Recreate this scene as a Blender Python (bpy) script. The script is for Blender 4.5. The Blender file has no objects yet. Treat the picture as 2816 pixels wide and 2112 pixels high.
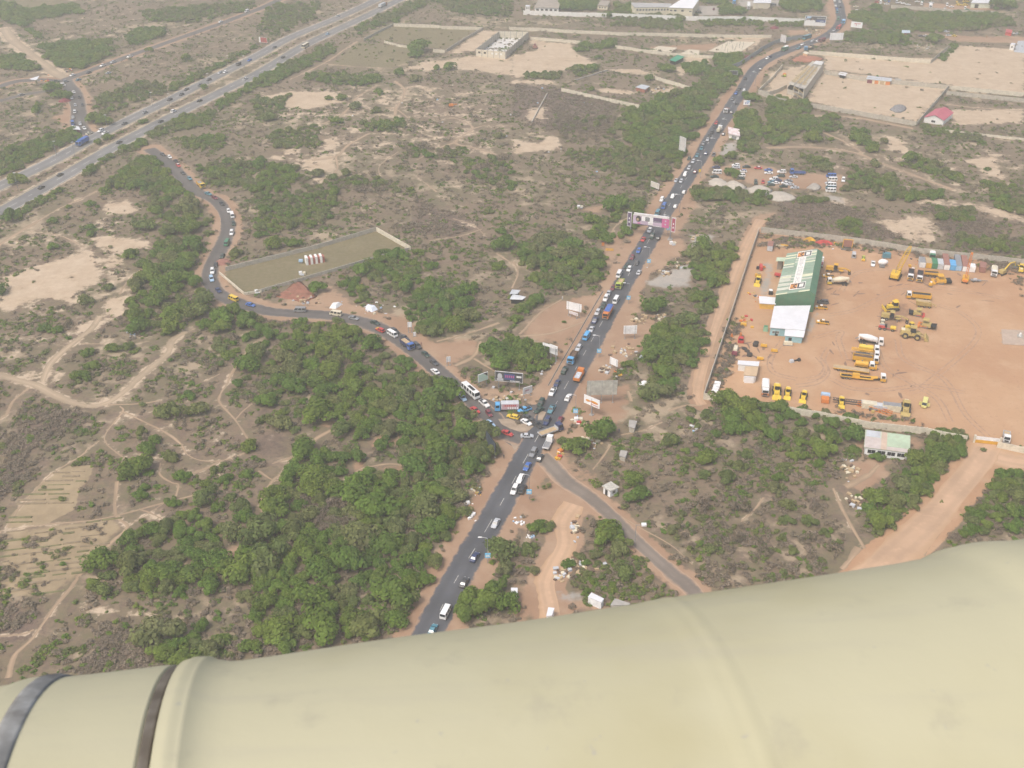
import bpy, math, random
import numpy as np
from mathutils import Vector, Matrix
random.seed(7); RNG = np.random.default_rng(11)
scn = bpy.context.scene
COLL = scn.collection

# ------------------------------------------------------------------ camera, sky, sun, exposure
H, PITCH, FPX = 205.0, math.radians(32.0), 2929.0
cam = bpy.data.cameras.new("Camera"); camo = bpy.data.objects.new("Camera", cam); COLL.objects.link(camo)
camo.location = (0, 0, H); camo.rotation_euler = (math.radians(90) - PITCH, 0, 0)
cam.sensor_width = 36.0; cam.lens = FPX / 2816 * 36.0
cam.clip_start = 0.05; cam.clip_end = 30000
cam.dof.use_dof = True; cam.dof.focus_distance = 450; cam.dof.aperture_fstop = 17
scn.camera = camo
SUN_EL, SUN_AZ = math.radians(58), math.radians(226)      # light comes from behind the camera, left
w = bpy.data.worlds.new("World"); scn.world = w; w.use_nodes = True
wn = w.node_tree; bg = wn.nodes["Background"]
sky = wn.nodes.new("ShaderNodeTexSky"); sky.sky_type = 'NISHITA'; sky.sun_disc = False
sky.sun_elevation = SUN_EL; sky.sun_rotation = SUN_AZ; sky.air_density = 1.0; sky.dust_density = 5.0; sky.ozone_density = 1.0
wn.links.new(sky.outputs[0], bg.inputs[0]); bg.inputs[1].default_value = 0.15
sl = bpy.data.lights.new("Sun", 'SUN'); so = bpy.data.objects.new("Sun", sl); COLL.objects.link(so)
sl.energy = 1.5; sl.angle = math.radians(16); sl.color = (1.0, 0.95, 0.88)
sdir = Vector((math.sin(SUN_AZ) * math.cos(SUN_EL), math.cos(SUN_AZ) * math.cos(SUN_EL), math.sin(SUN_EL)))
so.rotation_euler = sdir.to_track_quat('Z', 'Y').to_euler(); so.location = (0, 0, 400)
vs = scn.view_settings; vs.view_transform = 'Standard'; vs.look = 'None'; vs.gamma = 1.0; vs.use_curve_mapping = False
vs.exposure = 0.44
scn.render.film_transparent = False
cy = scn.cycles; cy.use_denoising = True; cy.max_bounces = 6; cy.diffuse_bounces = 3; cy.glossy_bounces = 2
cy.transmission_bounces = 2; cy.transparent_max_bounces = 4; cy.volume_bounces = 1; cy.caustics_reflective = False; cy.caustics_refractive = False

# ------------------------------------------------------------------ photo point -> place on the ground
CF = np.array((0, math.cos(PITCH), -math.sin(PITCH))); CU = np.array((0, math.sin(PITCH), math.cos(PITCH))); CR = np.array((1., 0, 0))
def G(px, py, z=0.0):
    d = CF + (px - 1408) / FPX * CR + (1056 - py) / FPX * CU
    t = (z - H) / d[2]
    return Vector((d[0] * t, d[1] * t, z))
VIEWS = dict(A=(1220,1040,5.53), B=(1440,800,5.53), C=(1600,560,5.53), D=(1760,300,5.53), E=(1960,60,5.53), F=(2040,640,5.53),
    H=(2416,640,5.53), I=(1920,880,5.53), J=(2270,880,5.53), K=(1960,440,5.53), L=(1400,0,5.53), M=(1760,0,5.53),
    N=(2160,0,6.744), O=(2488,0,6.744), P=(0,160,6.9125), Q=(1260,1360,4.424), R=(920,820,5.53), S=(0,0,1))
for c in range(4):
    for r in range(4): VIEWS["t%d%d" % (c, r)] = (704 * c, 528 * r, 3.142)
def V(v, x, y):
    a = VIEWS[v]; return (a[0] + x / a[2], a[1] + y / a[2])
def GV(v, x, y, z=0.0): return G(*V(v, x, y), z)
def PTS(v, *xy): return [V(v, *p) for p in xy]
def WP(v, pts, z=0.0): return [GV(v, x, y, z) for x, y in pts]
def proj(p):
    d = np.array(p) - np.array((0, 0, H)); f = d @ CF
    return 1408 + FPX * (d @ CR) / f, 1056 - FPX * (d @ CU) / f

# ------------------------------------------------------------------ scene bookkeeping
USED = {}
def setlab(o, label, cat, group=None):
    if label in USED and not group: print("DUPLABEL", label)
    USED[label] = o
    n = len(label.split())
    if n < 4 or n > 16: print("LABELLEN", n, label)
    o['label'] = label; o['category'] = cat
    if group: o['group'] = group
def thing(name, label, cat, loc=(0,0,0), rotz=0.0, group=None):
    o = bpy.data.objects.new(name, None); COLL.objects.link(o); o.empty_display_size = 0.5
    o.location = loc; o.rotation_euler = (0, 0, rotz); setlab(o, label, cat, group); return o
def put(name, me, parent=None, mats=None, loc=None, rot=None, scale=None):
    o = bpy.data.objects.new(name, me); COLL.objects.link(o)
    if parent: o.parent = parent
    if loc is not None: o.location = loc
    if rot is not None: o.rotation_euler = rot
    if scale is not None: o.scale = scale
    if mats:
        for i, m in enumerate(mats):
            if m is None: continue
            o.material_slots[i].link = 'OBJECT'; o.material_slots[i].material = m
    return o
ONES = "zeroth first second third fourth fifth sixth seventh eighth ninth tenth eleventh twelfth thirteenth fourteenth fifteenth sixteenth seventeenth eighteenth nineteenth".split()
TENS = {2: "twent", 3: "thirt", 4: "fort", 5: "fift", 6: "sixt", 7: "sevent", 8: "eight", 9: "ninet"}
def ordw(n):
    if n < 20: return ONES[n]
    t, u = divmod(n, 10)
    return TENS[t] + ("ieth" if u == 0 else "y-" + ONES[u])

# ------------------------------------------------------------------ mesh builder
class MB:
    def __init__(s): s.v = []; s.f = []; s.m = []
    def face(s, pts, m=0):
        b = len(s.v); s.v += [tuple(p) for p in pts]; s.f.append(tuple(range(b, b + len(pts)))); s.m.append(m)
    def hexa(s, p, m=0):      # 8 points: bottom ring 0-3 (ccw from above), top ring 4-7
        b = len(s.v); s.v += [tuple(q) for q in p]
        for f in ((3,2,1,0),(4,5,6,7),(0,1,5,4),(1,2,6,5),(2,3,7,6),(3,0,4,7)):
            s.f.append(tuple(b + i for i in f)); s.m.append(m)
    def box(s, x0, x1, y0, y1, z0, z1, m=0, tx=0, ty=0):   # tx, ty: taper at top
        s.hexa([(x0,y0,z0),(x1,y0,z0),(x1,y1,z0),(x0,y1,z0),(x0+tx,y0+ty,z1),(x1-tx,y0+ty,z1),(x1-tx,y1-ty,z1),(x0+tx,y1-ty,z1)], m)
    def prism(s, base, top, m=0):
        n = len(base); b = len(s.v); s.v += [tuple(p) for p in base] + [tuple(p) for p in top]
        s.f.append(tuple(b + i for i in reversed(range(n)))); s.f.append(tuple(b + n + i for i in range(n))); s.m += [m, m]
        for i in range(n):
            j = (i + 1) % n; s.f.append((b+i, b+j, b+n+j, b+n+i)); s.m.append(m)
    def loft(s, rings, m=0, cap=True, mats=None):
        b = len(s.v); n = len(rings[0])
        for r in rings: s.v += [tuple(p) for p in r]
        for k in range(len(rings) - 1):
            for i in range(n):
                j = (i + 1) % n
                s.f.append((b+k*n+i, b+k*n+j, b+(k+1)*n+j, b+(k+1)*n+i)); s.m.append(mats[k] if mats else m)
        if cap:
            s.f.append(tuple(b + i for i in reversed(range(n)))); s.f.append(tuple(b + (len(rings)-1)*n + i for i in range(n))); s.m += [m, m]
    def cyl(s, p0, p1, r0, r1=None, n=8, m=0):
        p0 = Vector(p0); p1 = Vector(p1); r1 = r0 if r1 is None else r1
        d = (p1 - p0).normalized(); a = d.orthogonal().normalized(); c = d.cross(a)
        ring = lambda p, r: [p + a * (r * math.cos(2*math.pi*i/n)) + c * (r * math.sin(2*math.pi*i/n)) for i in range(n)]
        s.loft([ring(p0, r0), ring(p1, r1)], m)
    def lathe(s, p0, axis, prof, n=12, m=0, mats=None):   # prof: list of (t, r)
        p0 = Vector(p0); d = Vector(axis).normalized(); a = d.orthogonal().normalized(); c = d.cross(a)
        s.loft([[p0 + d*t + a*(r*math.cos(2*math.pi*i/n)) + c*(r*math.sin(2*math.pi*i/n)) for i in range(n)] for t, r in prof], m, True, mats)
    def mesh(s, name, mats, smooth=False):
        me = bpy.data.meshes.new(name); me.from_pydata(s.v, [], s.f)
        for m in mats: me.materials.append(m)
        me.polygons.foreach_set("material_index", s.m)
        if smooth: me.polygons.foreach_set("use_smooth", [True] * len(s.f))
        me.update(); return me
    def build(s, name, mats, parent=None, smooth=False, loc=None, rot=None):
        if not isinstance(mats, (list, tuple)): mats = [mats]
        return put(name, s.mesh(name, mats, smooth), parent, None, loc, rot)

# ------------------------------------------------------------------ materials
def nodes_of(name):
    m = bpy.data.materials.new(name); m.use_nodes = True; nt = m.node_tree; return m, nt, nt.nodes["Principled BSDF"]
MATS = {}
def mat(name, col, rough=0.7, metal=0.0, var=0.15, scale=0.8, dirt=0.0, dirtcol=(0.30,0.20,0.13), spec=0.3):
    """plain surface with soft blotches and optional dust"""
    if name in MATS: return MATS[name]
    m, nt, p = nodes_of(name)
    p.inputs["Roughness"].default_value = rough; p.inputs["Metallic"].default_value = metal
    p.inputs["Specular IOR Level"].default_value = spec
    g = nt.nodes.new("ShaderNodeNewGeometry")
    n = nt.nodes.new("ShaderNodeTexNoise"); n.inputs["Scale"].default_value = scale; n.inputs["Detail"].default_value = 5
    nt.links.new(g.outputs["Position"], n.inputs["Vector"])
    r = nt.nodes.new("ShaderNodeMapRange"); r.inputs[1].default_value = 0.3; r.inputs[2].default_value = 0.7
    nt.links.new(n.outputs[0], r.inputs[0])
    mx = nt.nodes.new("ShaderNodeMix"); mx.data_type = 'RGBA'
    lo = [c * (1 - var) for c in col]; hi = [min(1, c * (1 + var)) for c in col]
    mx.inputs[6].default_value = (*lo, 1); mx.inputs[7].default_value = (*hi, 1)
    nt.links.new(r.outputs[0], mx.inputs[0]); out = mx.outputs[2]
    if dirt > 0:
        n2 = nt.nodes.new("ShaderNodeTexNoise"); n2.inputs["Scale"].default_value = scale * 2.7; n2.inputs["Detail"].default_value = 6
        nt.links.new(g.outputs["Position"], n2.inputs["Vector"])
        r2 = nt.nodes.new("ShaderNodeMapRange"); r2.inputs[1].default_value = 0.42; r2.inputs[2].default_value = 0.75; r2.inputs[4].default_value = dirt
        nt.links.new(n2.outputs[0], r2.inputs[0])
        m2 = nt.nodes.new("ShaderNodeMix"); m2.data_type = 'RGBA'; m2.inputs[7].default_value = (*dirtcol, 1)
        nt.links.new(r2.outputs[0], m2.inputs[0]); nt.links.new(out, m2.inputs[6]); out = m2.outputs[2]
    nt.links.new(out, p.inputs["Base Color"]); MATS[name] = m; return m
PAL = dict(white=(.78,.78,.76), cream=(.66,.60,.45), silver=(.50,.52,.54), grey=(.24,.25,.26), black=(.035,.038,.042), charcoal=(.07,.075,.08),
    navy=(.03,.05,.13), blue=(.05,.14,.42), pale_blue=(.36,.52,.68), sky_blue=(.10,.38,.68), teal=(.08,.24,.30), dark_green=(.025,.06,.05),
    green=(.04,.20,.10), lime=(.42,.50,.08), red=(.50,.05,.05), maroon=(.18,.03,.05), orange=(.62,.20,.04), yellow=(.72,.50,.05), amber=(.66,.36,.03),
    tan=(.46,.34,.20), brown=(.13,.085,.06), khaki=(.45,.34,.12), rust=(.30,.14,.11), pink=(.58,.13,.30), lemon=(.66,.62,.22))
NICE = dict(pale_blue="pale blue", sky_blue="sky blue", dark_green="dark green")
def paint(c):
    if c in ('red','maroon','navy','blue','teal','black','charcoal','dark_green','green'): pass
    return mat("paint_" + c, PAL[c], 0.38, 0.0, 0.06, 0.6, 0.22, spec=0.45)
def flat(c): return mat("coat_" + c, PAL[c], 0.7, 0.0, 0.12, 0.8, 0.25)
GLASS = mat("window_glass", (.018,.024,.03), 0.12, 0, 0.1, 1, spec=0.5)
TYRE = mat("tyre_rubber", (.03,.03,.03), 0.85, 0, 0.2, 2, 0.3)
STEEL = mat("dull_steel", (.22,.22,.22), 0.55, 0.3, 0.2, 1.5, 0.3)
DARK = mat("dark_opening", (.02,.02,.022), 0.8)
CONC = mat("concrete", (.36,.34,.31), 0.9, 0, 0.14, 0.5, 0.3, (.22,.19,.15))
BLOCK = mat("sandcrete_block", (.46,.425,.355), 0.9, 0, 0.16, 0.7, 0.35, (.24,.18,.12))
PALEBLOCK = mat("pale_block", (.64,.585,.465), 0.9, 0, 0.12, 0.6, 0.3, (.30,.24,.16))
WHITEW = mat("whitewash", (.80,.79,.75), 0.8, 0, 0.08, 0.5, 0.25, (.45,.38,.28))
ZINC = mat("zinc_sheet", (.56,.58,.60), 0.45, 0.2, 0.1, 0.5, 0.25, (.40,.34,.28))
WOOD = mat("raw_timber", (.52,.40,.22), 0.85, 0, 0.25, 1.2, 0.25, (.25,.16,.09))
# ------------------------------------------------------------------ ground cover fields (what covers each square metre)
GX0, GX1, GY0, GY1, GS = -505.0, 505.0, 95.0, 1010.0, 1.5
gx = np.arange(GX0, GX1 + 0.1, GS); gy = np.arange(GY0, GY1 + 0.1, GS)
FX, FY = np.meshgrid(gx, gy)
FLD = {k: np.zeros(FX.shape, np.float32) for k in ("sand", "red", "grass", "burnt_and_shade", "grey", "farm", "yard", "clear")}
def catmull(pts, n=6):
    pts = [np.array(p[:2], float) for p in pts]
    if len(pts) < 3: return [tuple(p) for p in pts]
    P = [2*pts[0]-pts[1]] + pts + [2*pts[-1]-pts[-2]]; out = []
    for i in range(1, len(P) - 2):
        for k in range(n):
            t = k / n; a, b, c, d = P[i-1], P[i], P[i+1], P[i+2]
            out.append(tuple(0.5*((2*b)+(-a+c)*t+(2*a-5*b+4*c-d)*t*t+(-a+3*b-3*c+d)*t**3)))
    out.append(tuple(pts[-1])); return out
def window(x0, x1, y0, y1):
    i0 = max(0, int((x0-GX0)/GS)); i1 = min(len(gx), int((x1-GX0)/GS)+2); j0 = max(0, int((y0-GY0)/GS)); j1 = min(len(gy), int((y1-GY0)/GS)+2)
    return slice(j0, j1), slice(i0, i1)
def stroke(fields, pts, hw, soft=1.5, amt=1.0):
    if isinstance(fields, str): fields = (fields,)
    for a, b in zip(pts[:-1], pts[1:]):
        ax, ay, bx, by = a[0], a[1], b[0], b[1]; m = hw + soft
        sj, si = window(min(ax,bx)-m, max(ax,bx)+m, min(ay,by)-m, max(ay,by)+m)
        X = FX[sj, si]; Y = FY[sj, si]
        if X.size == 0: continue
        L2 = (bx-ax)**2+(by-ay)**2+1e-9; t = np.clip(((X-ax)*(bx-ax)+(Y-ay)*(by-ay))/L2, 0, 1)
        d = np.hypot(X-ax-t*(bx-ax), Y-ay-t*(by-ay)); v = np.clip((hw+soft-d)/max(soft,1e-3), 0, 1)*amt
        for f in fields: FLD[f][sj, si] = np.maximum(FLD[f][sj, si], v)
def inside(X, Y, pts):
    ins = np.zeros(X.shape, bool); n = len(pts)
    for i in range(n):
        x0, y0 = pts[i][:2]; x1, y1 = pts[(i+1) % n][:2]
        if y0 == y1: continue
        c = ((y0 > Y) != (y1 > Y)) & (X < (x1-x0)*(Y-y0)/(y1-y0)+x0); ins ^= c
    return ins
def poly(fields, pts, soft=3.0, amt=1.0):
    if isinstance(fields, str): fields = (fields,)
    xs = [p[0] for p in pts]; ys = [p[1] for p in pts]
    sj, si = window(min(xs)-soft, max(xs)+soft, min(ys)-soft, max(ys)+soft); X = FX[sj, si]; Y = FY[sj, si]
    if X.size == 0: return
    d = np.full(X.shape, 1e9)
    for i in range(len(pts)):
        ax, ay = pts[i][:2]; bx, by = pts[(i+1) % len(pts)][:2]
        L2 = (bx-ax)**2+(by-ay)**2+1e-9; t = np.clip(((X-ax)*(bx-ax)+(Y-ay)*(by-ay))/L2, 0, 1)
        d = np.minimum(d, np.hypot(X-ax-t*(bx-ax), Y-ay-t*(by-ay)))
    sd = np.where(inside(X, Y, pts), d, -d); v = np.clip(0.5 + sd/soft, 0, 1)*amt
    for f in fields:
        FLD[f][sj, si] = np.maximum(FLD[f][sj, si], v)
def erase(fields, pts, soft=2.0):
    keep = {f: FLD[f] for f in fields}
    for f in fields:
        old = FLD[f].copy(); FLD[f][:] = 0; poly(f, pts, soft); m = FLD[f].copy(); FLD[f][:] = old*(1-m)
def fld(name, x, y):
    i = int(round((x-GX0)/GS)); j = int(round((y-GY0)/GS))
    if 0 <= i < len(gx) and 0 <= j < len(gy): return float(FLD[name][j, i])
    return 0.0

# ---- roads: centre lines in world metres
MAIN = catmull(WP('S', [(820,2460),(1020,2060),(1150,1800),(1194,1711),(1242,1616),(1278,1553),(1314,1495),(1375,1390),(1445,1262),(1538,1094),(1612,963),(1691,823),(1751,716),(1797,640),
    (1836,572),(1868,522),(1896,477),(1923,437),(1955,381),(1986,334),(2018,281),(2041,249),(2067,203),(2092,176),(2125,157),(2160,142),(2196,128),(2228,117),
    (2258,106),(2286,89),(2305,72),(2314,54),(2312,35),(2307,14),(2301,-8),(2290,-50)]))
WEST = catmull(WP('t0', []) if False else [GV('t00',1290,1285),GV('t00',1345,1325),GV('t00',1420,1378),GV('t00',1500,1450),GV('t00',1580,1540),GV('t00',1690,1650),GV('t01',1845,62),
    GV('t01',1915,130),GV('t01',1957,215),GV('t01',1968,330),GV('t01',1930,445),GV('t01',1872,550),GV('t01',1822,650),GV('t01',1812,755),GV('t01',1868,860),GV('t01',1985,930),
    GV('t01',2110,975),GV('t11',100,1030),GV('t11',300,1050),GV('t11',500,1058),GV('t11',700,1075),GV('t11',900,1118),GV('t11',1060,1175),GV('t11',1210,1258),GV('t11',1330,1345),
    GV('t11',1450,1440),GV('t11',1560,1535),GV('t11',1660,1620),GV('A',130,90),GV('A',340,255),GV('A',545,430),GV('A',740,600),GV('A',900,800),GV('A',1150,900),GV('A',1400,960)])
SIDE = catmull([GV('A',1480,1180),GV('t22',300,660),GV('t22',480,850),GV('t22',640,955),GV('t22',800,1085),GV('t22',950,1230),GV('t22',1100,1380),GV('t22',1300,1560),GV('t22',1420,1665),GV('t22',1620,1860),GV('t22',2300,2900)])
MOT_U = catmull([GV('S',-160,590),GV('t00',0,1608),GV('t00',430,1405),GV('t00',700,1255),GV('t00',1000,1095),GV('t00',1500,848),GV('t00',2212,488),GV('t10',300,325),GV('t10',700,158),GV('t10',1020,10),GV('S',1110,-40)])
MOT_L = catmull([GV('S',-150,652),GV('t01',0,168),GV('t00',310,1659),GV('t00',850,1345),GV('t00',1100,1205),GV('t00',1620,935),GV('t00',2212,640),GV('t10',400,402),GV('t10',700,255),GV('t10',1000,115),GV('t10',1190,20),GV('S',1190,-40)])
FRONT = catmull([GV('P',-60,560),GV('P',330,440),GV('P',800,410),GV('P',1150,430),GV('P',1400,350),GV('P',1700,240),GV('P',2100,90),GV('t00',1240,440),GV('t00',1640,300),GV('t00',2212,88),GV('t10',170,12),GV('S',800,-15)])
LINK = catmull([GV('P',1250,400),GV('P',1330,560),GV('P',1420,700),GV('P',1480,900),GV('P',1490,1100),GV('P',1500,1280),GV('P',1600,1400),GV('P',1740,1440)])
SLIP = catmull([GV('P',1200,540),GV('P',800,640),GV('P',420,700),GV('P',-60,830)])
LANE = catmull([GV('t00',40,250),GV('t00',110,350),GV('t00',280,490),GV('t00',420,590),GV('t00',560,680)])
YARDLANE = catmull([GV('S',2092,604),GV('S',2076,630),GV('S',2052,680),GV('S',2024,742),GV('S',1998,812),GV('I',300,0),GV('I',190,330),GV('I',90,680),GV('I',10,1000),GV('I',0,1180),GV('I',60,1290)])
RIGHTDIRT = catmull([GV('t32',1930,500),GV('t32',1820,680),GV('t32',1640,900),GV('t32',1440,1130),GV('t32',1240,1330),GV('t32',1040,1500),GV('t32',900,1640),GV('t32',560,2000),GV('t32',-300,2900)])
RIGHTARM = catmull([GV('t32',1880,590),GV('t32',2060,650),GV('t32',2260,680),GV('t32',2420,700)])
TRACK = catmull([GV('t01',-40,1575),GV('t01',150,1625),GV('t02',330,20),GV('t02',540,125),GV('t02',760,190),GV('t02',930,160),GV('t02',1090,50),GV('t01',1180,1620),GV('t01',1320,1500),GV('t01',1450,1390),GV('t01',1500,1280),GV('t01',1660,1170)])
TRACK2 = catmull([GV('t01',370,1640),GV('t01',440,1480),GV('t01',600,1330),GV('t01',780,1190),GV('t01',860,1080)])
SANDTRK = catmull([GV('Q',1420,120),GV('Q',1280,330),GV('Q',1290,600),GV('Q',1180,840),GV('Q',1080,1080),GV('Q',1120,1320),GV('Q',1150,1500),GV('Q',1260,2100)])
PATHS = [(WP('t02', p), w_) for p, w_ in [
    ([(1040,190),(1060,240),(920,420),(920,520),(1070,640)], .55), ([(1020,840),(1000,1130),(1090,1235),(950,1380),(800,1540),(680,1660)], .8),
    ([(680,1660),(640,1720),(490,1905),(290,2190),(120,2350),(70,2540)], .8), ([(-30,1280),(400,1215),(700,1190),(1000,1140),(1440,1020),(1760,940)], .45),
    ([(1060,240),(1250,330),(1450,430),(1560,520),(1620,610),(1740,660),(1920,660),(2130,590)], .5), ([(1090,1235),(1290,1110),(1440,1020)], .5), ([(1200,1080),(1290,1110),(1410,1170)], .35),
    ([(1640,780),(1780,730),(1920,660)], .55), ([(1970,-20),(1900,100),(1905,170),(2030,310),(2140,480)], .6), ([(2030,310),(2090,240),(2180,170)], .45), ([(1390,680),(1380,780),(1480,850),(1540,870),(1520,970)], .5),
    ([(930,180),(1200,170),(1390,140)], .45), ([(330,1000),(200,1040),(70,1200)], .4), ([(860,490),(760,560),(700,620),(430,790),(180,1050),(60,1240)], .55), ([(0,310),(60,260),(110,150),(250,30)], .6), ([(0,2180),(200,2160),(290,2120)], .4)]]
PATHS += [(WP('t12', p), w_) for p, w_ in [([(650,400),(520,470),(480,515),(320,640),(230,770),(150,830),(60,970),(60,1100),(180,1220)], .7), ([(330,630),(140,690)], .5), ([(20,750),(150,830),(260,825)], .4),
    ([(780,830),(900,740),(1020,710),(1180,690),(1320,720)], .6), ([(1120,260),(1200,360),(1240,500)], .5)]]
PATHS += [(WP('t10', p), w_) for p, w_ in [([(1200,700),(1280,770),(1270,850),(1200,950),(1210,1045)], 1.3), ([(1340,745),(1270,790)], 1.2), ([(1120,930),(1210,945),(1320,1020)], 1.0), ([(1640,1020),(1750,1030),(1870,1110),(1720,1230),(1900,1280),(2070,1335)], 1.1),
    ([(1880,1110),(2000,1080),(2212,1090)], .9), ([(1720,1230),(1600,1270)], .8), ([(1050,735),(880,840),(750,985),(580,1070)], 1.2), ([(985,1150),(800,1250),(690,1350),(480,1385)], 1.2), ([(690,1350),(690,1480),(500,1580)], .8), ([(1500,1320),(1390,1380)], .6), ([(1380,1520),(1560,1659)], .6), ([(1080,1560),(1070,1430),(1230,1310)], .4)]]
PATHS += [(WP('t01', p), w_) for p, w_ in [([(-20,470),(250,300),(500,150),(700,60),(840,-10)], 1.3), ([(250,340),(520,380),(730,480)], .5), ([(1035,880),(1080,800),(1180,700),(1300,640)], .8), ([(1000,1300),(860,1310),(700,1310)], .5), ([(2210,1290),(2090,1430),(1990,1580),(1960,1659)], .7), ([(1900,1570),(1760,1640)], .6), ([(1290,1290),(1180,1310)], .7)]]
PATHS += [(WP('t10', p), w_) for p, w_ in [([(290,690),(600,540),(760,430),(870,360)], 1.2), ([(600,550),(850,575),(1180,590)], .8)]]
PATHS += [(WP('t11', p), w_) for p, w_ in [([(1560,1290),(1760,1240),(1960,1180),(2100,1130)], .9), ([(1720,1500),(1880,1420),(1940,1290)], 1.0), ([(1880,1440),(2080,1560)], .7), ([(1700,230),(1880,290),(1990,390)], .5), ([(1500,420),(1760,380),(1950,320)], .5), ([(2080,530),(2212,620)], .7)]]
PATHS += [(WP('t21', p), w_) for p, w_ in [([(860,360),(900,290),(1020,210)], .6), ([(60,1230),(250,1040),(430,930)], .8), ([(40,1250),(330,1220),(620,1120)], 1.2), ([(0,830),(50,700),(10,600)], .7)]]
PATHS += [(WP('t22', p), w_) for p, w_ in [([(940,440),(1130,400),(1300,330)], .5), ([(700,740),(780,640),(850,530)], .5), ([(860,1090),(1100,1240),(1380,1400),(1560,1560)], .35), ([(1640,185),(1500,190),(1350,230)], 0.9), ([(1010,60),(1040,150)], 1.0), ([(2170,980),(2080,1100),(1980,1190)], .45)]]
PATHS += [(WP('t32', p), w_) for p, w_ in [([(560,900),(620,1040),(700,1200),(830,1420)], .6), ([(800,1420),(720,1520),(640,1600)], 1.4), ([(1860,760),(1770,880),(1600,1100),(1540,1200),(1400,1380),(1340,1480)], 1.1), ([(680,890),(860,790),(960,700)], 1.5)]]
PATHS += [(WP('t30', p), w_) for p, w_ in [([(300,1000),(700,1010),(1250,1110)], 2.2), ([(0,1280),(300,1270),(600,1290),(800,1330),(950,1400),(1300,1530),(1600,1640)], 2.0), ([(450,1130),(650,1220),(820,1320)], 1.3), ([(1540,900),(1800,930),(2212,960)], 1.6)]]
PATHS = [(catmull(p), w_) for p, w_ in PATHS]

# ---- paint the cover
for p, hw, ex in ((MAIN, 5.0, 2.0), (WEST, 4.2, 0.4)):
    stroke('clear', p, hw + ex, 2); stroke('red', p, hw + ex, 5.0, .9)
stroke(('clear',), SIDE, 3.4, 1.5); stroke('red', SIDE, 4.0, 3, .7)
for p in (MOT_U, MOT_L): stroke('clear', p, 7.5, 1); stroke('sand', p, 6.2, 2.0, .55)
stroke('clear', FRONT, 5.5, 1); stroke('red', FRONT, 5.5, 3, .75); stroke('clear', LINK, 6, 1); stroke('red', LINK, 7.5, 3, .8); stroke('clear', SLIP, 4, 1); stroke('sand', LANE, 6, 2, .6); stroke('clear', LANE, 6, 1)
stroke(('clear', 'red'), YARDLANE, 3.2, 1.5, .9); stroke(('clear', 'red'), RIGHTDIRT, 6.4, 2, .9); stroke(('clear', 'red'), RIGHTARM, 7, 2, .9)
stroke('clear', TRACK, 3.0, 2); stroke('sand', TRACK, 1.0, 3.5, .62); stroke('clear', TRACK2, 3.0, 2.5); stroke('sand', TRACK2, .8, 3.5, .6); stroke(('clear', 'red'), SANDTRK, 4.2, 3, .9)
for p, hw in PATHS: stroke('clear', p, hw + (2.0 if hw > .55 else 1.0), 1.5); stroke('sand', p, hw*.6, 1.2, .52)
def sands(v, *polys, f='sand', soft=9.0, amt=.85, clear=.75):
    for q in polys:
        wpts = WP(v, q); poly(f, wpts, soft, amt); poly('clear', wpts, soft, clear)
sands('t01', [(0,740),(380,610),(800,490),(840,540),(890,700),(850,800),(700,870),(640,960),(350,940),(50,1050),(-20,1000)], [(890,90),(1100,70),(1230,150),(1150,210),(900,190)], [(900,910),(1110,880),(1080,980),(1040,1090),(870,1080)],
    [(660,1160),(850,1080),(860,1160),(680,1230)], [(200,1560),(340,1520),(330,1620),(220,1640)], [(450,1540),(580,1560),(480,1650)], [(780,400),(1000,370),(1280,440),(1290,490),(1000,540),(820,470)], [(60,1390),(160,1390),(140,1430)], [(870,560),(1100,580),(1050,680),(880,660)])
sands('t10', [(0,840),(330,780),(620,790),(800,820),(820,870),(450,950),(60,920)], [(560,1200),(700,1180),(720,1240),(690,1300),(600,1290)], [(830,1120),(930,1100),(920,1165)], [(390,1390),(520,1350),(700,1330),(720,1480),(400,1480)], [(1460,1165),(1590,1185),(1550,1205)], [(1320,800),(1480,815),(1400,845)],
    [(1200,600),(1550,520),(1900,480),(2230,480),(2230,660),(1700,585),(1500,610)], [(1960,260),(2110,270),(1900,440),(1640,470),(1560,530)], [(200,1310),(410,1260),(380,1320),(230,1350)], [(1020,860),(1180,830),(1100,910)], [(1560,1380),(1800,1400),(1700,1420)], [(1620,1620),(1790,1590),(1760,1640)], [(1840,1310),(2060,1290),(2080,1340)], [(480,1550),(640,1500),(560,1580)], [(120,1350),(280,1330),(200,1400)], [(1500,1280),(1700,1240),(1680,1290)], [(1380,740),(1560,760),(1500,800)], [(1620,820),(1860,800),(1840,830)])
sands('t20', [(-10,480),(250,420),(480,400),(620,490),(760,560),(480,600),(300,650),(-10,680)], [(150,340),(530,390),(520,450),(200,430)], [(700,755),(850,760),(1080,790),(1010,820),(760,790)], [(1170,770),(1420,750),(1400,810),(1230,815)], [(0,1210),(200,1230),(380,1160),(420,1290),(0,1340)], [(120,950),(280,930),(330,1030),(100,1020)], [(0,690),(350,690),(420,740),(0,720)], [(780,600),(1100,590),(1250,660),(1060,640)], [(60,1130),(150,1190),(60,1190)], [(1740,420),(2000,320),(2180,320),(2050,440),(1900,470)], [(1720,300),(2212,310),(2212,330),(1800,350)], [(1420,600),(1500,490),(1740,500),(1700,545),(1440,660)], [(540,1330),(880,1260),(800,1300)])
sands('t30', [(400,590),(1560,740),(1290,1060),(350,880)], [(480,470),(1400,550),(1620,390),(2230,430),(2230,820),(1570,735),(500,600)], [(0,640),(320,560),(200,850),(0,840)], [(1500,950),(2212,940),(2212,1060),(1640,1080)], [(1150,500),(1560,500),(1560,700),(1100,690)], amt=.9)
sands('t30', [(1690,1390),(1980,1320),(2010,1480),(2120,1620),(1920,1520)], [(1010,1170),(1230,1230),(1190,1330),(1010,1290)], [(1560,1440),(1720,1560),(1640,1570)])
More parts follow.
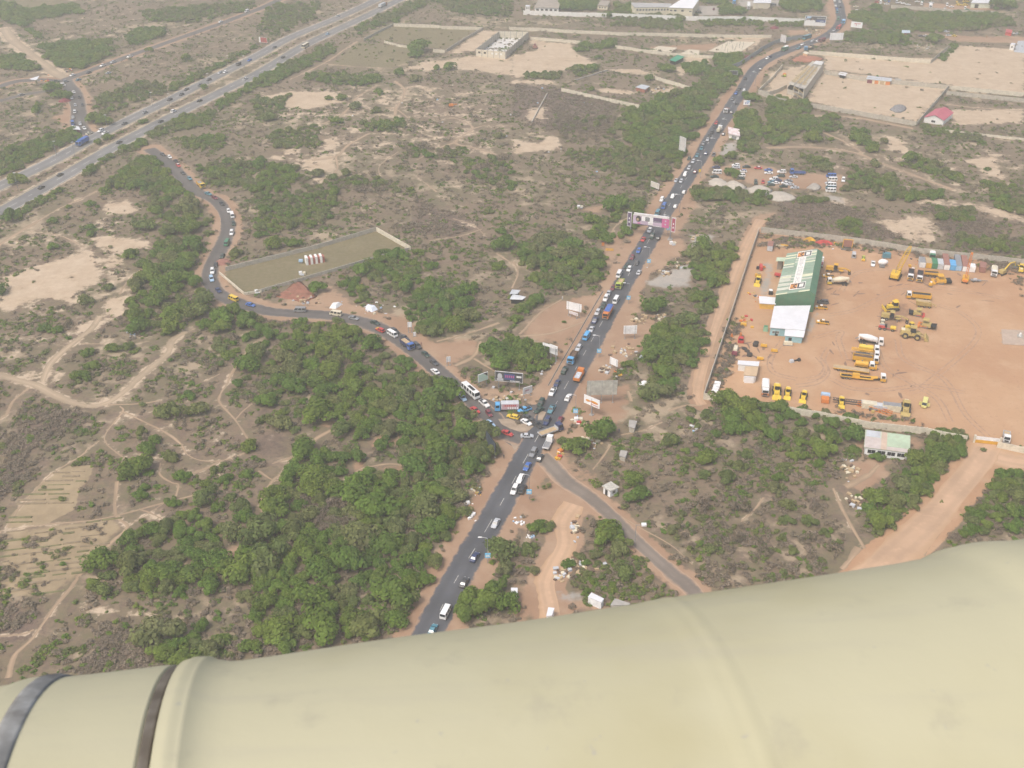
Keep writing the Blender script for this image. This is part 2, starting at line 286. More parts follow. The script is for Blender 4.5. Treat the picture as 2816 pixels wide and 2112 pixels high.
sands('t31', [(1700,70),(2212,180),(2212,290),(1900,200),(1560,90)], [(1150,30),(1500,60),(1560,120),(1260,100)], [(500,20),(740,50),(690,110),(520,90)], [(880,250),(1420,190),(1480,440),(1200,420)], amt=.7)
sands('K', [(-60,290),(0,270),(250,330),(520,400),(860,460),(1290,540),(1200,620),(860,600),(500,500),(0,370)], [(1700,500),(2000,560),(2040,680),(1720,610)], f='grey', amt=.75, clear=1)
sands('K', [(-10,110),(400,60),(760,60),(1100,160),(1450,200),(2040,200),(2050,480),(1650,470),(1300,480),(500,360),(0,270)], [(640,850),(960,780),(1000,850),(760,930)], f='red', amt=.75, clear=1)
sands('C', [(960,1190),(1240,1050),(1620,920),(1750,1000),(1600,1250),(1280,1280),(980,1240)], [(1640,470),(1940,460),(2050,500),(1850,640),(1640,690)], f='grey', amt=.9, clear=1)
sands('t20', [(1790,1330),(1840,1240),(1960,1200),(1940,1290),(1830,1345)], f='grey', amt=.9, clear=1)
sands('t21', [(830,870),(880,700),(1040,400),(1100,200),(1300,0),(1420,0),(1150,500),(1010,800),(620,1500),(300,1659),(200,1659)], [(280,1659),(640,1100),(790,880),(560,900),(300,960),(40,1230),(360,1320)], [(1560,0),(1640,30),(1480,360),(1520,500),(1330,640),(1120,800),(1140,900),(1070,1150),(1250,1000),(1300,1200),(800,1659),(620,1659),(1000,900),(1250,450)], [(740,380),(1020,370),(960,520),(800,700),(780,560)], [(560,150),(820,100),(760,190)], f='red', amt=.8, clear=.95)
sands('t22', [(620,0),(1050,0),(1000,250),(860,420),(560,560),(440,800),(330,760),(420,420),(560,200)], [(330,780),(620,1060),(560,1180),(330,1300),(0,1250),(0,1180)], [(450,660),(760,760),(740,860),(540,820)], f='red', amt=.8, clear=.9)
sands('Q', [(700,40),(1400,60),(1480,300),(1300,420),(1000,330),(760,330)], [(640,1100),(1200,1120),(1300,1300),(1900,1280),(1840,1380),(1100,1500),(700,1560)], f='red', amt=.8, clear=.9)
sands('t11', [(180,970),(540,780),(700,870),(880,980),(1280,1080),(1560,1290),(1900,1280),(1940,1300),(1880,1420),(1720,1500),(1500,1380),(1100,1140),(640,1010)], [(280,860),(420,790),(540,900),(340,960)], [(540,780),(720,840),(900,1000),(700,1000)], f='red', amt=.85, clear=.95)
sands('A', [(560,170),(1500,130),(1620,150),(1450,330),(1000,330),(700,260)], [(640,720),(1000,960),(1120,1240),(1000,1450),(720,1620),(800,1250),(760,950)], f='red', amt=.8, clear=.9)
YARD = [V('K',705,1045), V('S',2094,634), V('S',2262,652), V('S',2416,673), V('S',2543,694), V('S',2687,710), V('S',2830,725), V('S',2950,745), V('S',2950,1260), V('S',2750,1215), V('S',2640,1196), V('S',2550,1180), V('S',2396,1164), V('S',2270,1138), V('S',2150,1118), V('S',1976,1096), V('S',1945,1092)]
poly('yard', [G(*q) for q in YARD], 3); stroke('yard', RIGHTDIRT, 7, 3, .8); stroke('yard', RIGHTARM, 6, 3, .8)
sands('S', YARD, f='red', amt=1.0, clear=1, soft=1.5)
sands('S', [(2700,100),(2850,100),(2850,122),(2640,116),(2500,88)], f='red', amt=.7, clear=1)
sands('P', [(1450,480),(1580,560),(1720,760),(1760,960),(1640,1000),(1600,820),(1440,600)], [(930,1140),(1330,1030),(1330,1180),(1200,1250)], f='red', amt=.9, clear=1)
sands('O', [(370,60),(1640,130),(1680,200),(370,160)], f='red', amt=.95, clear=1)
sands('N', [(700,60),(880,40),(930,420),(860,520),(700,560),(760,300)], [(1080,100),(1180,140),(1200,560),(1030,600),(1110,420)], [(0,560),(380,540),(560,640),(0,660)], f='red', amt=.7, clear=1)
sands('M', [(700,90),(1200,90),(1210,230),(830,230)], [(1480,0),(2212,0),(2212,100),(1500,110)], f='grey', amt=.8, clear=1)
sands('t20', [(1180,400),(1790,370),(1720,440),(1200,420)], f='red', amt=.8, clear=1)
sands('t22', [(1390,1490),(1700,1470)] + [(1690,1500),(1500,1530)], f='red', amt=.7)
sands('t32', [(740,660),(1040,660),(1000,860),(840,950),(650,900)], [(1240,450),(1400,470),(1330,590),(1220,560)], [(190,280),(380,320),(360,350),(200,310)], [(740,360),(850,420),(830,640),(740,460)], f='red', amt=.85, clear=.9)
sands('F', [(250,940),(330,470),(520,440),(500,650),(420,960)], f='grey', amt=.75, clear=1); sands('F', [(1060,1230),(1150,1230),(1100,1450),(1040,1540),(1000,1700),(930,1690)], f='grey', amt=.8, clear=1)
sands('H', [(1880,1480),(2300,1500),(2300,1720),(1890,1690)], f='grey', amt=.8, clear=1)
sands('Q', [(1200,1180),(1540,1200),(1560,1250),(1300,1300),(1210,1240)], f='grey', amt=.8, clear=1)
sands('t12', [(930,560),(960,480),(1090,420),(1210,440),(1250,520),(1080,570)], [(540,270),(620,250),(710,320),(640,400),(560,380)], [(810,390),(890,350),(920,420)], [(1290,560),(1400,530),(1410,600)], [(1020,690),(1320,690),(1340,770),(1050,750)], [(850,640),(950,610),(960,740),(800,830)], [(1010,1320),(1110,1310),(1200,1490),(1040,1480)], [(1060,720),(1260,740),(1260,800),(1100,800)], f='red', amt=.7, clear=1, soft=5)
sands('t12', [(0,170),(150,180),(300,320),(0,350)], [(0,400),(310,430),(400,560),(200,640),(-20,640)], [(1120,240),(1230,260),(1240,420),(1160,400)], [(20,850),(220,900),(130,1010),(0,960)], [(460,820),(620,830),(580,890),(500,880)], f='burnt_and_shade', amt=.6, clear=.95, soft=6)
sands('t02', [(1700,1480),(2060,1400),(2080,1560),(1780,1630)], [(1540,1090),(1700,1080),(1600,1230),(1530,1180)], f='red', amt=.7, clear=1, soft=5)
sands('t03', [(700,250),(950,270),(1330,320),(1300,380),(900,340),(560,320)], [(500,520),(720,510),(590,570)], f='sand', amt=.7, clear=.9)
for v, q, am in (('t10',[(0,780),(900,700),(1400,740),(2212,880),(2212,1400),(1400,1310),(700,1560),(100,1450)],.36),('t20',[(0,900),(360,880),(430,1300),(0,1420)],.34),('t30',[(0,1240),(500,1230),(1000,1250),(2212,1250),(2212,1659),(1200,1659),(0,1400)],.30),('t00',[(0,0),(2212,0),(2212,420),(1400,800),(700,1160),(0,1400)],.22),('t01',[(0,350),(1300,60),(1400,700),(1000,1400),(0,1500)],.30),('t11',[(0,0),(2212,0),(2212,560),(1100,250),(0,500)],.24),('t02',[(900,60),(2212,60),(2212,1100),(1100,1100)],.27)):
    poly('sand', WP(v, q), 24, am)
# farm plot, grass plot and dark scrub
FARM = WP('t02', [(590,710),(820,700),(760,850),(680,900),(650,1080),(400,1210),(60,1240),(80,1150),(420,790)]); poly('farm', FARM, 2, 1); poly('clear', FARM, 2, .8)
FARM2 = WP('t02', [(60,1260),(400,1225),(1000,1150),(1060,1260),(800,1520),(640,1720),(450,1840),(-60,1830)]); poly('farm', FARM2, 6, .75); poly('clear', FARM2, 4, .55)
PLOT = WP('S', [(617,738),(704,718),(1033,629),(1127,682),(882,750),(713,802),(704,806),(672,808),(604,750)]); poly('grass', PLOT, 2, 1.25); poly('clear', PLOT, 1.5, 1)
for v, q in [('t10', [(640,560),(880,360),(1360,410),(1340,520),(1180,590),(800,580)]), ('t10', [(1100,220),(1950,240),(1640,430),(1360,390),(930,330)]), ('t00', [(0,-10),(660,-20),(380,80),(0,60)])]:
    poly('grass', WP(v, q), 6, .7); poly('clear', WP(v, q), 6, .55)
for v, q in [('t31', [(100,60),(480,80),(900,180),(860,300),(600,250),(100,230)]), ('t31', [(600,220),(1350,330),(1430,410),(900,400),(580,310)]), ('t31', [(1380,130),(2000,260),(2100,560),(1600,480)]), ('K', [(1000,620),(1300,560),(2100,760),(1750,920),(1000,850)]), ('K', [(740,930),(1500,870),(1530,960),(1000,1040)]),
    ('t02', [(120,400),(480,200),(700,260),(350,500),(100,900),(0,1000)]), ('t02', [(700,1190),(990,1150),(1060,1230),(860,1260),(700,1240)]), ('t03', [(0,260),(420,270),(260,560),(0,580)]), ('t03', [(830,520),(1330,540),(1300,760),(820,840)]), ('t20', [(0,720),(420,760),(900,900),(820,1150),(300,1120),(0,1000)]), ('t11', [(1380,60),(1800,220),(1950,300),(1700,400),(1330,360)])]:
    poly('burnt_and_shade', WP(v, q), 8, .85)
poly('grass', WP('O', [(1000,720),(2100,740),(2000,810),(1100,790)]), 3, .9)
poly('burnt_and_shade', WP('F', [(1000,1700),(880,1500)] + [(980,1640)]), 2, .1)
# strips of the yard that carry weeds and oil-dark soil along the walls
for v, q in [('I', [(490,0),(760,0),(640,260),(560,640),(330,1120),(120,1090),(300,600)]), ('J', [(0,1330),(1300,1490),(1560,1640),(0,1410)]), ('F', [(250,0),(900,40),(2200,220),(2200,330),(1400,250),(260,240)]), ('H', [(0,190),(2212,430),(2212,640),(1500,560),(600,400),(0,300)]), ('H', [(2000,720),(2212,640),(2212,1000),(2140,860)])]:
    poly('grass', WP(v, q), 4, .55); poly('burnt_and_shade', WP(v, q), 4, .5); erase(['clear'], WP(v, q), 3)
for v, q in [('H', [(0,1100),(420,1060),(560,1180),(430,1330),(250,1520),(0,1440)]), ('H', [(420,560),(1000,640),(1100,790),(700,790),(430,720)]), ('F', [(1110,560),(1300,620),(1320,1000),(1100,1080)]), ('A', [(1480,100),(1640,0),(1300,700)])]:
    poly('burnt_and_shade', WP(v, q), 5, .62)  # oil-dark soil by the machines; right of the hall, its shade painted into the ground

# ---- ground sheet, one mesh out to the horizon
def axis_ext(a, far): return np.concatenate([-np.array(far[::-1]) + a[0], a, np.array(far) + a[-1]])
far = [40, 120, 300, 700, 1500, 3500, 8000]
X1 = axis_ext(gx, far); Y1 = axis_ext(gy, far); nf = len(far); nx, ny = len(X1), len(Y1)
XX, YY = np.meshgrid(X1, Y1); co = np.zeros((nx*ny, 3), np.float32); co[:, 0] = XX.ravel(); co[:, 1] = YY.ravel()
ii = np.arange(nx*ny).reshape(ny, nx); quads = np.stack([ii[:-1,:-1], ii[:-1,1:], ii[1:,1:], ii[1:,:-1]], -1).reshape(-1, 4)
me = bpy.data.meshes.new("ground"); me.vertices.add(len(co)); me.vertices.foreach_set("co", co.ravel())
me.loops.add(quads.size); me.loops.foreach_set("vertex_index", quads.ravel().astype(np.int32))
me.polygons.add(len(quads)); me.polygons.foreach_set("loop_start", (np.arange(len(quads))*4).astype(np.int32))
me.update(calc_edges=True)
for k in ("sand", "red", "grass", "burnt_and_shade", "grey", "farm", "yard"):
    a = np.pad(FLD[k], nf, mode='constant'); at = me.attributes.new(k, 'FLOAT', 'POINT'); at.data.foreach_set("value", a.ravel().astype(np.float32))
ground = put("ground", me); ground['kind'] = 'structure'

def noise(nt, vec, scale, detail=5, rough=0.55, typ="ShaderNodeTexNoise"):
    n = nt.nodes.new(typ); n.inputs["Scale"].default_value = scale
    if typ == "ShaderNodeTexNoise": n.inputs["Detail"].default_value = detail; n.inputs["Roughness"].default_value = rough
    nt.links.new(vec, n.inputs["Vector"]); return n.outputs[0]
def math_(nt, op, a, b=None, c=None, clamp=False):
    n = nt.nodes.new("ShaderNodeMath"); n.operation = op; n.use_clamp = clamp
    for i, v in enumerate((a, b, c)):
        if v is None: continue
        if isinstance(v, (int, float)): n.inputs[i].default_value = v
        else: nt.links.new(v, n.inputs[i])
    return n.outputs[0]
def mixc(nt, f, a, b):
    n = nt.nodes.new("ShaderNodeMix"); n.data_type = 'RGBA'
    for s, v in ((0, f), (6, a), (7, b)):
        if isinstance(v, tuple): n.inputs[s].default_value = (*v, 1)
        elif isinstance(v, (int, float)): n.inputs[s].default_value = v
        else: nt.links.new(v, n.inputs[s])
    return n.outputs[2]
def rng(nt, v, a, b, c=0.0, d=1.0):
    n = nt.nodes.new("ShaderNodeMapRange"); n.interpolation_type = 'SMOOTHSTEP'
    for i, q in ((1, a), (2, b), (3, c), (4, d)): n.inputs[i].default_value = q
    nt.links.new(v, n.inputs[0]); return n.outputs[0]
gm, nt, pb = nodes_of("earth_and_scrub"); pb.inputs["Roughness"].default_value = 0.95; pb.inputs["Specular IOR Level"].default_value = 0.1
pos = nt.nodes.new("ShaderNodeNewGeometry").outputs["Position"]
att = {}
for k in ("sand", "red", "grass", "burnt_and_shade", "grey", "farm", "yard"):
    n = nt.nodes.new("ShaderNodeAttribute"); n.attribute_name = k; att[k] = n.outputs["Fac"]
big = noise(nt, pos, 0.018, 6, 0.6); mid = noise(nt, pos, 0.09, 7, 0.62); fine = noise(nt, pos, 0.55, 7, 0.65); tiny = noise(nt, pos, 2.2, 4, 0.6)
c = mixc(nt, rng(nt, big, .36, .64), (.208,.152,.104), (.165,.140,.084))
c = mixc(nt, math_(nt, 'MULTIPLY', rng(nt, mid, .46, .60), .9), c, (.225,.168,.118))
patch = noise(nt, pos, .22, 6, .65)
c = mixc(nt, math_(nt, 'MULTIPLY', rng(nt, patch, .51, .64), .5), c, (.138,.130,.070))
c = mixc(nt, math_(nt, 'MULTIPLY', rng(nt, patch, .48, .40), .65), c, (.168,.118,.092))
c = mixc(nt, math_(nt, 'MULTIPLY', rng(nt, fine, .47, .62), .6), c, (.128,.104,.074))
nat = math_(nt, 'MULTIPLY', rng(nt, math_(nt, 'ADD', math_(nt, 'MULTIPLY', big, .55), math_(nt, 'MULTIPLY', mid, .5)), .555, .63), .7)     # natural bare patches
c = mixc(nt, nat, c, (.40,.315,.215))
brk = math_(nt, 'ADD', math_(nt, 'ADD', math_(nt, 'MULTIPLY', mid, .42), math_(nt, 'MULTIPLY', patch, .36)), math_(nt, 'MULTIPLY', fine, .22))
def mask(a, amp=.9, lo=.36, hi=.62):
    return rng(nt, math_(nt, 'ADD', a, math_(nt, 'MULTIPLY', math_(nt, 'SUBTRACT', brk, .5), amp)), lo, hi)
c = mixc(nt, math_(nt, 'MULTIPLY', mask(att["grass"], 2.6), .85), c, mixc(nt, rng(nt, fine, .4, .65), (.165,.145,.075), (.215,.175,.105)))
c = mixc(nt, math_(nt, 'MULTIPLY', mask(att["burnt_and_shade"], 3.0), .85), c, mixc(nt, rng(nt, fine, .38, .66), (.165,.118,.092), (.115,.086,.068)))
c = mixc(nt, mask(att["farm"], 1.5), c, mixc(nt, rng(nt, brk, .38, .62), (.275,.210,.130), (.345,.265,.165)))
c = mixc(nt, mask(att["sand"], 3.2), c, mixc(nt, rng(nt, brk, .35, .65), (.405,.300,.200), (.52,.415,.300)))
redc = mixc(nt, att['yard'], mixc(nt, rng(nt, big, .38, .62), (.355,.235,.155), (.305,.190,.122)), mixc(nt, rng(nt, big, .38, .62), (.455,.282,.165), (.405,.235,.134)))
redc = mixc(nt, math_(nt, 'MULTIPLY', rng(nt, mid, .45, .72), .6), redc, mixc(nt, att['yard'], (.40,.285,.195), (.515,.350,.220)))
redc = mixc(nt, math_(nt, 'MULTIPLY', rng(nt, fine, .54, .74), .5), redc, (.27,.160,.105))
c = mixc(nt, mask(att["red"], 2.3), c, redc)
c = mixc(nt, math_(nt, 'MULTIPLY', math_(nt, 'MULTIPLY', mask(att["burnt_and_shade"], 3.0), att['yard']), .6), c, (.20,.125,.088))
c = mixc(nt, mask(att["grey"], 1.6), c, mixc(nt, rng(nt, brk, .38, .64), (.40,.355,.30), (.30,.28,.25)))
c = mixc(nt, math_(nt, 'MULTIPLY', rng(nt, tiny, .60, .75), .30), c, (.12,.09,.06))
nt.links.new(c, pb.inputs["Base Color"])
bmp = nt.nodes.new("ShaderNodeBump"); bmp.inputs["Strength"].default_value = 0.6; bmp.inputs["Distance"].default_value = 0.6
nt.links.new(brk, bmp.inputs["Height"]); nt.links.new(bmp.outputs[0], pb.inputs["Normal"])
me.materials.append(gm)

# ---- roads as ribbons a few millimetres proud of each other
def road_mat(name, base, dust, edge, cracks=.4):
    m, nt, p = nodes_of(name); p.inputs["Roughness"].default_value = .8; p.inputs["Specular IOR Level"].default_value = .25
    pos = nt.nodes.new("ShaderNodeNewGeometry").outputs["Position"]
    a = nt.nodes.new("ShaderNodeAttribute"); a.attribute_name = "across"; ac = a.outputs["Fac"]
    n1 = noise(nt, pos, .06, 5); n2 = noise(nt, pos, .5, 6); n3 = noise(nt, pos, 2.5, 4)
    c = mixc(nt, rng(nt, n1, .35, .65), tuple(v*.88 for v in base), tuple(v*1.15 for v in base))
    c = mixc(nt, math_(nt, 'MULTIPLY', rng(nt, n2, .5, .72), cracks), c, tuple(v*1.35 for v in base))
    wheel = math_(nt, 'ABSOLUTE', math_(nt, 'SUBTRACT', math_(nt, 'ABSOLUTE', ac), .45))          # polished wheel tracks either side
    c = mixc(nt, math_(nt, 'MULTIPLY', rng(nt, wheel, .30, .05), .35), c, tuple(v*.72 for v in base))
    e = rng(nt, math_(nt, 'ADD', math_(nt, 'ABSOLUTE', ac), math_(nt, 'MULTIPLY', math_(nt, 'SUBTRACT', n2, .5), .5)), edge, 1.02)
    c = mixc(nt, e, c, dust); c = mixc(nt, math_(nt, 'MULTIPLY', rng(nt, n3, .55, .8), .12), c, dust)
    nt.links.new(c, p.inputs["Base Color"]); return m
def ribbon(name, pts, hw, z, m, nac=6, jit=0.25, step=2.5, parent=None, kind='structure'):
    P = [np.array(p[:2]) for p in pts]; Q = [P[0]]
    for a, b in zip(P[:-1], P[1:]):
        d = np.linalg.norm(b - a); k = max(1, int(d / step))
        Q += [a + (b - a) * (i + 1) / k for i in range(k)]
    Q = np.array(Q); T = np.gradient(Q, axis=0); T /= np.linalg.norm(T, axis=1)[:, None] + 1e-9; Nn = np.stack([-T[:, 1], T[:, 0]], 1)
    n = len(Q); vs_, ac = [], []
    L = [np.convolve(RNG.normal(0, jit, n + 8), np.ones(9)/3, 'valid') for _ in (0, 1)]
    lim = .8*(hw if np.isscalar(hw) else min(hw))*2/nac
    L = [np.clip(l, -lim, lim) for l in L]
    hwv = np.full(n, hw) if np.isscalar(hw) else np.interp(np.linspace(0, 1, n), np.linspace(0, 1, len(hw)), hw)
    for i in range(n):
        for k in range(nac + 1):
            u = -1 + 2*k/nac; o = u*hwv[i] + (L[0][i] if k == 0 else L[1][i] if k == nac else 0)
            vs_.append((Q[i][0] + Nn[i][0]*o, Q[i][1] + Nn[i][1]*o, z)); ac.append(u)
    fs = [(i*(nac+1)+k+1, i*(nac+1)+k, (i+1)*(nac+1)+k, (i+1)*(nac+1)+k+1) for i in range(n-1) for k in range(nac)]
    me = bpy.data.meshes.new(name); me.from_pydata(vs_, [], fs); me.materials.append(m)
    at = me.attributes.new("across", 'FLOAT', 'POINT'); at.data.foreach_set("value", ac); me.update()
    o = put(name, me, parent)
    if kind: o['kind'] = kind
    return o, Q, Nn
ASPH = road_mat("asphalt", (.085,.088,.096), (.36,.235,.155), .80); ASPH2 = road_mat("worn_asphalt", (.120,.108,.100), (.36,.25,.17), .72)
MOTM = road_mat("motorway_concrete", (.185,.178,.172), (.34,.29,.22), .86); SIDEM = road_mat("dusty_tarmac", (.200,.165,.135), (.40,.27,.18), .6)
DIRT = road_mat("dirt_road", (.46,.305,.195), (.42,.27,.16), .55); TRACKM = road_mat("sandy_track", (.38,.29,.195), (.29,.22,.145), .4)
PATHM = road_mat("foot_path", (.36,.255,.165), (.25,.185,.12), .35)
def paved(name, pts, hw, z, m, **k): return ribbon(name, pts, hw, z, m, **k)
main_o, MQ, MN = paved("main_road", MAIN, [4.6]*6 + [5.0]*2 + [4.6]*12 + [4.4]*6, .030, ASPH, step=2)
west_o, WQ, WN = paved("side_road", WEST, 4.0, .022, ASPH2, step=2)
side_o, _, _ = paved("lane_road", SIDE, [3.6, 3.2, 2.8, 2.8, 2.8, 2.9], .016, SIDEM)
mu_o, UQ, UN = paved("motorway", MOT_U, 5.6, .030, MOTM, jit=.12); ml_o, LQ, LN = paved("motorway", MOT_L, 5.6, .030, MOTM, jit=.12)
fr_o, FQ, FN = paved("frontage_road", FRONT, 4.0, .026, ASPH2, jit=.5); lk_o, KQ, KN = paved("link_road", LINK, [4,5.5,5.5,5.5,5,4], .018, ASPH2, jit=.5); paved("slip_road", SLIP, 3.2, .012, ASPH2, jit=.5)
paved("dirt_track", LANE, 3.4, .012, TRACKM, jit=.6); paved("dirt_road", RIGHTDIRT, 5.3, .016, DIRT, jit=.8); paved("dirt_road", RIGHTARM, 4.6, .012, DIRT, jit=.8)
paved("dirt_road", YARDLANE, 2.2, .012, DIRT, jit=.5); paved("dirt_track", TRACK, 1.5, .012, TRACKM, jit=.5); paved("dirt_track", TRACK2, 1.1, .008, TRACKM, jit=.6); paved("dirt_track", SANDTRK, 3.0, .012, DIRT, jit=.8)
for i, (p, hw) in enumerate(PATHS): paved("foot_path", p, hw*.7, .010 + .0007*(i % 9), PATHM, nac=2, jit=hw*.3, step=1.6)
# junction apron
def sheet(name, pts, z, m, parent=None):
    mb = MB(); mb.face([(p[0], p[1], z) for p in pts]); o = mb.build(name, m, parent)
    if not parent: o['kind'] = 'structure'
    return o
sheet("junction_apron", [GV('A',*p) for p in [(1130,1230),(1060,1050),(880,930),(660,760),(480,560),(330,330),(480,270),(640,310),(820,380),(1150,425),(1400,400),(1540,330),(1640,420),(1500,900),(1330,1150)][::-1]], .014, ASPH2)
isl = MB(); isl.prism([tuple(GV('A',*p)[:2])+(0.02,) for p in [(830,625),(880,700),(1010,770),(1180,825),(1300,800),(1370,735),(1300,715),(1150,690),(1000,620)]], [tuple(GV('A',*p)[:2])+(0.14,) for p in [(830,625),(880,700),(1010,770),(1180,825),(1300,800),(1370,735),(1300,715),(1150,690),(1000,620)]])
ISLM = mat("island_dust", (.33,.255,.185), .95, 0, .2, .4); o = isl.build("traffic_island", ISLM); o['kind'] = 'structure'
isl = MB(); q = [(1440,560),(1480,500),(1560,520),(1500,640),(1430,640)]; isl.prism([tuple(GV('A',*p)[:2])+(0.02,) for p in q], [tuple(GV('A',*p)[:2])+(0.14,) for p in q]); o = isl.build("traffic_island", ISLM); o['kind'] = 'structure'
o = sheet("verge_patch", [GV('A',*p) for p in [(1000,965),(1150,985),(1290,975),(1180,1130),(1120,1180)]][::-1], .018, ISLM)
# painted lines
LINEM = mat("road_paint", (.60,.58,.52), .7, 0, .25, 1.5, .5, (.2,.18,.16)); YLINE = mat("road_paint_yellow", (.62,.48,.20), .7, 0, .2, 1, .5, (.3,.25,.2))
def lines(parent, Qs, Ns, offs, z, dash=None, w_=.13, m=LINEM, s0=0, s1=1e9):
    mb = MB(); s = 0
    for i in range(len(Qs)-1):
        d = np.linalg.norm(Qs[i+1]-Qs[i]); on = (dash is None) or (s % dash[1] < dash[0])
        if on and s0 < s < s1:
            for off in offs:
                a, b = Qs[i]+Ns[i]*off, Qs[i+1]+Ns[i+1]*off
                mb.face([(*(a+Ns[i]*w_), z), (*(a-Ns[i]*w_), z), (*(b-Ns[i+1]*w_), z), (*(b+Ns[i+1]*w_), z)])
        s += d
    return mb.build("lane_marking", m, parent)
lines(main_o, MQ, MN, [0.0], .036, (4.1, 12), .07)
for p_, q_, n_, sgn in ((mu_o, UQ, UN, 1), (ml_o, LQ, LN, -1)):
    lines(p_, q_, n_, [0.0], .036, (5.0, 12.5), .12); lines(p_, q_, n_, [4.75*sgn*-1], .036, None, .15, YLINE); lines(p_, q_, n_, [-4.75*sgn*-1], .036, None, .13)
# drain along the left edge of the main road
drain = [np.array(GV('B', x, y)[:2]) for x, y in [(1210,5),(1120,150),(940,460),(760,770),(560,1110),(375,1440)]]
mb = MB()
for a, b in zip(drain[:-1], drain[1:]):
    t = (b-a)/np.linalg.norm(b-a); nn = np.array((-t[1], t[0]))
    for o0, o1, z1 in ((-.30,-.2,.05),(.2,.30,.05)):
        mb.hexa([(*(a+nn*o0),0),(*(a+nn*o1),0),(*(b+nn*o1),0),(*(b+nn*o0),0),(*(a+nn*o0),z1),(*(a+nn*o1),z1),(*(b+nn*o1),z1),(*(b+nn*o0),z1)])
    mb.face([(*(a-nn*.2),.035),(*(b-nn*.2),.035),(*(b+nn*.2),.035),(*(a+nn*.2),.035)][::-1], 1)
o = mb.build("storm_drain", [CONC, mat("drain_mud", (.06,.05,.04), .9)]); o['kind'] = 'structure'

def ridges(pts, dirpts, gap, seed):
    rr = random.Random(seed); P = [(p[0], p[1]) for p in pts]; a, b = dirpts; d = Vector((b.x-a.x, b.y-a.y)).normalized(); nn = Vector((-d.y, d.x)); m = MB()
    ss = [p[0]*nn.x+p[1]*nn.y for p in P]; uu = [p[0]*d.x+p[1]*d.y for p in P]; s = min(ss)
    while s < max(ss):
        u = min(uu)
        while u < max(uu):
            L = rr.uniform(3, 9); c = d*(u+L/2) + nn*s
            if inside(np.array([c.x]), np.array([c.y]), P)[0] and rr.random() < .72:
                w_ = rr.uniform(.25,.5); h_ = rr.uniform(.15,.4); o = nn*rr.uniform(-.3,.3)
                q = [d*u+nn*(s-w_)+o, d*(u+L)+nn*(s-w_)+o, d*(u+L)+nn*(s+w_)+o, d*u+nn*(s+w_)+o]
                m.hexa([(v.x,v.y,0) for v in q]+[(v.x*.999+c.x*.001+nn.x*(.2 if k > 1 else -.2)*-1, v.y*.999+c.y*.001+nn.y*(.2 if k > 1 else -.2)*-1, h_) for k, v in enumerate(q)], rr.randrange(2))
            u += L + rr.uniform(.2, 2)
        s += gap*rr.uniform(.85,1.15)
    o = m.build("crop_rows", [mat("crop_green", (.165,.155,.075), .9, 0, .3, .8), mat("crop_dry", (.23,.18,.115), .9, 0, .25, .8)]); o['kind'] = 'stuff'
ridges(FARM, (GV('t02',400,990), GV('t02',680,985)), 2.3, 1); ridges(FARM2, (GV('t02',300,1400), GV('t02',800,1340)), 2.3, 2)

# wheel tracks and oil stains on the yard floor
TRK = mat("wheel_track", (.365,.232,.150), .95, 0, .25, .7)
for k, q in enumerate([[('J',100,900),('J',400,1040),('J',900,1060),('J',1500,1000),('J',2100,1100)],[('I',1500,1000),('I',1800,950),('I',1960,800),('I',1900,600),('I',1990,420)],[('I',1640,900),('I',1850,860),('I',1940,720),('I',1820,560)],[('F',1500,900),('F',1700,640),('F',2000,560),('H',300,560)],[('F',1300,1250),('F',1700,1180),('H',0,1000),('H',420,860),('H',1100,860),('H',1900,1000)],[('H',900,1100),('H',1300,1250),('H',1500,1600),('J',1500,1000),('J',1300,1100)],[('J',1900,1550),('J',1700,1200),('J',1300,950),('J',900,700),('J',760,300)],[('t32',1900,450),('t32',1700,250),('J',1800,900),('J',1200,600),('J',1100,300)],[('F',1100,1600),('F',1500,1500),('J',200,300),('J',300,600)],[('I',1300,300),('I',1100,600),('I',1150,800),('I',1500,900)]]):
    pts_ = catmull([GV(*p) for p in q])
    for off in (-.95, .95):
        A = np.array([p[:2] for p in pts_]); T = np.gradient(A, axis=0); T /= np.linalg.norm(T, axis=1)[:,None]+1e-9; o, _, _ = ribbon("wheel_track", [tuple(a) for a in A + np.stack([-T[:,1],T[:,0]],1)*off], .28, .006+.0006*k+(.0003 if off > 0 else 0), TRK, nac=2, jit=.08, step=2)
rr = random.Random(5); mb = MB()
for k in range(70):
    v, x, y = rr.choice([('H',1100,1000),('H',400,1000),('H',300,1350),('J',900,700),('J',400,500),('F',1500,900),('F',1200,1000),('H',800,760),('J',1200,1250),('I',900,450),('H',1500,850)]); p = GV(v, x+rr.gauss(0,260), y+rr.gauss(0,130)); a = rr.uniform(0,3); L, W_ = rr.uniform(.6,3.2), rr.uniform(.25,.9)
    if not inside(np.array([p.x]), np.array([p.y]), [G(*q) for q in YARD])[0]: continue
    mb.face([(p.x+L*math.cos(t)*math.cos(a)*f-W_*math.sin(t)*math.sin(a)*f, p.y+L*math.cos(t)*math.sin(a)*f+W_*math.sin(t)*math.cos(a)*f, .0125+.0002*k) for t, f in ((2*math.pi*i/11, rr.uniform(.55,1.1)) for i in range(11))])
o = mb.build("oil_stains", mat("oily_soil", (.22,.14,.10), .9, 0, .3, 1)); o['kind'] = 'stuff'
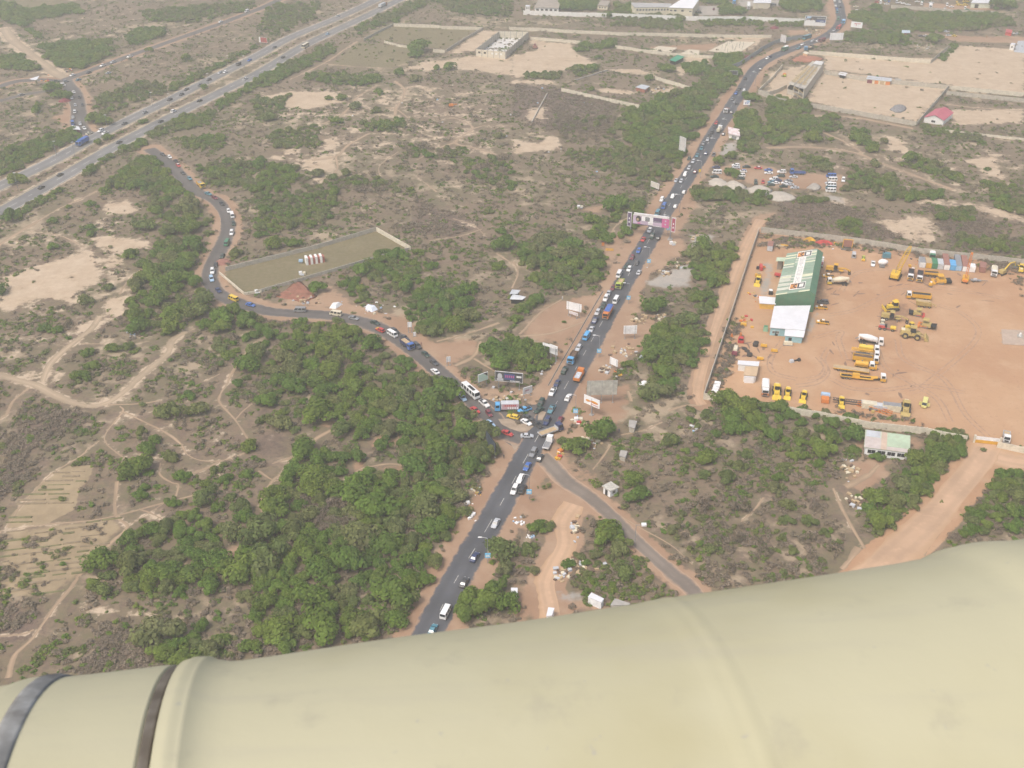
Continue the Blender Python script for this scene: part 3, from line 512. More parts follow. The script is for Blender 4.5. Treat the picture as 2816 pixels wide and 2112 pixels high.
# ------------------------------------------------------------------ walls
def unit_box(name, m, x=1, y=1, z=1):
    mb = MB(); mb.box(0, x, -y/2, y/2, 0, z, 0); return mb.mesh(name, [m])
BOXES = {}
def ubox(m):
    if m.name not in BOXES: BOXES[m.name] = unit_box("unit_" + m.name, m)
    return BOXES[m.name]
def wall(label, pts, h, th=.22, m=BLOCK, panel=3.2, parts=True, pillar=True, name="compound_wall", pm=None, top=True, gaps=()):
    """pts: photo points of the wall's top edge (top=True) or foot"""
    W = [G(p[0], p[1], h if top else 0) for p in pts]; W = [Vector((p.x, p.y, 0)) for p in W]
    pm = pm or m; t = thing(name, label, "wall", W[0]); mb = MB(); k = 0
    for a, b in zip(W[:-1], W[1:]):
        L = (b-a).length; n = max(1, round(L/panel)); d = (b-a)/n; yaw = math.atan2(d.y, d.x); u = d.normalized()
        for i in range(n):
            k += 1
            if k in gaps: continue
            p0 = a + d*i - W[0]; hh = h * (1 + random.uniform(-.025, .025))
            if parts:
                put("wall_panel", ubox(m), t, None, p0, (random.uniform(-.01,.01), 0, yaw), (d.length-.02, th, hh))
                if pillar: put("pillar", ubox(pm), t, None, p0 - u*.17, (0, 0, yaw), (.32, th+.16, hh+.12))
            else:
                q = [p0+u*.01, p0+d-u*.01]; nrm = Vector((-u.y, u.x, 0))*th/2
                mb.hexa([q[0]-nrm, q[1]-nrm, q[1]+nrm, q[0]+nrm]+[p+Vector((0,0,hh)) for p in (q[0]-nrm, q[1]-nrm, q[1]+nrm, q[0]+nrm)])
                if pillar:
                    nrm *= 1.7; q = [p0-u*.18, p0+u*.14]
                    mb.hexa([q[0]-nrm, q[1]-nrm, q[1]+nrm, q[0]+nrm]+[p+Vector((0,0,hh+.25)) for p in (q[0]-nrm, q[1]-nrm, q[1]+nrm, q[0]+nrm)], 1)
    if not parts:
        mb.build("wall_run", [m, pm], t)
    return t
wall("weathered block wall with pale capping along the yard's left side beside the dirt lane", [V('K',708,1022),V('S',2054,723),V('S',2003,881),V('S',1936,1081)], 2.7, .25, BLOCK, 4.0, pillar=False)
wall("grey panel wall along the yard's lower edge behind the bushes", [V('I',95,1112),V('I',330,1152),V('J',0,1408),V('J',700,1552),V('J',1550,1642),V('t32',1500,408),V('t32',1730,448)], 2.6, .2, PALEBLOCK, 3.6)
wall("grey panel wall continuing right of the white and orange gate", [V('t32',1995,498),V('t32',2212,545),V('S',2960,1262)], 2.4, .2, PALEBLOCK, 3.6)
wall("long grey panel wall along the yard's far side behind the containers", [V('K',745,1022),V('K',1480,1100),V('K',2200,1185),V('H',700,240),V('H',1500,322),V('H',2212,400),V('S',2950,735)], 2.8, .2, BLOCK, 3.0)
wall("low block wall closing the grassy plot, long side away from the road bend", [V('t01',1945,648),V('t11',0,583),V('t11',520,455),V('t11',1035,303)], 2.0, .25, BLOCK, 4.0, pillar=False)
wall("short pale block wall at the right end of the grassy plot", [V('t11',1040,303),V('t11',1335,470)], 2.2, .25, PALEBLOCK, 4.0, pillar=False)
wall("low block wall of the grassy plot, side facing the red soil patch", [V('t11',1325,478),V('t11',1120,530),V('t11',560,690),V('t11',0,850)], 1.6, .25, BLOCK, 4.0, pillar=False)
wall("low pale kerb wall at the left corner of the grassy plot by the road bend", [V('t01',1895,688),V('t01',2110,868),V('t01',2212,852)], 1.2, .3, PALEBLOCK, 4.0, pillar=False)
wall("grey wall below the pale building plot, behind the thick trees", [V('E',700,1030),V('E',990,1150),V('t30',370,890),V('t30',800,962),V('t30',1285,1052)], 2.8, .2, BLOCK, 3.2)
wall("grey wall dividing the pale plot from the red roofed house", [V('t30',1290,1050),V('t30',1565,735)], 2.6, .25, BLOCK, 4.0, pillar=False)
wall("grey wall behind the long shed on the pale building plot", [V('t30',490,606),V('t30',850,668),V('t30',1560,736)], 2.8, .2, BLOCK, 3.2)
wall("pale wall running right from the corner above the red roofed house", [V('t30',1575,742),V('t30',2212,800),V('S',2960,275)], 2.6, .2, PALEBLOCK, 4, pillar=False)
wall("second grey wall running right just below the pale one", [V('t30',1545,785),V('t30',2212,850),V('S',2950,290)], 2.6, .2, BLOCK, 4, pillar=False)
wall("cream wall between the bare sandy field and the bushes at upper right", [V('t30',355,435),V('t30',1405,515)], 2.8, .2, PALEBLOCK, 4.0, pillar=False)
wall("short wall climbing from the cream wall's end to the hedge", [V('t30',1410,515),V('t30',1560,395)], 2.8, .2, BLOCK, 4.0, pillar=False)
wall("thin pale wall right of the red roofed house along a dusty path", [V('t30',1400,1105),V('t30',1800,1150),V('t30',2212,1195),V('S',2940,393)], 1.4, .3, PALEBLOCK, 4, parts=False, pillar=False)
wall("pale wall slanting between the road and the unfinished timber topped building", [V('E',1060,645),V('E',930,810),V('E',780,945),V('E',700,1028)], 2.4, .25, PALEBLOCK, 4, pillar=False)
wall("cream pillared wall crossing the far open ground below the white perimeter wall", [V('L',0,410),V('L',640,435),V('L',900,455),V('L',1440,478),V('L',1690,495),V('M',0,495),V('M',800,515),V('M',1400,530),V('M',2000,530)], 2.4, .25, PALEBLOCK, 4.5, parts=False)
wall("short cream pillared wall beside the roofless warehouse shell", [V('L',330,560),V('L',720,590),V('L',1090,625)], 2.2, .25, PALEBLOCK, 4.5, parts=False)
wall("cream wall below the two pale concrete slabs", [V('L',1620,690),V('L',1840,718),V('M',0,745),V('M',430,800),V('M',1160,850)], 2.2, .25, PALEBLOCK, 4.5, parts=False)
wall("long cream wall slanting down into the roadside trees", [V('t20',430,760),V('t20',700,820),V('t20',1100,905)], 2.2, .25, PALEBLOCK, 4.5, parts=False)
wall("pale wall ending at the trees left of the main road", [V('t20',1240,660),V('t20',1450,720),V('t20',1645,785)], 2.4, .25, PALEBLOCK, 4.5, parts=False)
wall("broken pale wall stretch with stub pillars, far side of the scrubby far plot", [V('t10',1190,202),V('t10',1535,214),V('t10',1600,224),V('t10',1955,234)], 2.4, .25, PALEBLOCK, 4.5, parts=False, gaps=(20,21))
wall("grey wall with stub pillars on the right side of the scrubby far plot", [V('t10',1960,236),V('t10',1800,325),V('t10',1640,428)], 2.0, .25, BLOCK, 4.5, parts=False)
wall("ruined pale wall with upright stub pillars on the near side of the far plot", [V('t10',1110,352),V('t10',1230,385),V('t10',1360,400)], 1.6, .25, PALEBLOCK, 3.0, parts=False)
wall("short ruined pale wall next to the round bush at the far plot corner", [V('t10',1532,424),V('t10',1630,432)], 2.2, .25, PALEBLOCK, 3.0, parts=False)
wall("grey wall on the left side of the far plot near the motorway", [V('t10',1180,205),V('t10',1060,262),V('t10',930,332)], 1.8, .25, BLOCK, 4.5, parts=False)
wall("long white perimeter wall in front of the white factory buildings", [V('L',220,160),V('L',940,186),V('L',1500,198),V('M',0,218),V('M',800,248),V('M',1700,250),V('M',2212,275),V('N',350,345)], 3.4, .25, WHITEW, 4.0, parts=False)
HOARD = mat("blue_grey_hoarding", (.27,.31,.33), .6, 0, .15, .5, .25)
wall("blue grey sheet hoarding following the bend of the main road", [V('E',200,690),V('E',420,600),V('E',620,470),V('E',760,375),V('E',930,285),V('E',1060,245),V('E',1400,195)], 3.0, .1, HOARD, 2.4, pillar=False, name="site_hoarding")
wall("grey ruined wall stub rising in the dry scrub left of the main road", [V('t20',305,800),V('t20',250,900),V('t20',170,1050)], 1.0, .5, BLOCK, 4, parts=False, pillar=False)
wall("grey compound wall below the parked lorries at the top right", [V('O',-250,95),V('O',0,105),V('O',350,130),V('O',900,175),V('O',1680,205)], 2.6, .25, BLOCK, 5, parts=False, pillar=False)
wall("grey retaining wall strip in the scrub near the green roofed shed", [V('t20',540,690),V('t20',700,640),V('t20',830,600)], .8, .5, CONC, 5, parts=False, pillar=False)
# gate of the yard
gt = thing("yard_gate", "white over orange sliding gate in the yard's lower wall", "gate", GV('t32',1785,505)); A0, B0 = GV('t32',1785,505), GV('t32',1990,528); d = B0-A0; yaw = math.atan2(d.y, d.x)
for nm, z0, z1, mm in (("lower_panel", .1, 1.3, flat('amber')), ("upper_panel", 1.3, 2.6, flat('white'))):
    mb = MB(); mb.box(0, d.length, -.06, .06, z0, z1); mb.build(nm, mm, gt, rot=(0,0,yaw))
for x in (-.3, d.length+.3):
    mb = MB(); mb.box(x-.3, x+.3, -.3, .3, 0, 3.0); mb.build("gate_pillar", PALEBLOCK, gt, rot=(0,0,yaw))

# ------------------------------------------------------------------ buildings
def building(name, label, cat, roof, h, roofm, wallm, wins=(), doors=(), inset=.45, rth=.18, winh=1.2, winz=1.0, winm=GLASS, frame=True, ridge=None, sheets=0, floor2=False):
    """roof: photo points of the eaves corners (first two = front edge, left to right, then back right, back left); h per corner or one number"""
    hs = h if isinstance(h, (list, tuple)) else [h]*len(roof)
    W = [G(p[0], p[1], z) for p, z in zip(roof, hs)]; O = Vector((W[0].x, W[0].y, 0))
    P = [w_ - O for w_ in W]; cen = sum(P, Vector()) / len(P); cen.z = 0
    t = thing(name, label, cat, O); n = len(P)
    area = sum(P[i].x*P[(i+1)%n].y - P[(i+1)%n].x*P[i].y for i in range(n))
    ccw = area > 0
    # walls
    def ins(p): 
        v = Vector((p.x, p.y, 0)) - cen; L = v.length; return cen + v*((L - inset*1.3)/L)
    foot = [ins(p) for p in P]
    mb = MB(); idx = range(n)
    for i in idx:
        j = (i+1) % n; a, b = foot[i], foot[j]; za, zb = P[i].z - rth*.5, P[j].z - rth*.5
        q = [a, b, Vector((b.x,b.y,zb)), Vector((a.x,a.y,za))]
        mb.face(q if ccw else q[::-1])
    mb.build("wall", wallm, t)
    # roof
    mb = MB()
    if ridge is None:
        base = [p - Vector((0,0,rth)) for p in P]; top = list(P)
        if not ccw: base.reverse(); top.reverse()
        mb.prism(base, top)
    else:                                           # gable: ridge from middle of edge 0-1 to middle of edge 2-3
        r0 = (P[0]+P[1])/2 + Vector((0,0,ridge)); r1 = (P[2]+P[3])/2 + Vector((0,0,ridge)); dz = Vector((0,0,rth))
        for q in ([P[0], r0, r1, P[3]], [P[1], P[2], r1, r0]):
            nn = (q[1]-q[0]).cross(q[2]-q[0]); q = q if nn.z > 0 else q[::-1]
            mb.prism([p-dz for p in q], q)
        mg = MB(); g0 = [foot[0]+Vector((0,0,P[0].z-rth)), foot[1]+Vector((0,0,P[1].z-rth)), (foot[0]+foot[1])/2+Vector((0,0,P[0].z+ridge-rth-.1))]
        mg.face(g0 if ccw else g0[::-1]); mg.build("gable", wallm, t)
    mb.build("roof", roofm, t)
    # roof sheet seams as raised ribs
    if sheets:
        ms = MB(); a0, a1, b1, b0 = P[0], P[1], P[2], P[3]
        for k in range(1, sheets):
            u = k/sheets; a = a0.lerp(a1, u); b = b0.lerp(b1, u); e = (a1-a0).normalized()*.05; up = Vector((0,0,.035))
            ms.hexa([a-e, a+e, b+e, b-e, a-e+up, a+e+up, b+e+up, b-e+up])
        ms.build("roof_seam", roofm, t)
    wm = WHITEW if wallm is not WHITEW else CONC
    for (edge, u0, u1, cnt, z0, hh, fr) in wins:
        a, b = foot[edge], foot[(edge+1) % n]; e = (b-a); L = e.length; e.normalize(); out = Vector((e.y, -e.x, 0)) if ccw else Vector((-e.y, e.x, 0))
        for k in range(cnt):
            c0 = (u0 + (u1-u0)*(k + (1-fr)/2)/cnt)*L; c1 = c0 + (u1-u0)*fr/cnt*L; p0 = a + e*c0; p1 = a + e*c1
            mw = MB(); o1 = out*.03; z = Vector((0,0,1))
            q = [p0+o1+z*z0, p1+o1+z*z0, p1+o1+z*(z0+hh), p0+o1+z*(z0+hh)]; mw.face(q if ccw else q[::-1])
            wo = mw.build("window", winm, t)
            if frame:
                mf = MB(); f = .07
                for (s0, s1, t0, t1) in ((c0-f, c1+f, z0-f, z0), (c0-f, c1+f, z0+hh, z0+hh+f), (c0-f, c0, z0, z0+hh), (c1, c1+f, z0, z0+hh), ((c0+c1)/2-.03, (c0+c1)/2+.03, z0, z0+hh)):
                    x0, x1 = a+e*s0, a+e*s1; o2 = out*.09
                    mf.hexa([x0+z*t0, x1+z*t0, x1+o2+z*t0, x0+o2+z*t0, x0+z*t1, x1+z*t1, x1+o2+z*t1, x0+o2+z*t1])
                mf.build("frame", wm, wo)
    for (edge, u, wd, hh, dm) in doors:
        a, b = foot[edge], foot[(edge+1) % n]; e = (b-a); L = e.length; e.normalize(); out = Vector((e.y, -e.x, 0)) if ccw else Vector((-e.y, e.x, 0))
        p0 = a + e*(u*L - wd/2) + out*.03; p1 = p0 + e*wd; z = Vector((0,0,hh)); md = MB(); q = [p0, p1, p1+z, p0+z]; md.face(q if ccw else q[::-1]); md.build("door", dm, t)
    return t, O, P, foot
ROOFW = mat("white_roof_sheet", (.68,.68,.69), .5, 0, .05, .3, .15, (.50,.46,.40)); ROOFG = mat("grey_roof_sheet", (.40,.40,.39), .7, 0, .12, .3, .3)
ROOFB = mat("brown_roof_sheet", (.33,.29,.24), .8, 0, .14, .3, .3); CREAMW = mat("cream_wall", (.68,.62,.46), .8, 0, .08, .5, .2); AQUA = mat("aqua_wall", (.30,.52,.56), .8, 0, .12, .4, .25)
building("factory_building", "white two storey factory wing with rows of paired windows", "building", [V('L',1905,112),V('M',468,106),V('M',478,52),V('L',1850,38)], 7.2, ROOFG, CREAMW, wins=[(0,.03,.98,11,4.4,1.5,.62),(0,.10,.62,6,1.0,1.5,.62)], sheets=9)
building("factory_hall", "bright white roofed factory block at the right end of the wing", "building", [V('M',432,112),V('M',805,126),V('M',905,-20),V('M',640,-20)], 7.6, mat("bright_white_roof", (.80,.80,.80), .5, 0, .03, .3, .08), CREAMW, wins=[(0,.02,.36,2,4.6,1.2,.6),(0,.5,.66,1,4.6,1.5,.6),(0,.84,.98,1,4.6,.8,.7)], sheets=7)
building("staff_house", "white bungalow with five dark windows behind the perimeter wall", "house", [V('L',382,112),V('L',756,122),V('L',800,-30),V('L',455,-30)], [3.6,3.6,4.4,4.4], ROOFB, WHITEW, wins=[(0,.03,.97,5,1.0,1.5,.5)], sheets=8)
building("corner_kiosk", "small white sentry box at the left corner of the perimeter wall", "kiosk", [V('L',243,90),V('L',312,95),V('L',322,78),V('L',258,74)], 4.6, ROOFW, WHITEW, wins=[(0,.15,.85,2,2.4,1.2,.5)], inset=.2)
building("store_shed", "cream shed with brown roof between two big trees at top", "shed", [V('L',1338,78),V('L',1500,88),V('L',1535,15),V('L',1400,5)], 3.4, ROOFB, CREAMW, wins=[(0,.1,.9,3,1.0,1.2,.5)])
building("cream_depot", "cream depot wall and roof at the top right of the factory compound", "building", [V('M',1720,45),V('M',1988,45),V('M',2010,-40),V('M',1740,-40)], 4.8, ROOFW, CREAMW, doors=[(0,.25,3.4,3.6,PALEBLOCK),(0,.75,3.4,3.6,PALEBLOCK)])
building("motor_depot", "pale roofed depot among parked lorries at the top right", "building", [V('O',1225,52),V('O',1618,60),V('O',1650,-40),V('O',1290,-40)], 4.2, ROOFW, mat("pale_green_wall", (.62,.66,.52), .8), doors=[(0,.3,3,3,DARK)])
building("white_kiosk", "small white block house by the grey pad at the far right edge", "kiosk", [V('O',1958,822),V('O',2040,832),V('O',2062,800),V('O',1985,792)], 4.0, ROOFW, WHITEW, wins=[(0,.3,.7,1,1.8,1,.8)], inset=.15)
building("long_shed", "long site shed with orange and maroon doors on the pale plot", "shed", [V('t30',848,682),V('t30',1066,702),V('t30',1072,676),V('t30',862,652)], 2.7, ZINC, CREAMW, doors=[(0,.13,3.2,2.2,paint('maroon')),(0,.42,2.4,2.1,paint('orange')),(0,.66,2.6,2.1,paint('tan')),(0,.9,2.8,2.1,paint('orange'))])
building("block_hut", "grey block hut at the right end of the long site shed", "hut", [V('t30',1098,692),V('t30',1150,698),V('t30',1152,680),V('t30',1102,676)], 2.6, CONC, BLOCK, inset=.15)
building("red_roof_house", "white house with a magenta red gabled roof beside the pale plot", "house", [V('t30',1346,1012),V('t30',1522,1040),V('t30',1606,972),V('t30',1448,940)], 3.3, mat("magenta_roof", (.46,.11,.15), .7, 0, .1, .4, .2, (.4,.2,.18)), WHITEW, wins=[(0,.35,.62,1,1.0,1.1,.7)], ridge=2.3, sheets=0)
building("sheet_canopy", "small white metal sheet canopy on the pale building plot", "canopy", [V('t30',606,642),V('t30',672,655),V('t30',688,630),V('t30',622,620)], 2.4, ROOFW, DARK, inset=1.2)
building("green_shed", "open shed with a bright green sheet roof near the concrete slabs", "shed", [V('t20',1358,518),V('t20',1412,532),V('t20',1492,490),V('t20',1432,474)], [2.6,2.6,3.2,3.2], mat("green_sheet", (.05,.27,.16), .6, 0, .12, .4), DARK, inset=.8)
building("scrub_shack", "shack with a pale sheet roof and red brick walls in the scrub", "shack", [V('t20',1066,752),V('t20',1150,772),V('t20',1192,744),V('t20',1118,728)], 2.5, ZINC, mat("red_brick_wall", (.34,.13,.09), .9), inset=.4)
building("orange_gatehouse", "small flat roofed orange gatehouse by the red soil heap", "gatehouse", [V('E',1368,472),V('E',1442,492),V('E',1466,462),V('E',1396,448)], 3.0, PALEBLOCK, mat("apricot_wall", (.66,.42,.22), .8), inset=.2)
building("guard_house", "small square white guardhouse with dark openings by the lane", "guardhouse", [V('t22',850,925),V('t22',930,890),V('t22',855,840),V('t22',775,880)], 2.9, mat("mouldy_slab", (.50,.48,.42), .9, 0, .2, .8, .6, (.2,.18,.14)), mat("clean_white_wall", (.80,.80,.78), .8, 0, .04), wins=[(0,.28,.72,1,1.0,1.1,.9)], doors=[(3,.45,1.0,2.1,DARK)], inset=.45)
building("canteen_building", "long white building with a patchwork green roof beside the hedge", "building", [V('t32',830,546),V('t32',1226,596),V('t32',1232,445),V('t32',842,394)], [3.2,3.2,4.3,4.3], mat("patched_roof", (.40,.46,.34), .8, 0, .25, .12, .45, (.46,.38,.33)), mat("canteen_white", (.80,.80,.78), .8, 0, .04), wins=[(0,.04,.97,4,1.0,1.4,.78)], sheets=8)
CT = [o for o in COLL.objects if o.name.startswith("canteen_building")][0]
CP = [GV('t32',830,546,3.2), GV('t32',1226,596,3.2), GV('t32',1232,445,4.3), GV('t32',842,394,4.3)]; CO = Vector((CP[0].x, CP[0].y, 0)); CP = [p-CO for p in CP]
for u0, u1, v0, v1, cc in ((.01,.36,.0,.62,(.50,.44,.41)),(.03,.34,.64,.99,(.46,.49,.52)),(.365,.49,.0,.99,(.52,.40,.31)),(.50,.99,.0,.20,(.50,.44,.40)),(.50,.99,.22,.99,(.40,.50,.36))):
    L_ = lambda u, v: CP[0].lerp(CP[1],u).lerp(CP[3].lerp(CP[2],u),v); mb = MB(); q = [L_(u0,v0),L_(u1,v0),L_(u1,v1),L_(u0,v1)]; up_ = Vector((0,0,.06)); mb.prism([p+up_*.1 for p in q], [p+up_ for p in q]); mb.build("roof_sheet", mat("canteen_sheet_%d" % (u0*100+v0*7), cc, .8, 0, .12, .3, .25), CT)
OFF, OO, OP, _ = building("yard_office", "large white flat roofed yard office in front of the green hall", "office", [V('F',425,1440),V('F',962,1482),V('F',1048,1105),V('F',492,1112)], [3.7,3.7,4.1,4.1], ROOFW, AQUA, wins=[(0,.04,.30,2,1.0,1.1,.5)], doors=[(0,.2,1.1,2.1,DARK)], sheets=9)
building("office_lean_to", "lower white lean-to roof with blue wall on the office's near side", "lean-to", [V('F',646,1562),V('F',940,1590),V('F',964,1486),V('F',660,1462)], [2.9,2.9,3.4,3.4], ROOFW, AQUA, doors=[(0,.3,1.2,2.0,DARK)])
building("yellow_store", "narrow white roofed store with yellow base left of the green hall", "store", [V('F',268,1072),V('F',520,1088),V('F',528,985),V('F',258,960)], [2.6,2.6,3.1,3.1], ROOFW, mat("yellow_wall", (.66,.40,.08), .8), inset=.4)
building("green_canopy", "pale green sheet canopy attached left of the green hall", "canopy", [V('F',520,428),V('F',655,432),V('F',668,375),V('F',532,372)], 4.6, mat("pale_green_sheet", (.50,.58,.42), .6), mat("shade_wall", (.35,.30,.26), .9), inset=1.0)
building("wall_side_store", "white roofed store with pale walls near the yard's lower left corner", "store", [V('I',600,672),V('I',920,700),V('I',932,632),V('I',606,612)], 2.9, ROOFW, WHITEW, inset=.3)
building("tan_roof_hut", "tan roofed hut attached below the white roofed wall store", "hut", [V('I',688,838),V('I',888,852),V('I',918,706),V('I',716,702)], 3.0, mat("tan_roof", (.52,.38,.24), .85, 0, .1, .4, .2), WHITEW, inset=.3)
building("white_tank_block", "white water tank block below the tan roofed hut", "tank block", [V('I',706,866),V('I',858,872),V('I',862,846),V('I',712,842)], 2.6, ROOFW, mat("tank_white", (.80,.80,.79), .7, 0, .03), inset=.1)
building("grey_shack", "grey flat roofed shack in the scrub right of the roadside tree", "shack", [V('t22',1006,366),V('t22',1060,384),V('t22',1082,318),V('t22',1012,308)], 2.4, CONC, BLOCK, inset=.3)
building("slab_hut", "low grey slab roofed hut above the orange soil patch", "hut", [V('t22',926,618),V('t22',980,636),V('t22',1000,578),V('t22',938,570)], 1.8, CONC, BLOCK, inset=.15)
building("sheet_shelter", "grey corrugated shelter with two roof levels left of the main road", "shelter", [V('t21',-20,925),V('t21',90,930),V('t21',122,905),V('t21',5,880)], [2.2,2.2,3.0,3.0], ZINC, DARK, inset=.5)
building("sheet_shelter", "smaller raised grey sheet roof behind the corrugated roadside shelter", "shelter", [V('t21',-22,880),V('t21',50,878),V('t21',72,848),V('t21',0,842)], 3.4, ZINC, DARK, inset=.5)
building("roadside_store", "long white container like store just above the aircraft pod", "store", [V('Q',1578,1242),V('Q',1742,1312),V('Q',1775,1266),V('Q',1622,1190)], 2.6, ROOFW, mat("pod_store_white", (.74,.74,.73), .6), inset=.06, sheets=6)
building("white_cabin", "white square cabin beside the big roadside tree at bottom", "cabin", [V('Q',640,1196),V('Q',722,1200),V('Q',724,1134),V('Q',642,1132)], 2.6, ROOFW, WHITEW, inset=.1)
building("white_cabin", "white cabin with a ridged roof at the edge of the aircraft pod", "cabin", [V('Q',1070,1478),V('Q',1140,1470),V('Q',1172,1380),V('Q',1096,1370)], 2.6, ROOFW, WHITEW, inset=.1)
building("concrete_block_store", "grey flat roofed store half hidden by the aircraft pod", "store", [V('Q',1850,1345),V('Q',2080,1345),V('Q',2090,1320),V('Q',1905,1262)], 2.0, CONC, BLOCK, inset=.1)
building("fuel_canopy", "pale blue white canopy of the roadside station at far left", "canopy", [V('P',600,408),V('P',700,412),V('P',748,332),V('P',560,392)], 4.4, ROOFW, mat("canopy_yellow", (.62,.56,.30), .8), inset=3.0)
building("bus_shelter", "white shelter roof on red posts by the motorway link road", "shelter", [V('P',1380,1345),V('P',1530,1360),V('P',1500,1300),V('P',1362,1272)], 3.0, ROOFW, paint('maroon'), inset=1.2)
building("market_kiosk", "white and red roofed kiosk on the right of the main road", "kiosk", [V('D',1345,372),V('D',1522,412),V('D',1516,305),V('D',1338,268)], [2.8,2.8,3.4,3.4], mat("kiosk_roof", (.72,.66,.64), .7, 0, .2, .25, .6, (.45,.12,.10)), WHITEW, inset=.7, doors=[(0,.5,3,1.8,flat('grey'))])
building("brick_kiosk", "kiosk with pale blue roof and red wall on the far red lane", "kiosk", [V('O',-60,612),V('O',100,610),V('O',100,562),V('O',-50,556)], 3, mat("blue_roof", (.45,.52,.58), .6), mat("red_wall", (.42,.10,.08), .8), inset=.4)
building("red_kiosk", "bright red stall under trees at the far right lane", "kiosk", [V('O',1868,592),V('O',1990,606),V('O',2000,552),V('O',1880,536)], 2.6, paint('red'), paint('red'), inset=.3)
# flat concrete slabs under construction
def slab(name, label, cat, pts, z, m=CONC):
    W = [G(p[0], p[1], z) for p in pts]; o = Vector((W[0].x, W[0].y, 0)); top = [w_-o for w_ in W]; base = [Vector((p.x, p.y, 0)) for p in top]
    if sum(top[i].x*top[(i+1)%len(top)].y-top[(i+1)%len(top)].x*top[i].y for i in range(len(top))) < 0: top.reverse(); base.reverse()
    mb = MB(); mb.prism(base, top); ob = mb.build(name, m, None, loc=o); setlab(ob, label, cat); return ob
PALESLAB = mat("fresh_screed", (.56,.49,.37), .9, 0, .08, .3, .1)
slab("foundation_slab", "pale square foundation slab, left of two beside red soil", "slab", [V('t20',1190,432),V('t20',1372,450),V('t20',1428,412),V('t20',1268,397)], .5, PALESLAB)
slab("foundation_slab", "pale foundation slab, right of two, above the green roofed shed", "slab", [V('t20',1448,464),V('t20',1620,474),V('t20',1620,434),V('t20',1530,426)], .5, PALESLAB)
slab("foundation_slab", "large pale foundation slab with reinforcement posts by the hoarding", "slab", [V('M',1040,775),V('M',1490,815),V('M',1760,640),V('M',1340,625)], .3, PALESLAB)
slab("concrete_pad", "grey concrete pad on the right edge of the red yard", "slab", [V('H',1892,1690),V('H',2330,1720),V('H',2330,1490),V('H',1868,1468)], .25, mat('pad_dusty', (.43,.34,.27), .9, 0, .12, .4, .4))
slab("concrete_pad", "grey paved forecourt at the far right edge", "slab", [V('O',2020,960),V('O',2400,1000),V('O',2400,740),V('O',2100,760)], .15, mat("forecourt", (.40,.42,.44), .8))
t = thing("rebar_posts", "cluster of upright grey reinforcement posts on the large slab", "posts", GV('M',1350,700), group=None); base = GV('M',1350,700)
for x, y in [(1245,740),(1305,725),(1365,680),(1330,690),(1400,740),(1450,760),(1330,800),(1410,770),(1510,735),(1570,700),(1470,720),(1550,760),(1290,780),(1430,800),(1520,690),(1390,660)]:
    p = GV('M', x, y) - base; mb = MB(); mb.cyl(p, p + Vector((random.uniform(-.1,.1),0,3.0)), .11, n=5); mb.build("post", STEEL, t)
# ---- the green hall of the yard
HG = mat("green_cladding", (.075,.185,.11), .6, 0, .12, .25, .2); HR = mat("faded_green_roof", (.25,.345,.255), .6, 0, .2, .12, .35, (.36,.38,.28))
TRANS = mat("translucent_sheet", (.66,.66,.46), .6, 0, .08, .4, .25, (.40,.40,.28))
EL, RN, RF, EF = GV('F',520,950,6.4), GV('F',1030,882,9.4), GV('F',1152,242,9.4), GV('F',695,315,6.4)
O = Vector((EL.x, EL.y, 0)); nrm = Vector(((RN-RF).y*-1, (RN-RF).x, 0)).normalized()
if nrm.x < 0: nrm = -nrm
EL, RN, RF, EF = EL-O, RN-O, RF-O, EF-O; ER, ERF = RN + nrm*2.6 - Vector((0,0,1.6)), RF + nrm*2.6 - Vector((0,0,1.6))
hall = thing("workshop_hall", "long green workshop hall with signwriting painted on its striped roof", "workshop", O)
gnd = lambda p: Vector((p.x, p.y, 0))
mb = MB(); sh = lambda p, q, f: p.lerp(q, f)
wl = [(EL,EF),(ER,ERF)]
for a, b, flip in ((EL, EF, True), (ER, ERF, False)):
    q = [gnd(a), gnd(b), b - Vector((0,0,.1)), a - Vector((0,0,.1))]; mb.face(q[::-1] if flip else q)
mb.build("side_wall", HG, hall)
for a, r, e, flip in ((EL, RN, ER, False), (EF, RF, ERF, True)):
    mb = MB(); q = [gnd(a), gnd(e), e, r, a]; mb.face(q[::-1] if flip else q); mb.build("gable_wall", HG, hall)
# roof built sheet by sheet: 32 sheets down the long slope, some of them translucent or bleached
NS = 32; cols = {2: 'T', 4: 'T', 9: 'T', 14: 'h', 17: 'h', 19: 'T', 20: 'W', 22: 'W', 24: 'W', 25: 'W', 27: 'W', 28: 'W', 31: 'T', 0: 'g'}
BLEACH = mat("bleached_sheet", (.56,.56,.46), .65, 0, .14, .3, .35, (.36,.38,.30))
upn = (RN-EL).cross(RF-RN).normalized(); upn = upn if upn.z > 0 else -upn
for k in range(NS):
    kk = NS-1-k        # 0 = far end
    a0, a1 = EL.lerp(EF, k/NS+.0012), EL.lerp(EF, (k+1)/NS-.0012); b0, b1 = RN.lerp(RF, k/NS+.0012), RN.lerp(RF, (k+1)/NS-.0012)
    for s, (u0, u1) in enumerate(((-.02, .33), (.335, .665), (.67, 1.0))):
        code = cols.get(kk, ''); m_ = HR
        if code == 'T' and s != 1: m_ = TRANS
        if code == 'W' and s != 2: m_ = BLEACH
        if kk in (19, 20) and s == 2: m_ = TRANS
        if random.random() < .06: m_ = BLEACH
        q = [a0.lerp(b0, u0), a0.lerp(b0, u1), a1.lerp(b1, u1), a1.lerp(b1, u0)]; lift = upn*(.05 + .03*((k+s) % 2)); q = [p + lift for p in q]
        nn = (q[1]-q[0]).cross(q[2]-q[0]); q = q if nn.z > 0 else q[::-1]; mb = MB(); mb.prism([p - upn*.05 for p in q], q); mb.build("roof_sheet", m_, hall)
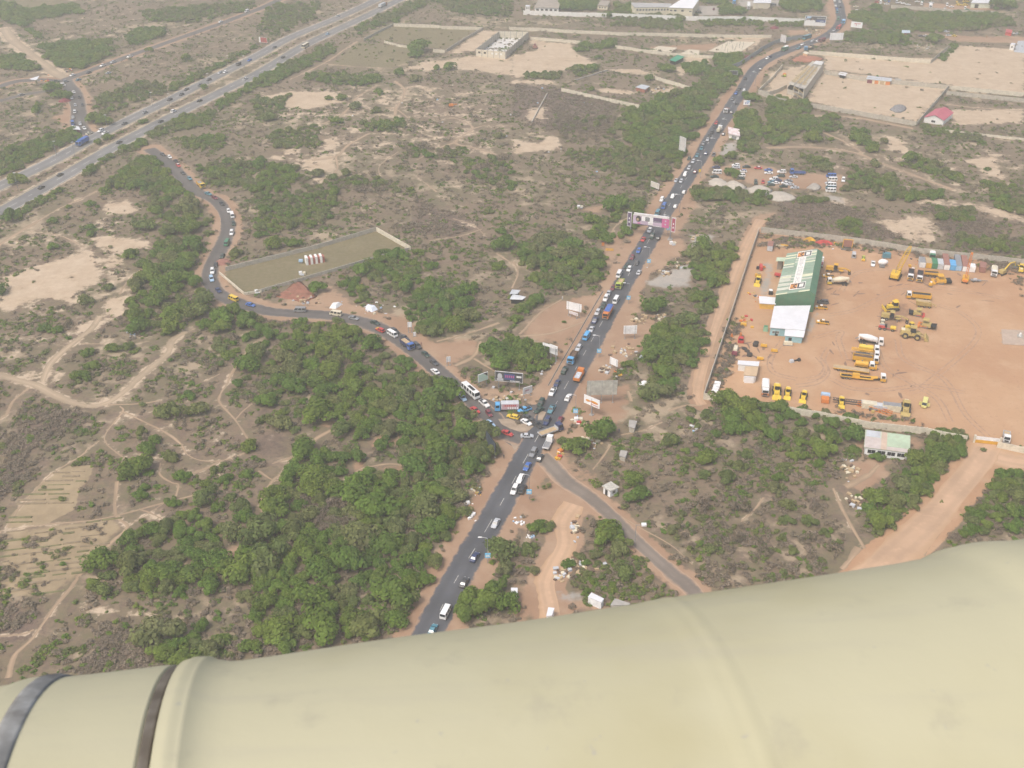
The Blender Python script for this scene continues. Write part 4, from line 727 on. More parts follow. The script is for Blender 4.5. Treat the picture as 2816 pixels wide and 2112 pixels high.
mb = MB(); q = [RN, ER+Vector((0,0,.05)), ERF+Vector((0,0,.05)), RF]; q = q if (q[1]-q[0]).cross(q[2]-q[0]).z > 0 else q[::-1]; mb.prism([p-upn*.04 for p in q], q); mb.build("back_slope", HG, hall)
# painted lettering on the roof (flat print a little proud of the sheets)
def R3(u, v, lift=.12): return EL.lerp(EF, v).lerp(RN.lerp(RF, v), u) + upn*lift       # u: eave->ridge, v: near->far
def rrect(mb, u0, u1, v0, v1, lift, m=0):
    q = [R3(u0,v0,lift), R3(u1,v0,lift), R3(u1,v1,lift), R3(u0,v1,lift)]; q = q if (q[1]-q[0]).cross(q[2]-q[0]).z > 0 else q[::-1]; mb.face(q, m)
def rline(mb, pts, wd, lift, m=0):
    for (a, b), (c, d) in zip(pts[:-1], pts[1:]):
        p, q = R3(a,b,lift), R3(c,d,lift); e = (q-p).normalized(); s = e.cross(upn)*wd/2; p -= e*wd*.3; q += e*wd*.3; f = [p-s, p+s, q+s, q-s]; f = f if (f[1]-f[0]).cross(f[2]-f[0]).z > 0 else f[::-1]; mb.face(f, m)
SGN = [mat("sign_white", (.74,.72,.66), .7, 0, .08, .5, .2), mat("sign_orange", (.62,.27,.08), .7, 0, .1), mat("sign_black", (.04,.04,.045), .7), mat("sign_faint_grey", (.46,.46,.45), .7)]
mb = MB()
rrect(mb, .44, .68, .20, .84, .125, 0)                       # long white strip
for v0, v1 in ((.83, .985), (.07, .225)):
    rrect(mb, .36, .84, v0, v1, .13, 0); rrect(mb, .38, .59, v0+.02, v1-.02, .14, 1); rrect(mb, .60, .82, v0+.02, v1-.02, .14, 2); rrect(mb, .65, .78, v0+.04, v1-.04, .15, 0)
    m0, m1 = v0+.035, v1-.035; rline(mb, [(.41,m0),(.57,m0)], .55, .15, 2); rline(mb, [(.41,m1),(.57,m1)], .55, .15, 2); rline(mb, [(.57,m0),(.47,(m0+m1)/2),(.57,m1)], .55, .15, 2)
GLY = {'D': [[(0,0),(0,1),(.6,1),(1,.6),(1,.4),(.6,0),(0,0)]], 'E': [[(1,0),(0,0),(0,1),(1,1)],[(0,.5),(.7,.5)]], 'S': [[(1,.9),(.5,1),(0,.8),(.1,.55),(.9,.45),(1,.2),(.5,0),(0,.1)]], 'I': [[(.5,0),(.5,1)]], 'M': [[(0,0),(0,1),(.5,.4),(1,1),(1,0)]],
    'O': [[(.3,0),(0,.3),(0,.7),(.3,1),(.7,1),(1,.7),(1,.3),(.7,0),(.3,0)]], 'N': [[(0,0),(0,1),(1,0),(1,1)]], 'L': [[(0,1),(0,0),(1,0)]], 'T': [[(.5,0),(.5,1)],[(0,1),(1,1)]]}
y = .815
for ch in "DE SIMONE LTD":
    if ch == ' ': y -= .02; continue
    for s in GLY[ch]: rline(mb, [(.50 + .12*(1-p[1]) if False else .50 + .12*p[0], y - .036*(1-p[1])) for p in s], .28, .15, 3)
    y -= .051
mb.build("roof_sign", SGN, hall)
# ---- roofless warehouse shell
sh_ = thing("warehouse_shell", "roofless grey block warehouse shell with a pale floor", "warehouse", GV('S',1309,139)); O = GV('S',1309,139); hw_ = 5.0
c4 = [G(*V('t10',1900,425),hw_), G(*V('t10',2155,448),hw_), G(*V('t20',140,275),hw_), G(*V('t10',2100,270),hw_)]; c4 = [Vector((p.x,p.y,0))-O for p in c4]
for k in range(4):
    a, b = c4[k], c4[(k+1)%4]; d = b-a; n_ = max(1, round(d.length/4.5)); yaw = math.atan2(d.y, d.x)
    for i in range(n_):
        put("wall_panel", ubox(BLOCK if k in (1,3) else PALEBLOCK), sh_, None, a + d*(i/n_), (0,0,yaw), (d.length/n_-.03, .25, hw_ + random.uniform(-.05,.05)))
        put("column", ubox(CONC), sh_, None, a + d*(i/n_) - d.normalized()*.2, (0,0,yaw), (.4, .45, hw_+.3))
mb = MB(); mb.face([p+Vector((0,0,.15)) for p in c4]); mb.build("floor", mat("pale_floor", (.62,.60,.56), .9, 0, .06, .3, .12), sh_)
for u in (.08, .27, .52, .66, .82):
    mb = MB(); p0 = c4[0].lerp(c4[1], u); e = (c4[1]-c4[0]).normalized(); out = Vector((e.y,-e.x,0))*.2; z = Vector((0,0,1)); mb.face([p0+out+z*2.4, p0+e*1.6+out+z*2.4, p0+e*1.6+out+z*3.7, p0+out+z*3.7]); mb.build("window", DARK if u < .3 else WHITEW, sh_)
# ---- unfinished building with timber formwork deck
zt = 7.0; fl, fr_, nr, nl = [GV('E', *p, zt) for p in ((1515,588),(1692,612),(1405,1005),(1150,930))]; O = Vector((nl.x, nl.y, 0)); fl, fr_, nr, nl = [p-O for p in (fl, fr_, nr, nl)]
ub = thing("unfinished_building", "unfinished grey block building topped with rows of raw timber planks", "building", O)
def wallq(nm, a, b, z0, z1, m, th=.3):
    d = b-a; yaw = math.atan2(d.y, d.x); return put(nm, ubox(m), ub, None, Vector((a.x,a.y,z0)), (0,0,yaw), (d.length, th, z1-z0))
wallq("block_wall", gnd(nr), gnd(fr_), 0, zt-.4, BLOCK); wallq("block_wall", gnd(nl), gnd(nr), 0, 3.2, BLOCK); wallq("block_wall", gnd(nl), gnd(fl), 0, 4.6, BLOCK); wallq("block_wall", gnd(fl), gnd(fr_), 0, zt-.2, BLOCK)
mb = MB(); q = [p - Vector((0,0,.45)) for p in (nl, nr, fr_, fl)]; mb.prism([p-Vector((0,0,.2)) for p in q], q); mb.build("deck", BLOCK, ub)
for k in range(26):
    v = .10 + .70*k/26; a = nl.lerp(fl, v) .lerp(nr.lerp(fr_, v), .04); b = nl.lerp(fl, v).lerp(nr.lerp(fr_, v), .97); d = b-a
    put("plank", ubox(WOOD), ub, None, a + Vector((0,0,-.2+.05*(k%3))), (0,0,math.atan2(d.y,d.x)+random.uniform(-.03,.03)), (d.length*random.uniform(.8,1), .75, .12))
for u in (.35, .66):
    a = nl.lerp(nr, u); b = fl.lerp(fr_, u); d = b-a; put("beam", ubox(CONC), ub, None, a+Vector((0,0,-.05)), (0,0,math.atan2(d.y,d.x)), (d.length*.9, .5, .2))
cap = [nl.lerp(fl,.86).lerp(nr.lerp(fr_,.86),.3), nr.lerp(fr_,.86), fr_, fl.lerp(fr_,.3)]; mb = MB(); mb.prism([p+Vector((0,0,.02)) for p in cap], [p+Vector((0,0,.3)) for p in cap]); mb.build("finished_slab", mat("pale_slab", (.58,.57,.54), .85), ub)
st = [nl.lerp(nr, .42), nr]; dy = (nl-fl).normalized()*2.6
mb = MB(); q = [p + Vector((0,0,.1)) for p in (st[0]+dy, st[1]+dy, st[1], st[0])]; mb.prism([p-Vector((0,0,.25)) for p in q], q); mb.build("balcony_slab", CONC, ub)
mb = MB(); q = [gnd(p) + Vector((0,0,3.4)) for p in (st[0]+dy, st[1]+dy, st[1], st[0])]; mb.prism([p-Vector((0,0,.25)) for p in q], q); mb.build("balcony_slab", CONC, ub)
for u in (0, .5, 1):
    p = gnd(st[0].lerp(st[1], u)) + gnd(dy)*.95; mb = MB(); mb.box(-.2,.2,-.2,.2,0,zt-.1); mb.build("column", PALEBLOCK, ub, loc=p)
for z in (3.6, .4):
    a = st[0]+gnd(dy); b = st[1]+gnd(dy); mb = MB(); mb.cyl(Vector((a.x,a.y,z+2.6)), Vector((b.x,b.y,z+.6)), .22, n=4); mb.build("stair_beam", WOOD, ub)
mb = MB(); e = gnd(nr-nl).normalized(); p = gnd(nl).lerp(gnd(nr), .62); out = gnd(dy).normalized()*.2; z = Vector((0,0,1)); mb.face([p+out+z*.8, p+e*1.4+out+z*.8, p+e*1.4+out+z*2.2, p+out+z*2.2]); mb.build("window", DARK, ub)
fw = wall("grey front wall of the unfinished building plot with a round headed opening", [V('E',720,1035),V('E',860,1060),V('E',1000,1020),V('E',1130,950)], 2.6, .25, BLOCK, 4, pillar=False)

# ------------------------------------------------------------------ signs, billboards, gantry, lamps
POSTM = mat("galvanised_post", (.30,.31,.32), .6, .3, .15, 1, .2); SIGNW = mat("board_white", (.85,.85,.84), .6, 0, .05, .5, .15); SIGNB = mat("board_back", (.83,.83,.82), .65, 0, .08, .5, .3)
def panelobj(name, parent, P1, d, yaw, z0, h, m, th=.14, y0=0):
    mb = MB(); mb.box(0, d, -th/2+y0, th/2+y0, z0, z0+h); return mb.build(name, m, parent, rot=(0,0,yaw))
def billboard(label, v, bl, br, z0, h, face=SIGNW, cols=4, rows=1, legs=2, art=None, mono=False, cat="billboard", facecam=True, name="billboard", frame=None):
    P1, P2 = GV(v, *bl, z0), GV(v, *br, z0); d = P2-P1; L = d.length; yaw = math.atan2(d.y, d.x); o = Vector((P1.x, P1.y, 0)); t = thing(name, label, cat, o, yaw)
    for i in range(cols):
        for j in range(rows):
            mb = MB(); mb.box(L*i/cols+.015, L*(i+1)/cols-.015, -.08, .0, z0+h*j/rows+.015, z0+h*(j+1)/rows-.015); mb.build("panel", face, t)
    mb = MB(); f = .09
    for x0, x1, a, b in ((-f,L+f,z0-f,z0),(-f,L+f,z0+h,z0+h+f),(-f,0,z0,z0+h),(L,L+f,z0,z0+h)): mb.box(x0,x1,-.10,.10,a,b)
    mb.build("frame", frame or SIGNB, t)
    xs = [L/2] if mono else [L*(.12+.76*k/(legs-1)) for k in range(legs)]
    for x in xs:
        r = .28 if mono else .11; mb = MB(); mb.cyl((x,.16,0),(x,.16,z0+h*.9), r, n=8); mb.build("post", POSTM, t)
        mb = MB(); mb.box(x-r*2.4,x+r*2.4,.16-r*2.4,.16+r*2.4,0,.25); mb.build("footing", CONC, t)
    if not mono:
        mb = MB()
        for x in xs: mb.box(x-.05,x+.05,-.12,-.085,z0,z0+h)
        if not art: mb.build("batten", POSTM, t)
    if art:
        for nm, m, shapes in art:
            mb = MB()
            for s in shapes: mb.face([(L*x, -.095 - .004*len(nm) % .003 - (.006 if nm != 'print_ground' else 0) - .003*art.index((nm,m,shapes)), z0+h*y_) for x, y_ in s])
            mb.build(nm, m, t)
    return t
def rect(a, b, c, d): return [(a,c),(b,c),(b,d),(a,d)]
def ell(cx, cy_, rx, ry, n=14, a=0): return [(cx+rx*math.cos(2*math.pi*i/n)*math.cos(a)-ry*math.sin(2*math.pi*i/n)*math.sin(a), cy_+rx*math.cos(2*math.pi*i/n)*math.sin(a)+ry*math.sin(2*math.pi*i/n)*math.cos(a)) for i in range(n)]
def pm(c, k=1): return mat("print_%s_%g" % (c, k), tuple(x*k for x in PAL[c]), .6, 0, .05, .5, .08)
billboard("large blank white billboard on two posts left of the main road", 'B', (655,270), (875,320), 2.9, 3.3, cols=5)
billboard("white advert strip hanging under the large blank billboard posts", 'B', (695,335), (822,378), 1.6, .9, face=mat("faded_advert", (.62,.56,.56), .7, 0, .2, .8), cols=1, rows=1, name="advert_board", cat="sign")
billboard("white backed billboard facing away on the bare ground right of the road", 'B', (1520,652), (1716,646), 2.4, 3.4, SIGNB, cols=3)
billboard("white angled billboard beside the trees on the left road verge", 'B', (400,935), (512,978), 3.0, 3.6, cols=3)
billboard("long thin white billboard seen edge-on above the angled one", 'B', (295,820), (512,885), 6.6, .9, cols=4, name="billboard")
billboard("small white tilted signboard beside a round bush right of the road", 'B', (1313,1100), (1425,1152), 2.0, 2.7, cols=2)
billboard("huge weathered grey billboard frame with peeling lattice panels", 'B', (960,1582), (1415,1572), 3.6, 5.7, mat("peeling_panel", (.47,.46,.40), .85, 0, .22, .5, .5, (.28,.27,.22)), cols=6, rows=4, legs=3, frame=CONC)
billboard("white billboard picturing orange sausages and red lettering, on one post", 'S', (1606.5,1106), (1648,1124), 4.0, 3.2, cols=1, mono=True, art=[("sausage_print", pm('orange'), [ell(.25,.45,.16,.13,14,.5), ell(.66,.50,.27,.15,14,-.05)]), ("highlight_print", pm('amber',1.2), [ell(.25,.50,.11,.05,12,.5), ell(.66,.56,.2,.05,12,-.05)]), ("lettering_print", pm('red'), [rect(.45+.055*k,.485+.055*k,.09,.22) for k in range(9)])])
billboard("white framed billboard with a dark picture and red lettering above the junction", 'S', (1362,1046), (1437,1053), 3.2, 3.9, pm('black',1.6), cols=1, art=[("portrait_print", pm('silver'), [ell(.17,.5,.09,.34), rect(.06,.30,.05,.30)]), ("picture_print", pm('navy',1.6), [rect(.33,.72,.2,.85)]), ("lettering_print", pm('pink',.9), [rect(.37+.07*k,.41+.07*k,.42,.68) for k in range(5)]), ("caption_print", pm('white'), [rect(.55+.05*k,.585+.05*k,.06,.16) for k in range(7)] + [rect(.78,.96,.5,.7)])], frame=SIGNW)
billboard("pale green board leaning left of the framed billboard", 'S', (1315.5,1051), (1341,1042), 2.4, 3.0, mat("mint_board", (.45,.60,.50), .7, 0, .06), cols=1, art=[("stain_print", pm('charcoal'), [[(.5,.98),(.95,.98),(.98,.45),(.8,.7)]])])
billboard("faded grey white hoarding tilted on the dirt above the junction", 'A', (1210,248), (1342,208), 1.4, 2.6, mat("faded_board", (.58,.57,.57), .8, 0, .15, .7, .3), cols=3, art=[("lettering_print", pm('maroon',1.6), [rect(.22+.1*k,.28+.1*k,.4,.62) for k in range(5)])])
billboard("dark backed billboard seen almost edge-on beside the trees at the junction", 'A', (650,985), (792,1190), 1.2, 5.0, mat("blue_black_board", (.045,.062,.085), .7, 0, .15), cols=5, frame=DARK)
billboard("tall white upright billboard standing over trees left of the far road", 't20', (1443,1292), (1494,1312), 3.0, 7.6, mat("dusty_board", (.62,.60,.57), .75, 0, .1, .6, .3), cols=2, rows=4)
billboard("small pale billboard back on dark posts by the orange verge", 't20', (1200,1608), (1268,1634), 1.2, 2.7, mat("pale_board", (.66,.62,.54), .75, 0, .1, .6, .3), cols=3)
billboard("wide billboard with people in white beside blue text at the bend", 'N', (345,470), (735,482), 2.6, 7.2, SIGNW, cols=1, mono=True, art=[("picture_print", pm('charcoal'), [rect(.02,.98,.36,.97)]), ("sky_print", pm('pale_blue'), [[(.03,.60),(.10,.96),(.30,.96),(.28,.80)]]), ("shirt_print", pm('white'), [ell(.16,.42,.14,.2), ell(.38,.42,.13,.18)]), ("face_print", pm('brown',2), [ell(.13,.66,.05,.1), ell(.36,.66,.045,.1)]), ("band_print", pm('navy',2), [[(.5,.52),(.6,.38),(.98,.34),(.98,.6),(.6,.66)]]), ("lettering_print", pm('silver'), [rect(.56+.055*k,.6+.055*k,.74,.82) for k in range(7)]+[rect(.72,.9,.44,.52)]), ("swoosh_print", pm('white'), [[(.0,.34),(.4,.28),(.75,.36),(1,.34),(1,.0),(0,.0)]])], frame=SIGNW)
billboard("blank white two panel billboard right of the road's upper bend", 'N', (818,740), (1062,738), 2.8, 5.0, cols=2)
billboard("white billboard with red script and a lower strip by the bushes", 'N', (1210,500), (1415,522), 2.6, 4.2, cols=3, art=[("lettering_print", pm('red',1.1), [ell(.36,.66,.1,.07,10,.3), ell(.5,.7,.14,.06,10,-.1), ell(.72,.72,.16,.06,10,.15), rect(.45,.5,.3,.6)])])
billboard("tall narrow white panel where the hoarding meets the road", 'E', (1028,296), (1106,320), 1.6, 5.0, mat("white_slats", (.62,.61,.60), .75, 0, .1, .6, .3), cols=4)
billboard("dark screened billboard above the trees on the road's left verge", 'E', (250,802), (376,804), 2.2, 2.5, mat("dark_screen", (.07,.075,.085), .5, 0, .1), cols=3)
billboard("small blue and white advert board right of the far road", 'E', (465,1260), (562,1265), 1.0, 2.8, SIGNW, cols=1, art=[("picture_print", pm('navy',3), [rect(.3,.45,.15,.7), rect(.6,.75,.2,.8)]), ("band_print", pm('pale_blue'), [rect(.48,.98,.6,.95)])])
billboard("white square signboard on two legs beside the bend's dirt verge", 't11', (1312,1166), (1346,1164), 2.6, 2.0, cols=1, cat="sign", name="signboard")
billboard("low white signboard standing just right of the square one", 't11', (1360,1242), (1382,1240), .5, 1.5, cols=1, cat="sign", name="signboard")
billboard("white signboard on the bare corner below the dark cars", 't11', (1648,1468), (1680,1462), 1.8, 2.0, cols=1, cat="sign", name="signboard")
billboard("little red and white name board by the motorway bushes", 't10', (30,362), (96,370), 1.4, 3.6, mat("red_board", (.34,.08,.07), .7), cols=1, cat="sign", name="signboard", art=[("edge_print", pm('white'), [rect(.0,.18,.0,1)])])
# advertising gantry
zg = 5.6; PL, PR = GV('C',733,470), GV('C',1338,552); d = PR-PL; L = d.length; yaw = math.atan2(d.y, d.x); gan = thing("advert_gantry", "pink and white advertising gantry spanning the main road", "gantry", PL, yaw)
WP_ = mat("gantry_white", (.74,.72,.71), .6, 0, .06, .5, .15); PINK = mat("gantry_pink", (.56,.13,.30), .6, 0, .06); LIL = mat("gantry_lilac", (.52,.42,.52), .6, 0, .2, .12); PURP = mat("gantry_purple", (.12,.08,.16), .6)
for x in (0, L):
    for y_ in (-.0, 1.0):
        mb = MB(); mb.cyl((x,y_,0),(x,y_,11.0), .22, n=8); mb.build("post", POSTM, gan)
    mb = MB(); mb.box(x-1,x+1,-.8,1.8,0,.4); mb.build("footing", CONC, gan)
gx0, gx1 = .9, L-1.0
mb = MB(); mb.box(gx0,gx1,.2,.8,zg,zg+4.4); mb.build("beam_box", WP_, gan)
mb = MB(); mb.box(gx0+.3,gx1-.2,.1,.9,zg+4.4,zg+5.4); mb.build("top_box", WP_, gan)
def gp(nm, m, shapes, y_):
    mb = MB()
    for s in shapes: mb.face([(gx0+(gx1-gx0)*a, y_, zg+4.4*b) for a, b in s])
    mb.build(nm, m, gan)
gp("lilac_print", LIL, [rect(0,.42,.02,.98)], .19); gp("cream_print", SIGNW, [rect(.42,.56,.3,.97), rect(.24,.42,.45,.98)], .183); gp("purple_print", PURP, [rect(.56,.80,.30,.98), rect(.0,.56,.0,.06)], .18); gp("violet_print", LIL, [rect(.56,.80,.06,.45)], .174)
gp("pink_print", PINK, [rect(.80,1,.0,1)], .18); gp("hair_print", pm('black'), [ell(.15,.62,.075,.34)], .176); gp("face_print", pm('tan',1.1), [ell(.13,.55,.035,.16)], .170); gp("lip_print", PINK, [ell(.17,.15,.05,.07)], .170)
gp("badge_print", pm('charcoal'), [rect(.34,.46,.45,.9)], .174); gp("lettering_print", pm('silver'), [rect(.355+.03*k,.375+.03*k,.55,.62) for k in range(3)]+[rect(.355+.03*k,.375+.03*k,.70,.80) for k in range(3)]+[ell(.9,.74,.022,.10), ell(.9,.36,.024,.10)]+[rect(.58+.02*k,.592+.02*k,.5,.58) for k in range(10)], .165)
for x0, mm, nm in ((-1.7, PURP, "left_wing"), (L+.15, mat("gantry_crimson", (.38,.06,.12), .6), "right_wing")):
    mb = MB(); mb.box(x0,x0+1.9,-.25,.15,4.2,11.2); wing = mb.build(nm, WP_, gan)
    mb = MB(); mb.face([(x0+.2,-.262,4.5),(x0+1.7,-.262,4.5),(x0+1.7,-.262,10.9),(x0+.2,-.262,10.9)]); mb.build("print_face", mm, wing)
    mb = MB(); mb.face([(x0+a,-.268,z) for a, z in ell(.95,8.2,.28,.5)]); mb.face([(x0+a,-.268,z) for a, z in ell(.95,6.4,.28,.5)]); mb.build("emblem_print", SIGNW, wing)
# street lamps with blue advert boxes
LAMPG = "street lamps along the right edge of the main road"; BLUE = mat("advert_blue", (.16,.50,.74), .5, 0, .08, 1, .1); LAMPW = mat("lamp_head", (.74,.74,.72), .5)
def lamp(label, base, toward, blue=True, hgt=9.6):
    t = thing("street_lamp", label, "street lamp", base, math.atan2(toward.y, toward.x), LAMPG)
    mb = MB(); mb.cyl((0,0,0),(0,0,hgt-.4), .11, .06, 8); mb.build("pole", POSTM, t)
    mb = MB(); mb.cyl((0,0,hgt-.4),(1.6,0,hgt), .05, .05, 6); mb.build("arm", LAMPW, t)
    mb = MB(); mb.box(1.5,2.7,-.2,.2,hgt-.05,hgt+.12,0,.15,.06); mb.build("lamp_head", LAMPW, t)
    if blue:
        bx = MB(); bx.box(-.8,.8,-.16,.16,2.0,3.6); b_ = bx.build("advert_box", BLUE, t, rot=(0,0,-math.atan2(toward.y,toward.x)))
        mb = MB()
        for z in (2.4, 2.9): mb.face([(-.55,-.172,z),(.55,-.172,z),(.55,-.172,z+.28),(-.55,-.172,z+.28)])
        mb.build("advert_print", SIGNW, b_)
    return t
left = (GV('B',600,1100)-GV('B',1130,1100)); left.normalize()
for v, x, y_, lab in [('Q',360,762,"nearest one, beside the round roadside tree"), ('t22',148,945,"one at the fork of the dusty lane"), ('A',2005,520,"one between the sausage billboard and the white crates"), ('B',1148,932,"one level with the pale blue tipper lorry"), ('C',710,1450,"one beside the blue tarpaulin lorry"), ('C',1020,892,"one midway between two dusty clearings"), ('C',1312,396,"one under the right end of the gantry")]:
    lamp("street lamp with a blue advert box, " + lab, GV(v, x, y_, 2.2) * 1 - Vector((0,0,2.2)), left)
for k, (x, y_) in enumerate([(555,1295),(880,780),(1085,440),(1265,150)]):
    b = GV('D', x, y_, 9.6); b.z = 0; lamp("plain street lamp beyond the gantry, %s one up the road from it" % ordw(k+1), b - left*2.2, left, False)
for k, (x, y_) in enumerate([(320,1220),(615,760)]):
    b = GV('E', x, y_, 9.6); b.z = 0; lamp("plain street lamp near the road's upper bend, %s one" % ("lower", "upper")[k], b - left*2.2, left, False)
# motorway and lane poles
b = GV('t22',1165,1350,6.0); b.z = 0
t = thing("lane_floodlight", "white floodlight box on a pole beside the dusty lane", "lamp", GV('t22',1060,1390)); mb = MB(); mb.cyl((0,0,0),(0,0,7.5), .1, .07, 6); mb.build("pole", POSTM, t); mb = MB(); mb.box(-.2,2.3,-.06,.06,7.4,7.5); mb.build("arm", POSTM, t); mb = MB(); mb.box(1.5,2.9,-.55,.55,7.4,7.9); mb.build("lamp_box", SIGNW, t)
for k, (x, y_) in enumerate([(120,1498),(460,1225),(620,1232),(905,998),(1298,803),(1450,815),(1787,640),(1960,485),(2098,487)]):
    b = GV('t00', x, y_, 8); b.z = 0; o = thing("motorway_lamp", "slim motorway lamp pole above the far carriageway, %s from the left edge" % ordw(k+1), "lamp pole", b, 0, "lamp poles along the motorway"); mb = MB(); mb.cyl((0,0,0),(0,0,8.2), .12, .07, 6); mb.build("pole", POSTM, o); mb = MB(); mb.box(-.4,.9,-.15,.15,8.2,8.4); mb.build("lamp_head", LAMPW, o)
# ------------------------------------------------------------------ vehicles: shared part meshes, paint set per vehicle
PSLOT = mat("paint_base", (.5,.5,.5), .4); CARG = GLASS
def ring8(x, zl, zm, zt, wl, wm, wt): return [(x,-wl,zl),(x,wl,zl),(x,wm,zm),(x,wt,zt),(x,-wt,zt),(x,-wm,zm)]
SPEC = dict(  # length, width, belt, roof, windscreen base x, windscreen top x, rear glass top x, rear glass base x, hood z, boot z
    saloon=(4.4,1.74,.92,1.42,.95,.28,-.95,-1.55,.86,.94), hatchback=(3.9,1.68,.94,1.48,.95,.35,-1.45,-1.86,.86,.92), estate=(4.5,1.76,.95,1.50,.98,.32,-1.75,-2.12,.88,.95),
    suv=(4.7,1.86,1.08,1.82,1.05,.50,-1.95,-2.25,1.06,1.10), minibus=(5.1,1.84,1.20,2.15,2.30,1.80,-2.42,-2.50,1.10,1.2), pickup=(5.1,1.80,1.04,1.72,1.10,.55,-.62,-.72,1.0,.98), bus=(9.5,2.45,1.55,3.0,4.62,4.45,-4.62,-4.72,1.3,1.5))
PROTO = {}
def car_proto(kind):
    if kind in PROTO: return PROTO[kind]
    L, Wd, belt, roof, wb, wt_, rt, rb, hz, bz = SPEC[kind]; w2 = Wd/2; x0, x1 = -L/2, L/2; r = .33 if kind != 'bus' else .5; zl = .27 if kind != 'bus' else .45; parts = []
    mb = MB(); nb = hz - .12
    if kind in ('minibus', 'bus'):
        st = [ring8(x0,zl+.1,.8,belt,w2*.9,w2*.96,w2*.92), ring8(x0+.12,zl,.8,belt,w2*.94,w2,w2*.98), ring8(wb-.1,zl,.8,belt,w2*.94,w2,w2*.97), ring8(x1-.1,zl,.7,hz,w2*.92,w2*.96,w2*.88), ring8(x1,zl+.12,.65,hz-.25,w2*.82,w2*.88,w2*.8)]
    elif kind == 'pickup':
        st = [ring8(x0,zl+.1,.7,bz,w2*.9,w2*.96,w2*.94), ring8(x0+.1,zl,.7,bz,w2*.95,w2,w2*.97), ring8(rb,zl,.7,bz,w2*.95,w2,w2*.97), ring8(wb,zl,.7,belt,w2*.95,w2,w2*.95), ring8(x1-.3,zl,.65,nb+.06,w2*.92,w2*.97,w2*.84), ring8(x1,zl+.12,.6,nb-.12,w2*.78,w2*.84,w2*.7)]
    else:
        st = [ring8(x0,zl+.12,.62,bz-.12,w2*.80,w2*.86,w2*.76), ring8(x0+.18,zl,.62,bz,w2*.94,w2*.98,w2*.86), ring8(rb+.1,zl,.62,belt,w2*.96,w2,w2*.9), ring8(wb,zl,.62,belt,w2*.96,w2,w2*.9), ring8(x1-.35,zl,.6,nb,w2*.92,w2*.96,w2*.8), ring8(x1,zl+.12,.5,nb-.16,w2*.74,w2*.8,w2*.66)]
    mb.loft(st)
    e = .02; wr = w2*(.74 if kind not in ('minibus','bus') else .86); wbt = w2*(.90 if kind not in ('minibus','bus') else .97)
    q = [(rb,-wbt,belt-.03),(wb,-wbt,belt-.03),(wb,wbt,belt-.03),(rb,wbt,belt-.03),(rt,-wr,roof-.06),(wt_,-wr,roof-.06),(wt_,wr,roof-.06),(rt,wr,roof-.06)]
    mb.hexa(q); mb.hexa([q[4],q[5],q[6],q[7],(rt+.15,-wr*.88,roof),(wt_-.15,-wr*.88,roof),(wt_-.15,wr*.88,roof),(rt+.15,wr*.88,roof)])
    parts.append(("body", mb.mesh(kind+"_body", [PSLOT]), None, True))
    lp = lambda a, b, t: tuple(a[i]+(b[i]-a[i])*t for i in range(3))
    def quad(a, b, c, d, ox, oy, oz, s=.10):
        cen = tuple((a[i]+b[i]+c[i]+d[i])/4 for i in range(3)); return [tuple(p[i]+(cen[i]-p[i])*s+(ox,oy,oz)[i] for i in range(3)) for p in (a,b,c,d)]
    m = MB(); m.face(quad(q[1],q[2],q[6],q[5],.03,0,.03,.09)); parts.append(("windscreen", m.mesh(kind+"_windscreen", [CARG]), None, False))
    m = MB(); m.face(quad(q[3],q[0],q[4],q[7],-.03,0,.03,.12)); parts.append(("rear_window", m.mesh(kind+"_rear_window", [CARG]), None, False))
    for s in (-1, 1):
        m = MB(); a, b, c, d = (q[0],q[1],q[5],q[4]) if s < 0 else (q[2],q[3],q[7],q[6]); nw = {'minibus':3,'bus':5}.get(kind, 2)
        for k in range(nw):
            t0, t1 = k/nw+.02, (k+1)/nw-.02
            m.face(quad(lp(a,b,t0),lp(a,b,t1),lp(d,c,t1),lp(d,c,t0),0,s*.03,.01,.14))
        parts.append(("side_window", m.mesh(kind+"_side_window", [CARG]), None, False))
    if kind == 'pickup':
        m = MB(); m.box(x0+.12, rb-.08, -w2*.84, w2*.84, bz-.02, bz+.012); parts.append(("load_bed", m.mesh("pickup_load_bed", [mat("bed_liner", (.04,.04,.045), .8)]), None, False))
    m = MB(); m.cyl((0,-.11,0),(0,.11,0), r, n=10); m.cyl((0,-.125,0),(0,.125,0), r*.55, n=8, m=1); wm = m.mesh(kind+"_wheel", [TYRE, STEEL])
    wx = (x1*.62, x0*.62)
    for x in wx:
        for s in (-1, 1): parts.append(("wheel", wm, (x, s*(w2-.10), r), False))
    lm = MB(); 
    for s in (-1, 1): lm.box(x1-.10, x1-.005 if kind in ('minibus','bus') else x1-.06, s*w2*.62-.14, s*w2*.62+.14, .55, .70)
    parts.append(("headlights", lm.mesh(kind+"_headlights", [mat("lamp_glass", (.65,.66,.66), .2)]), None, False))
    # far version, one mesh with the paint in slot 0
    fm = MB()
    for nm, me_, loc, pnt in parts:
        if nm in ("headlights",): continue
        lo = loc or (0,0,0); b = len(fm.v); fm.v += [(v.co.x+lo[0], v.co.y+lo[1], v.co.z+lo[2]) for v in me_.vertices]
        for p in me_.polygons: fm.f.append(tuple(b+i for i in p.vertices)); fm.m.append(0 if pnt else (1 if 'wind' in nm else 2))
    PROTO[kind] = (parts, fm.mesh(kind+"_far", [PSLOT, CARG, TYRE])); return PROTO[kind]
KINDN = dict(saloon="saloon car", hatchback="hatchback", estate="estate car", suv="off-road car", minibus="minibus", pickup="pickup truck", bus="bus")
CATN = dict(saloon="car", hatchback="car", estate="car", suv="car", minibus="minibus", pickup="pickup", bus="bus")
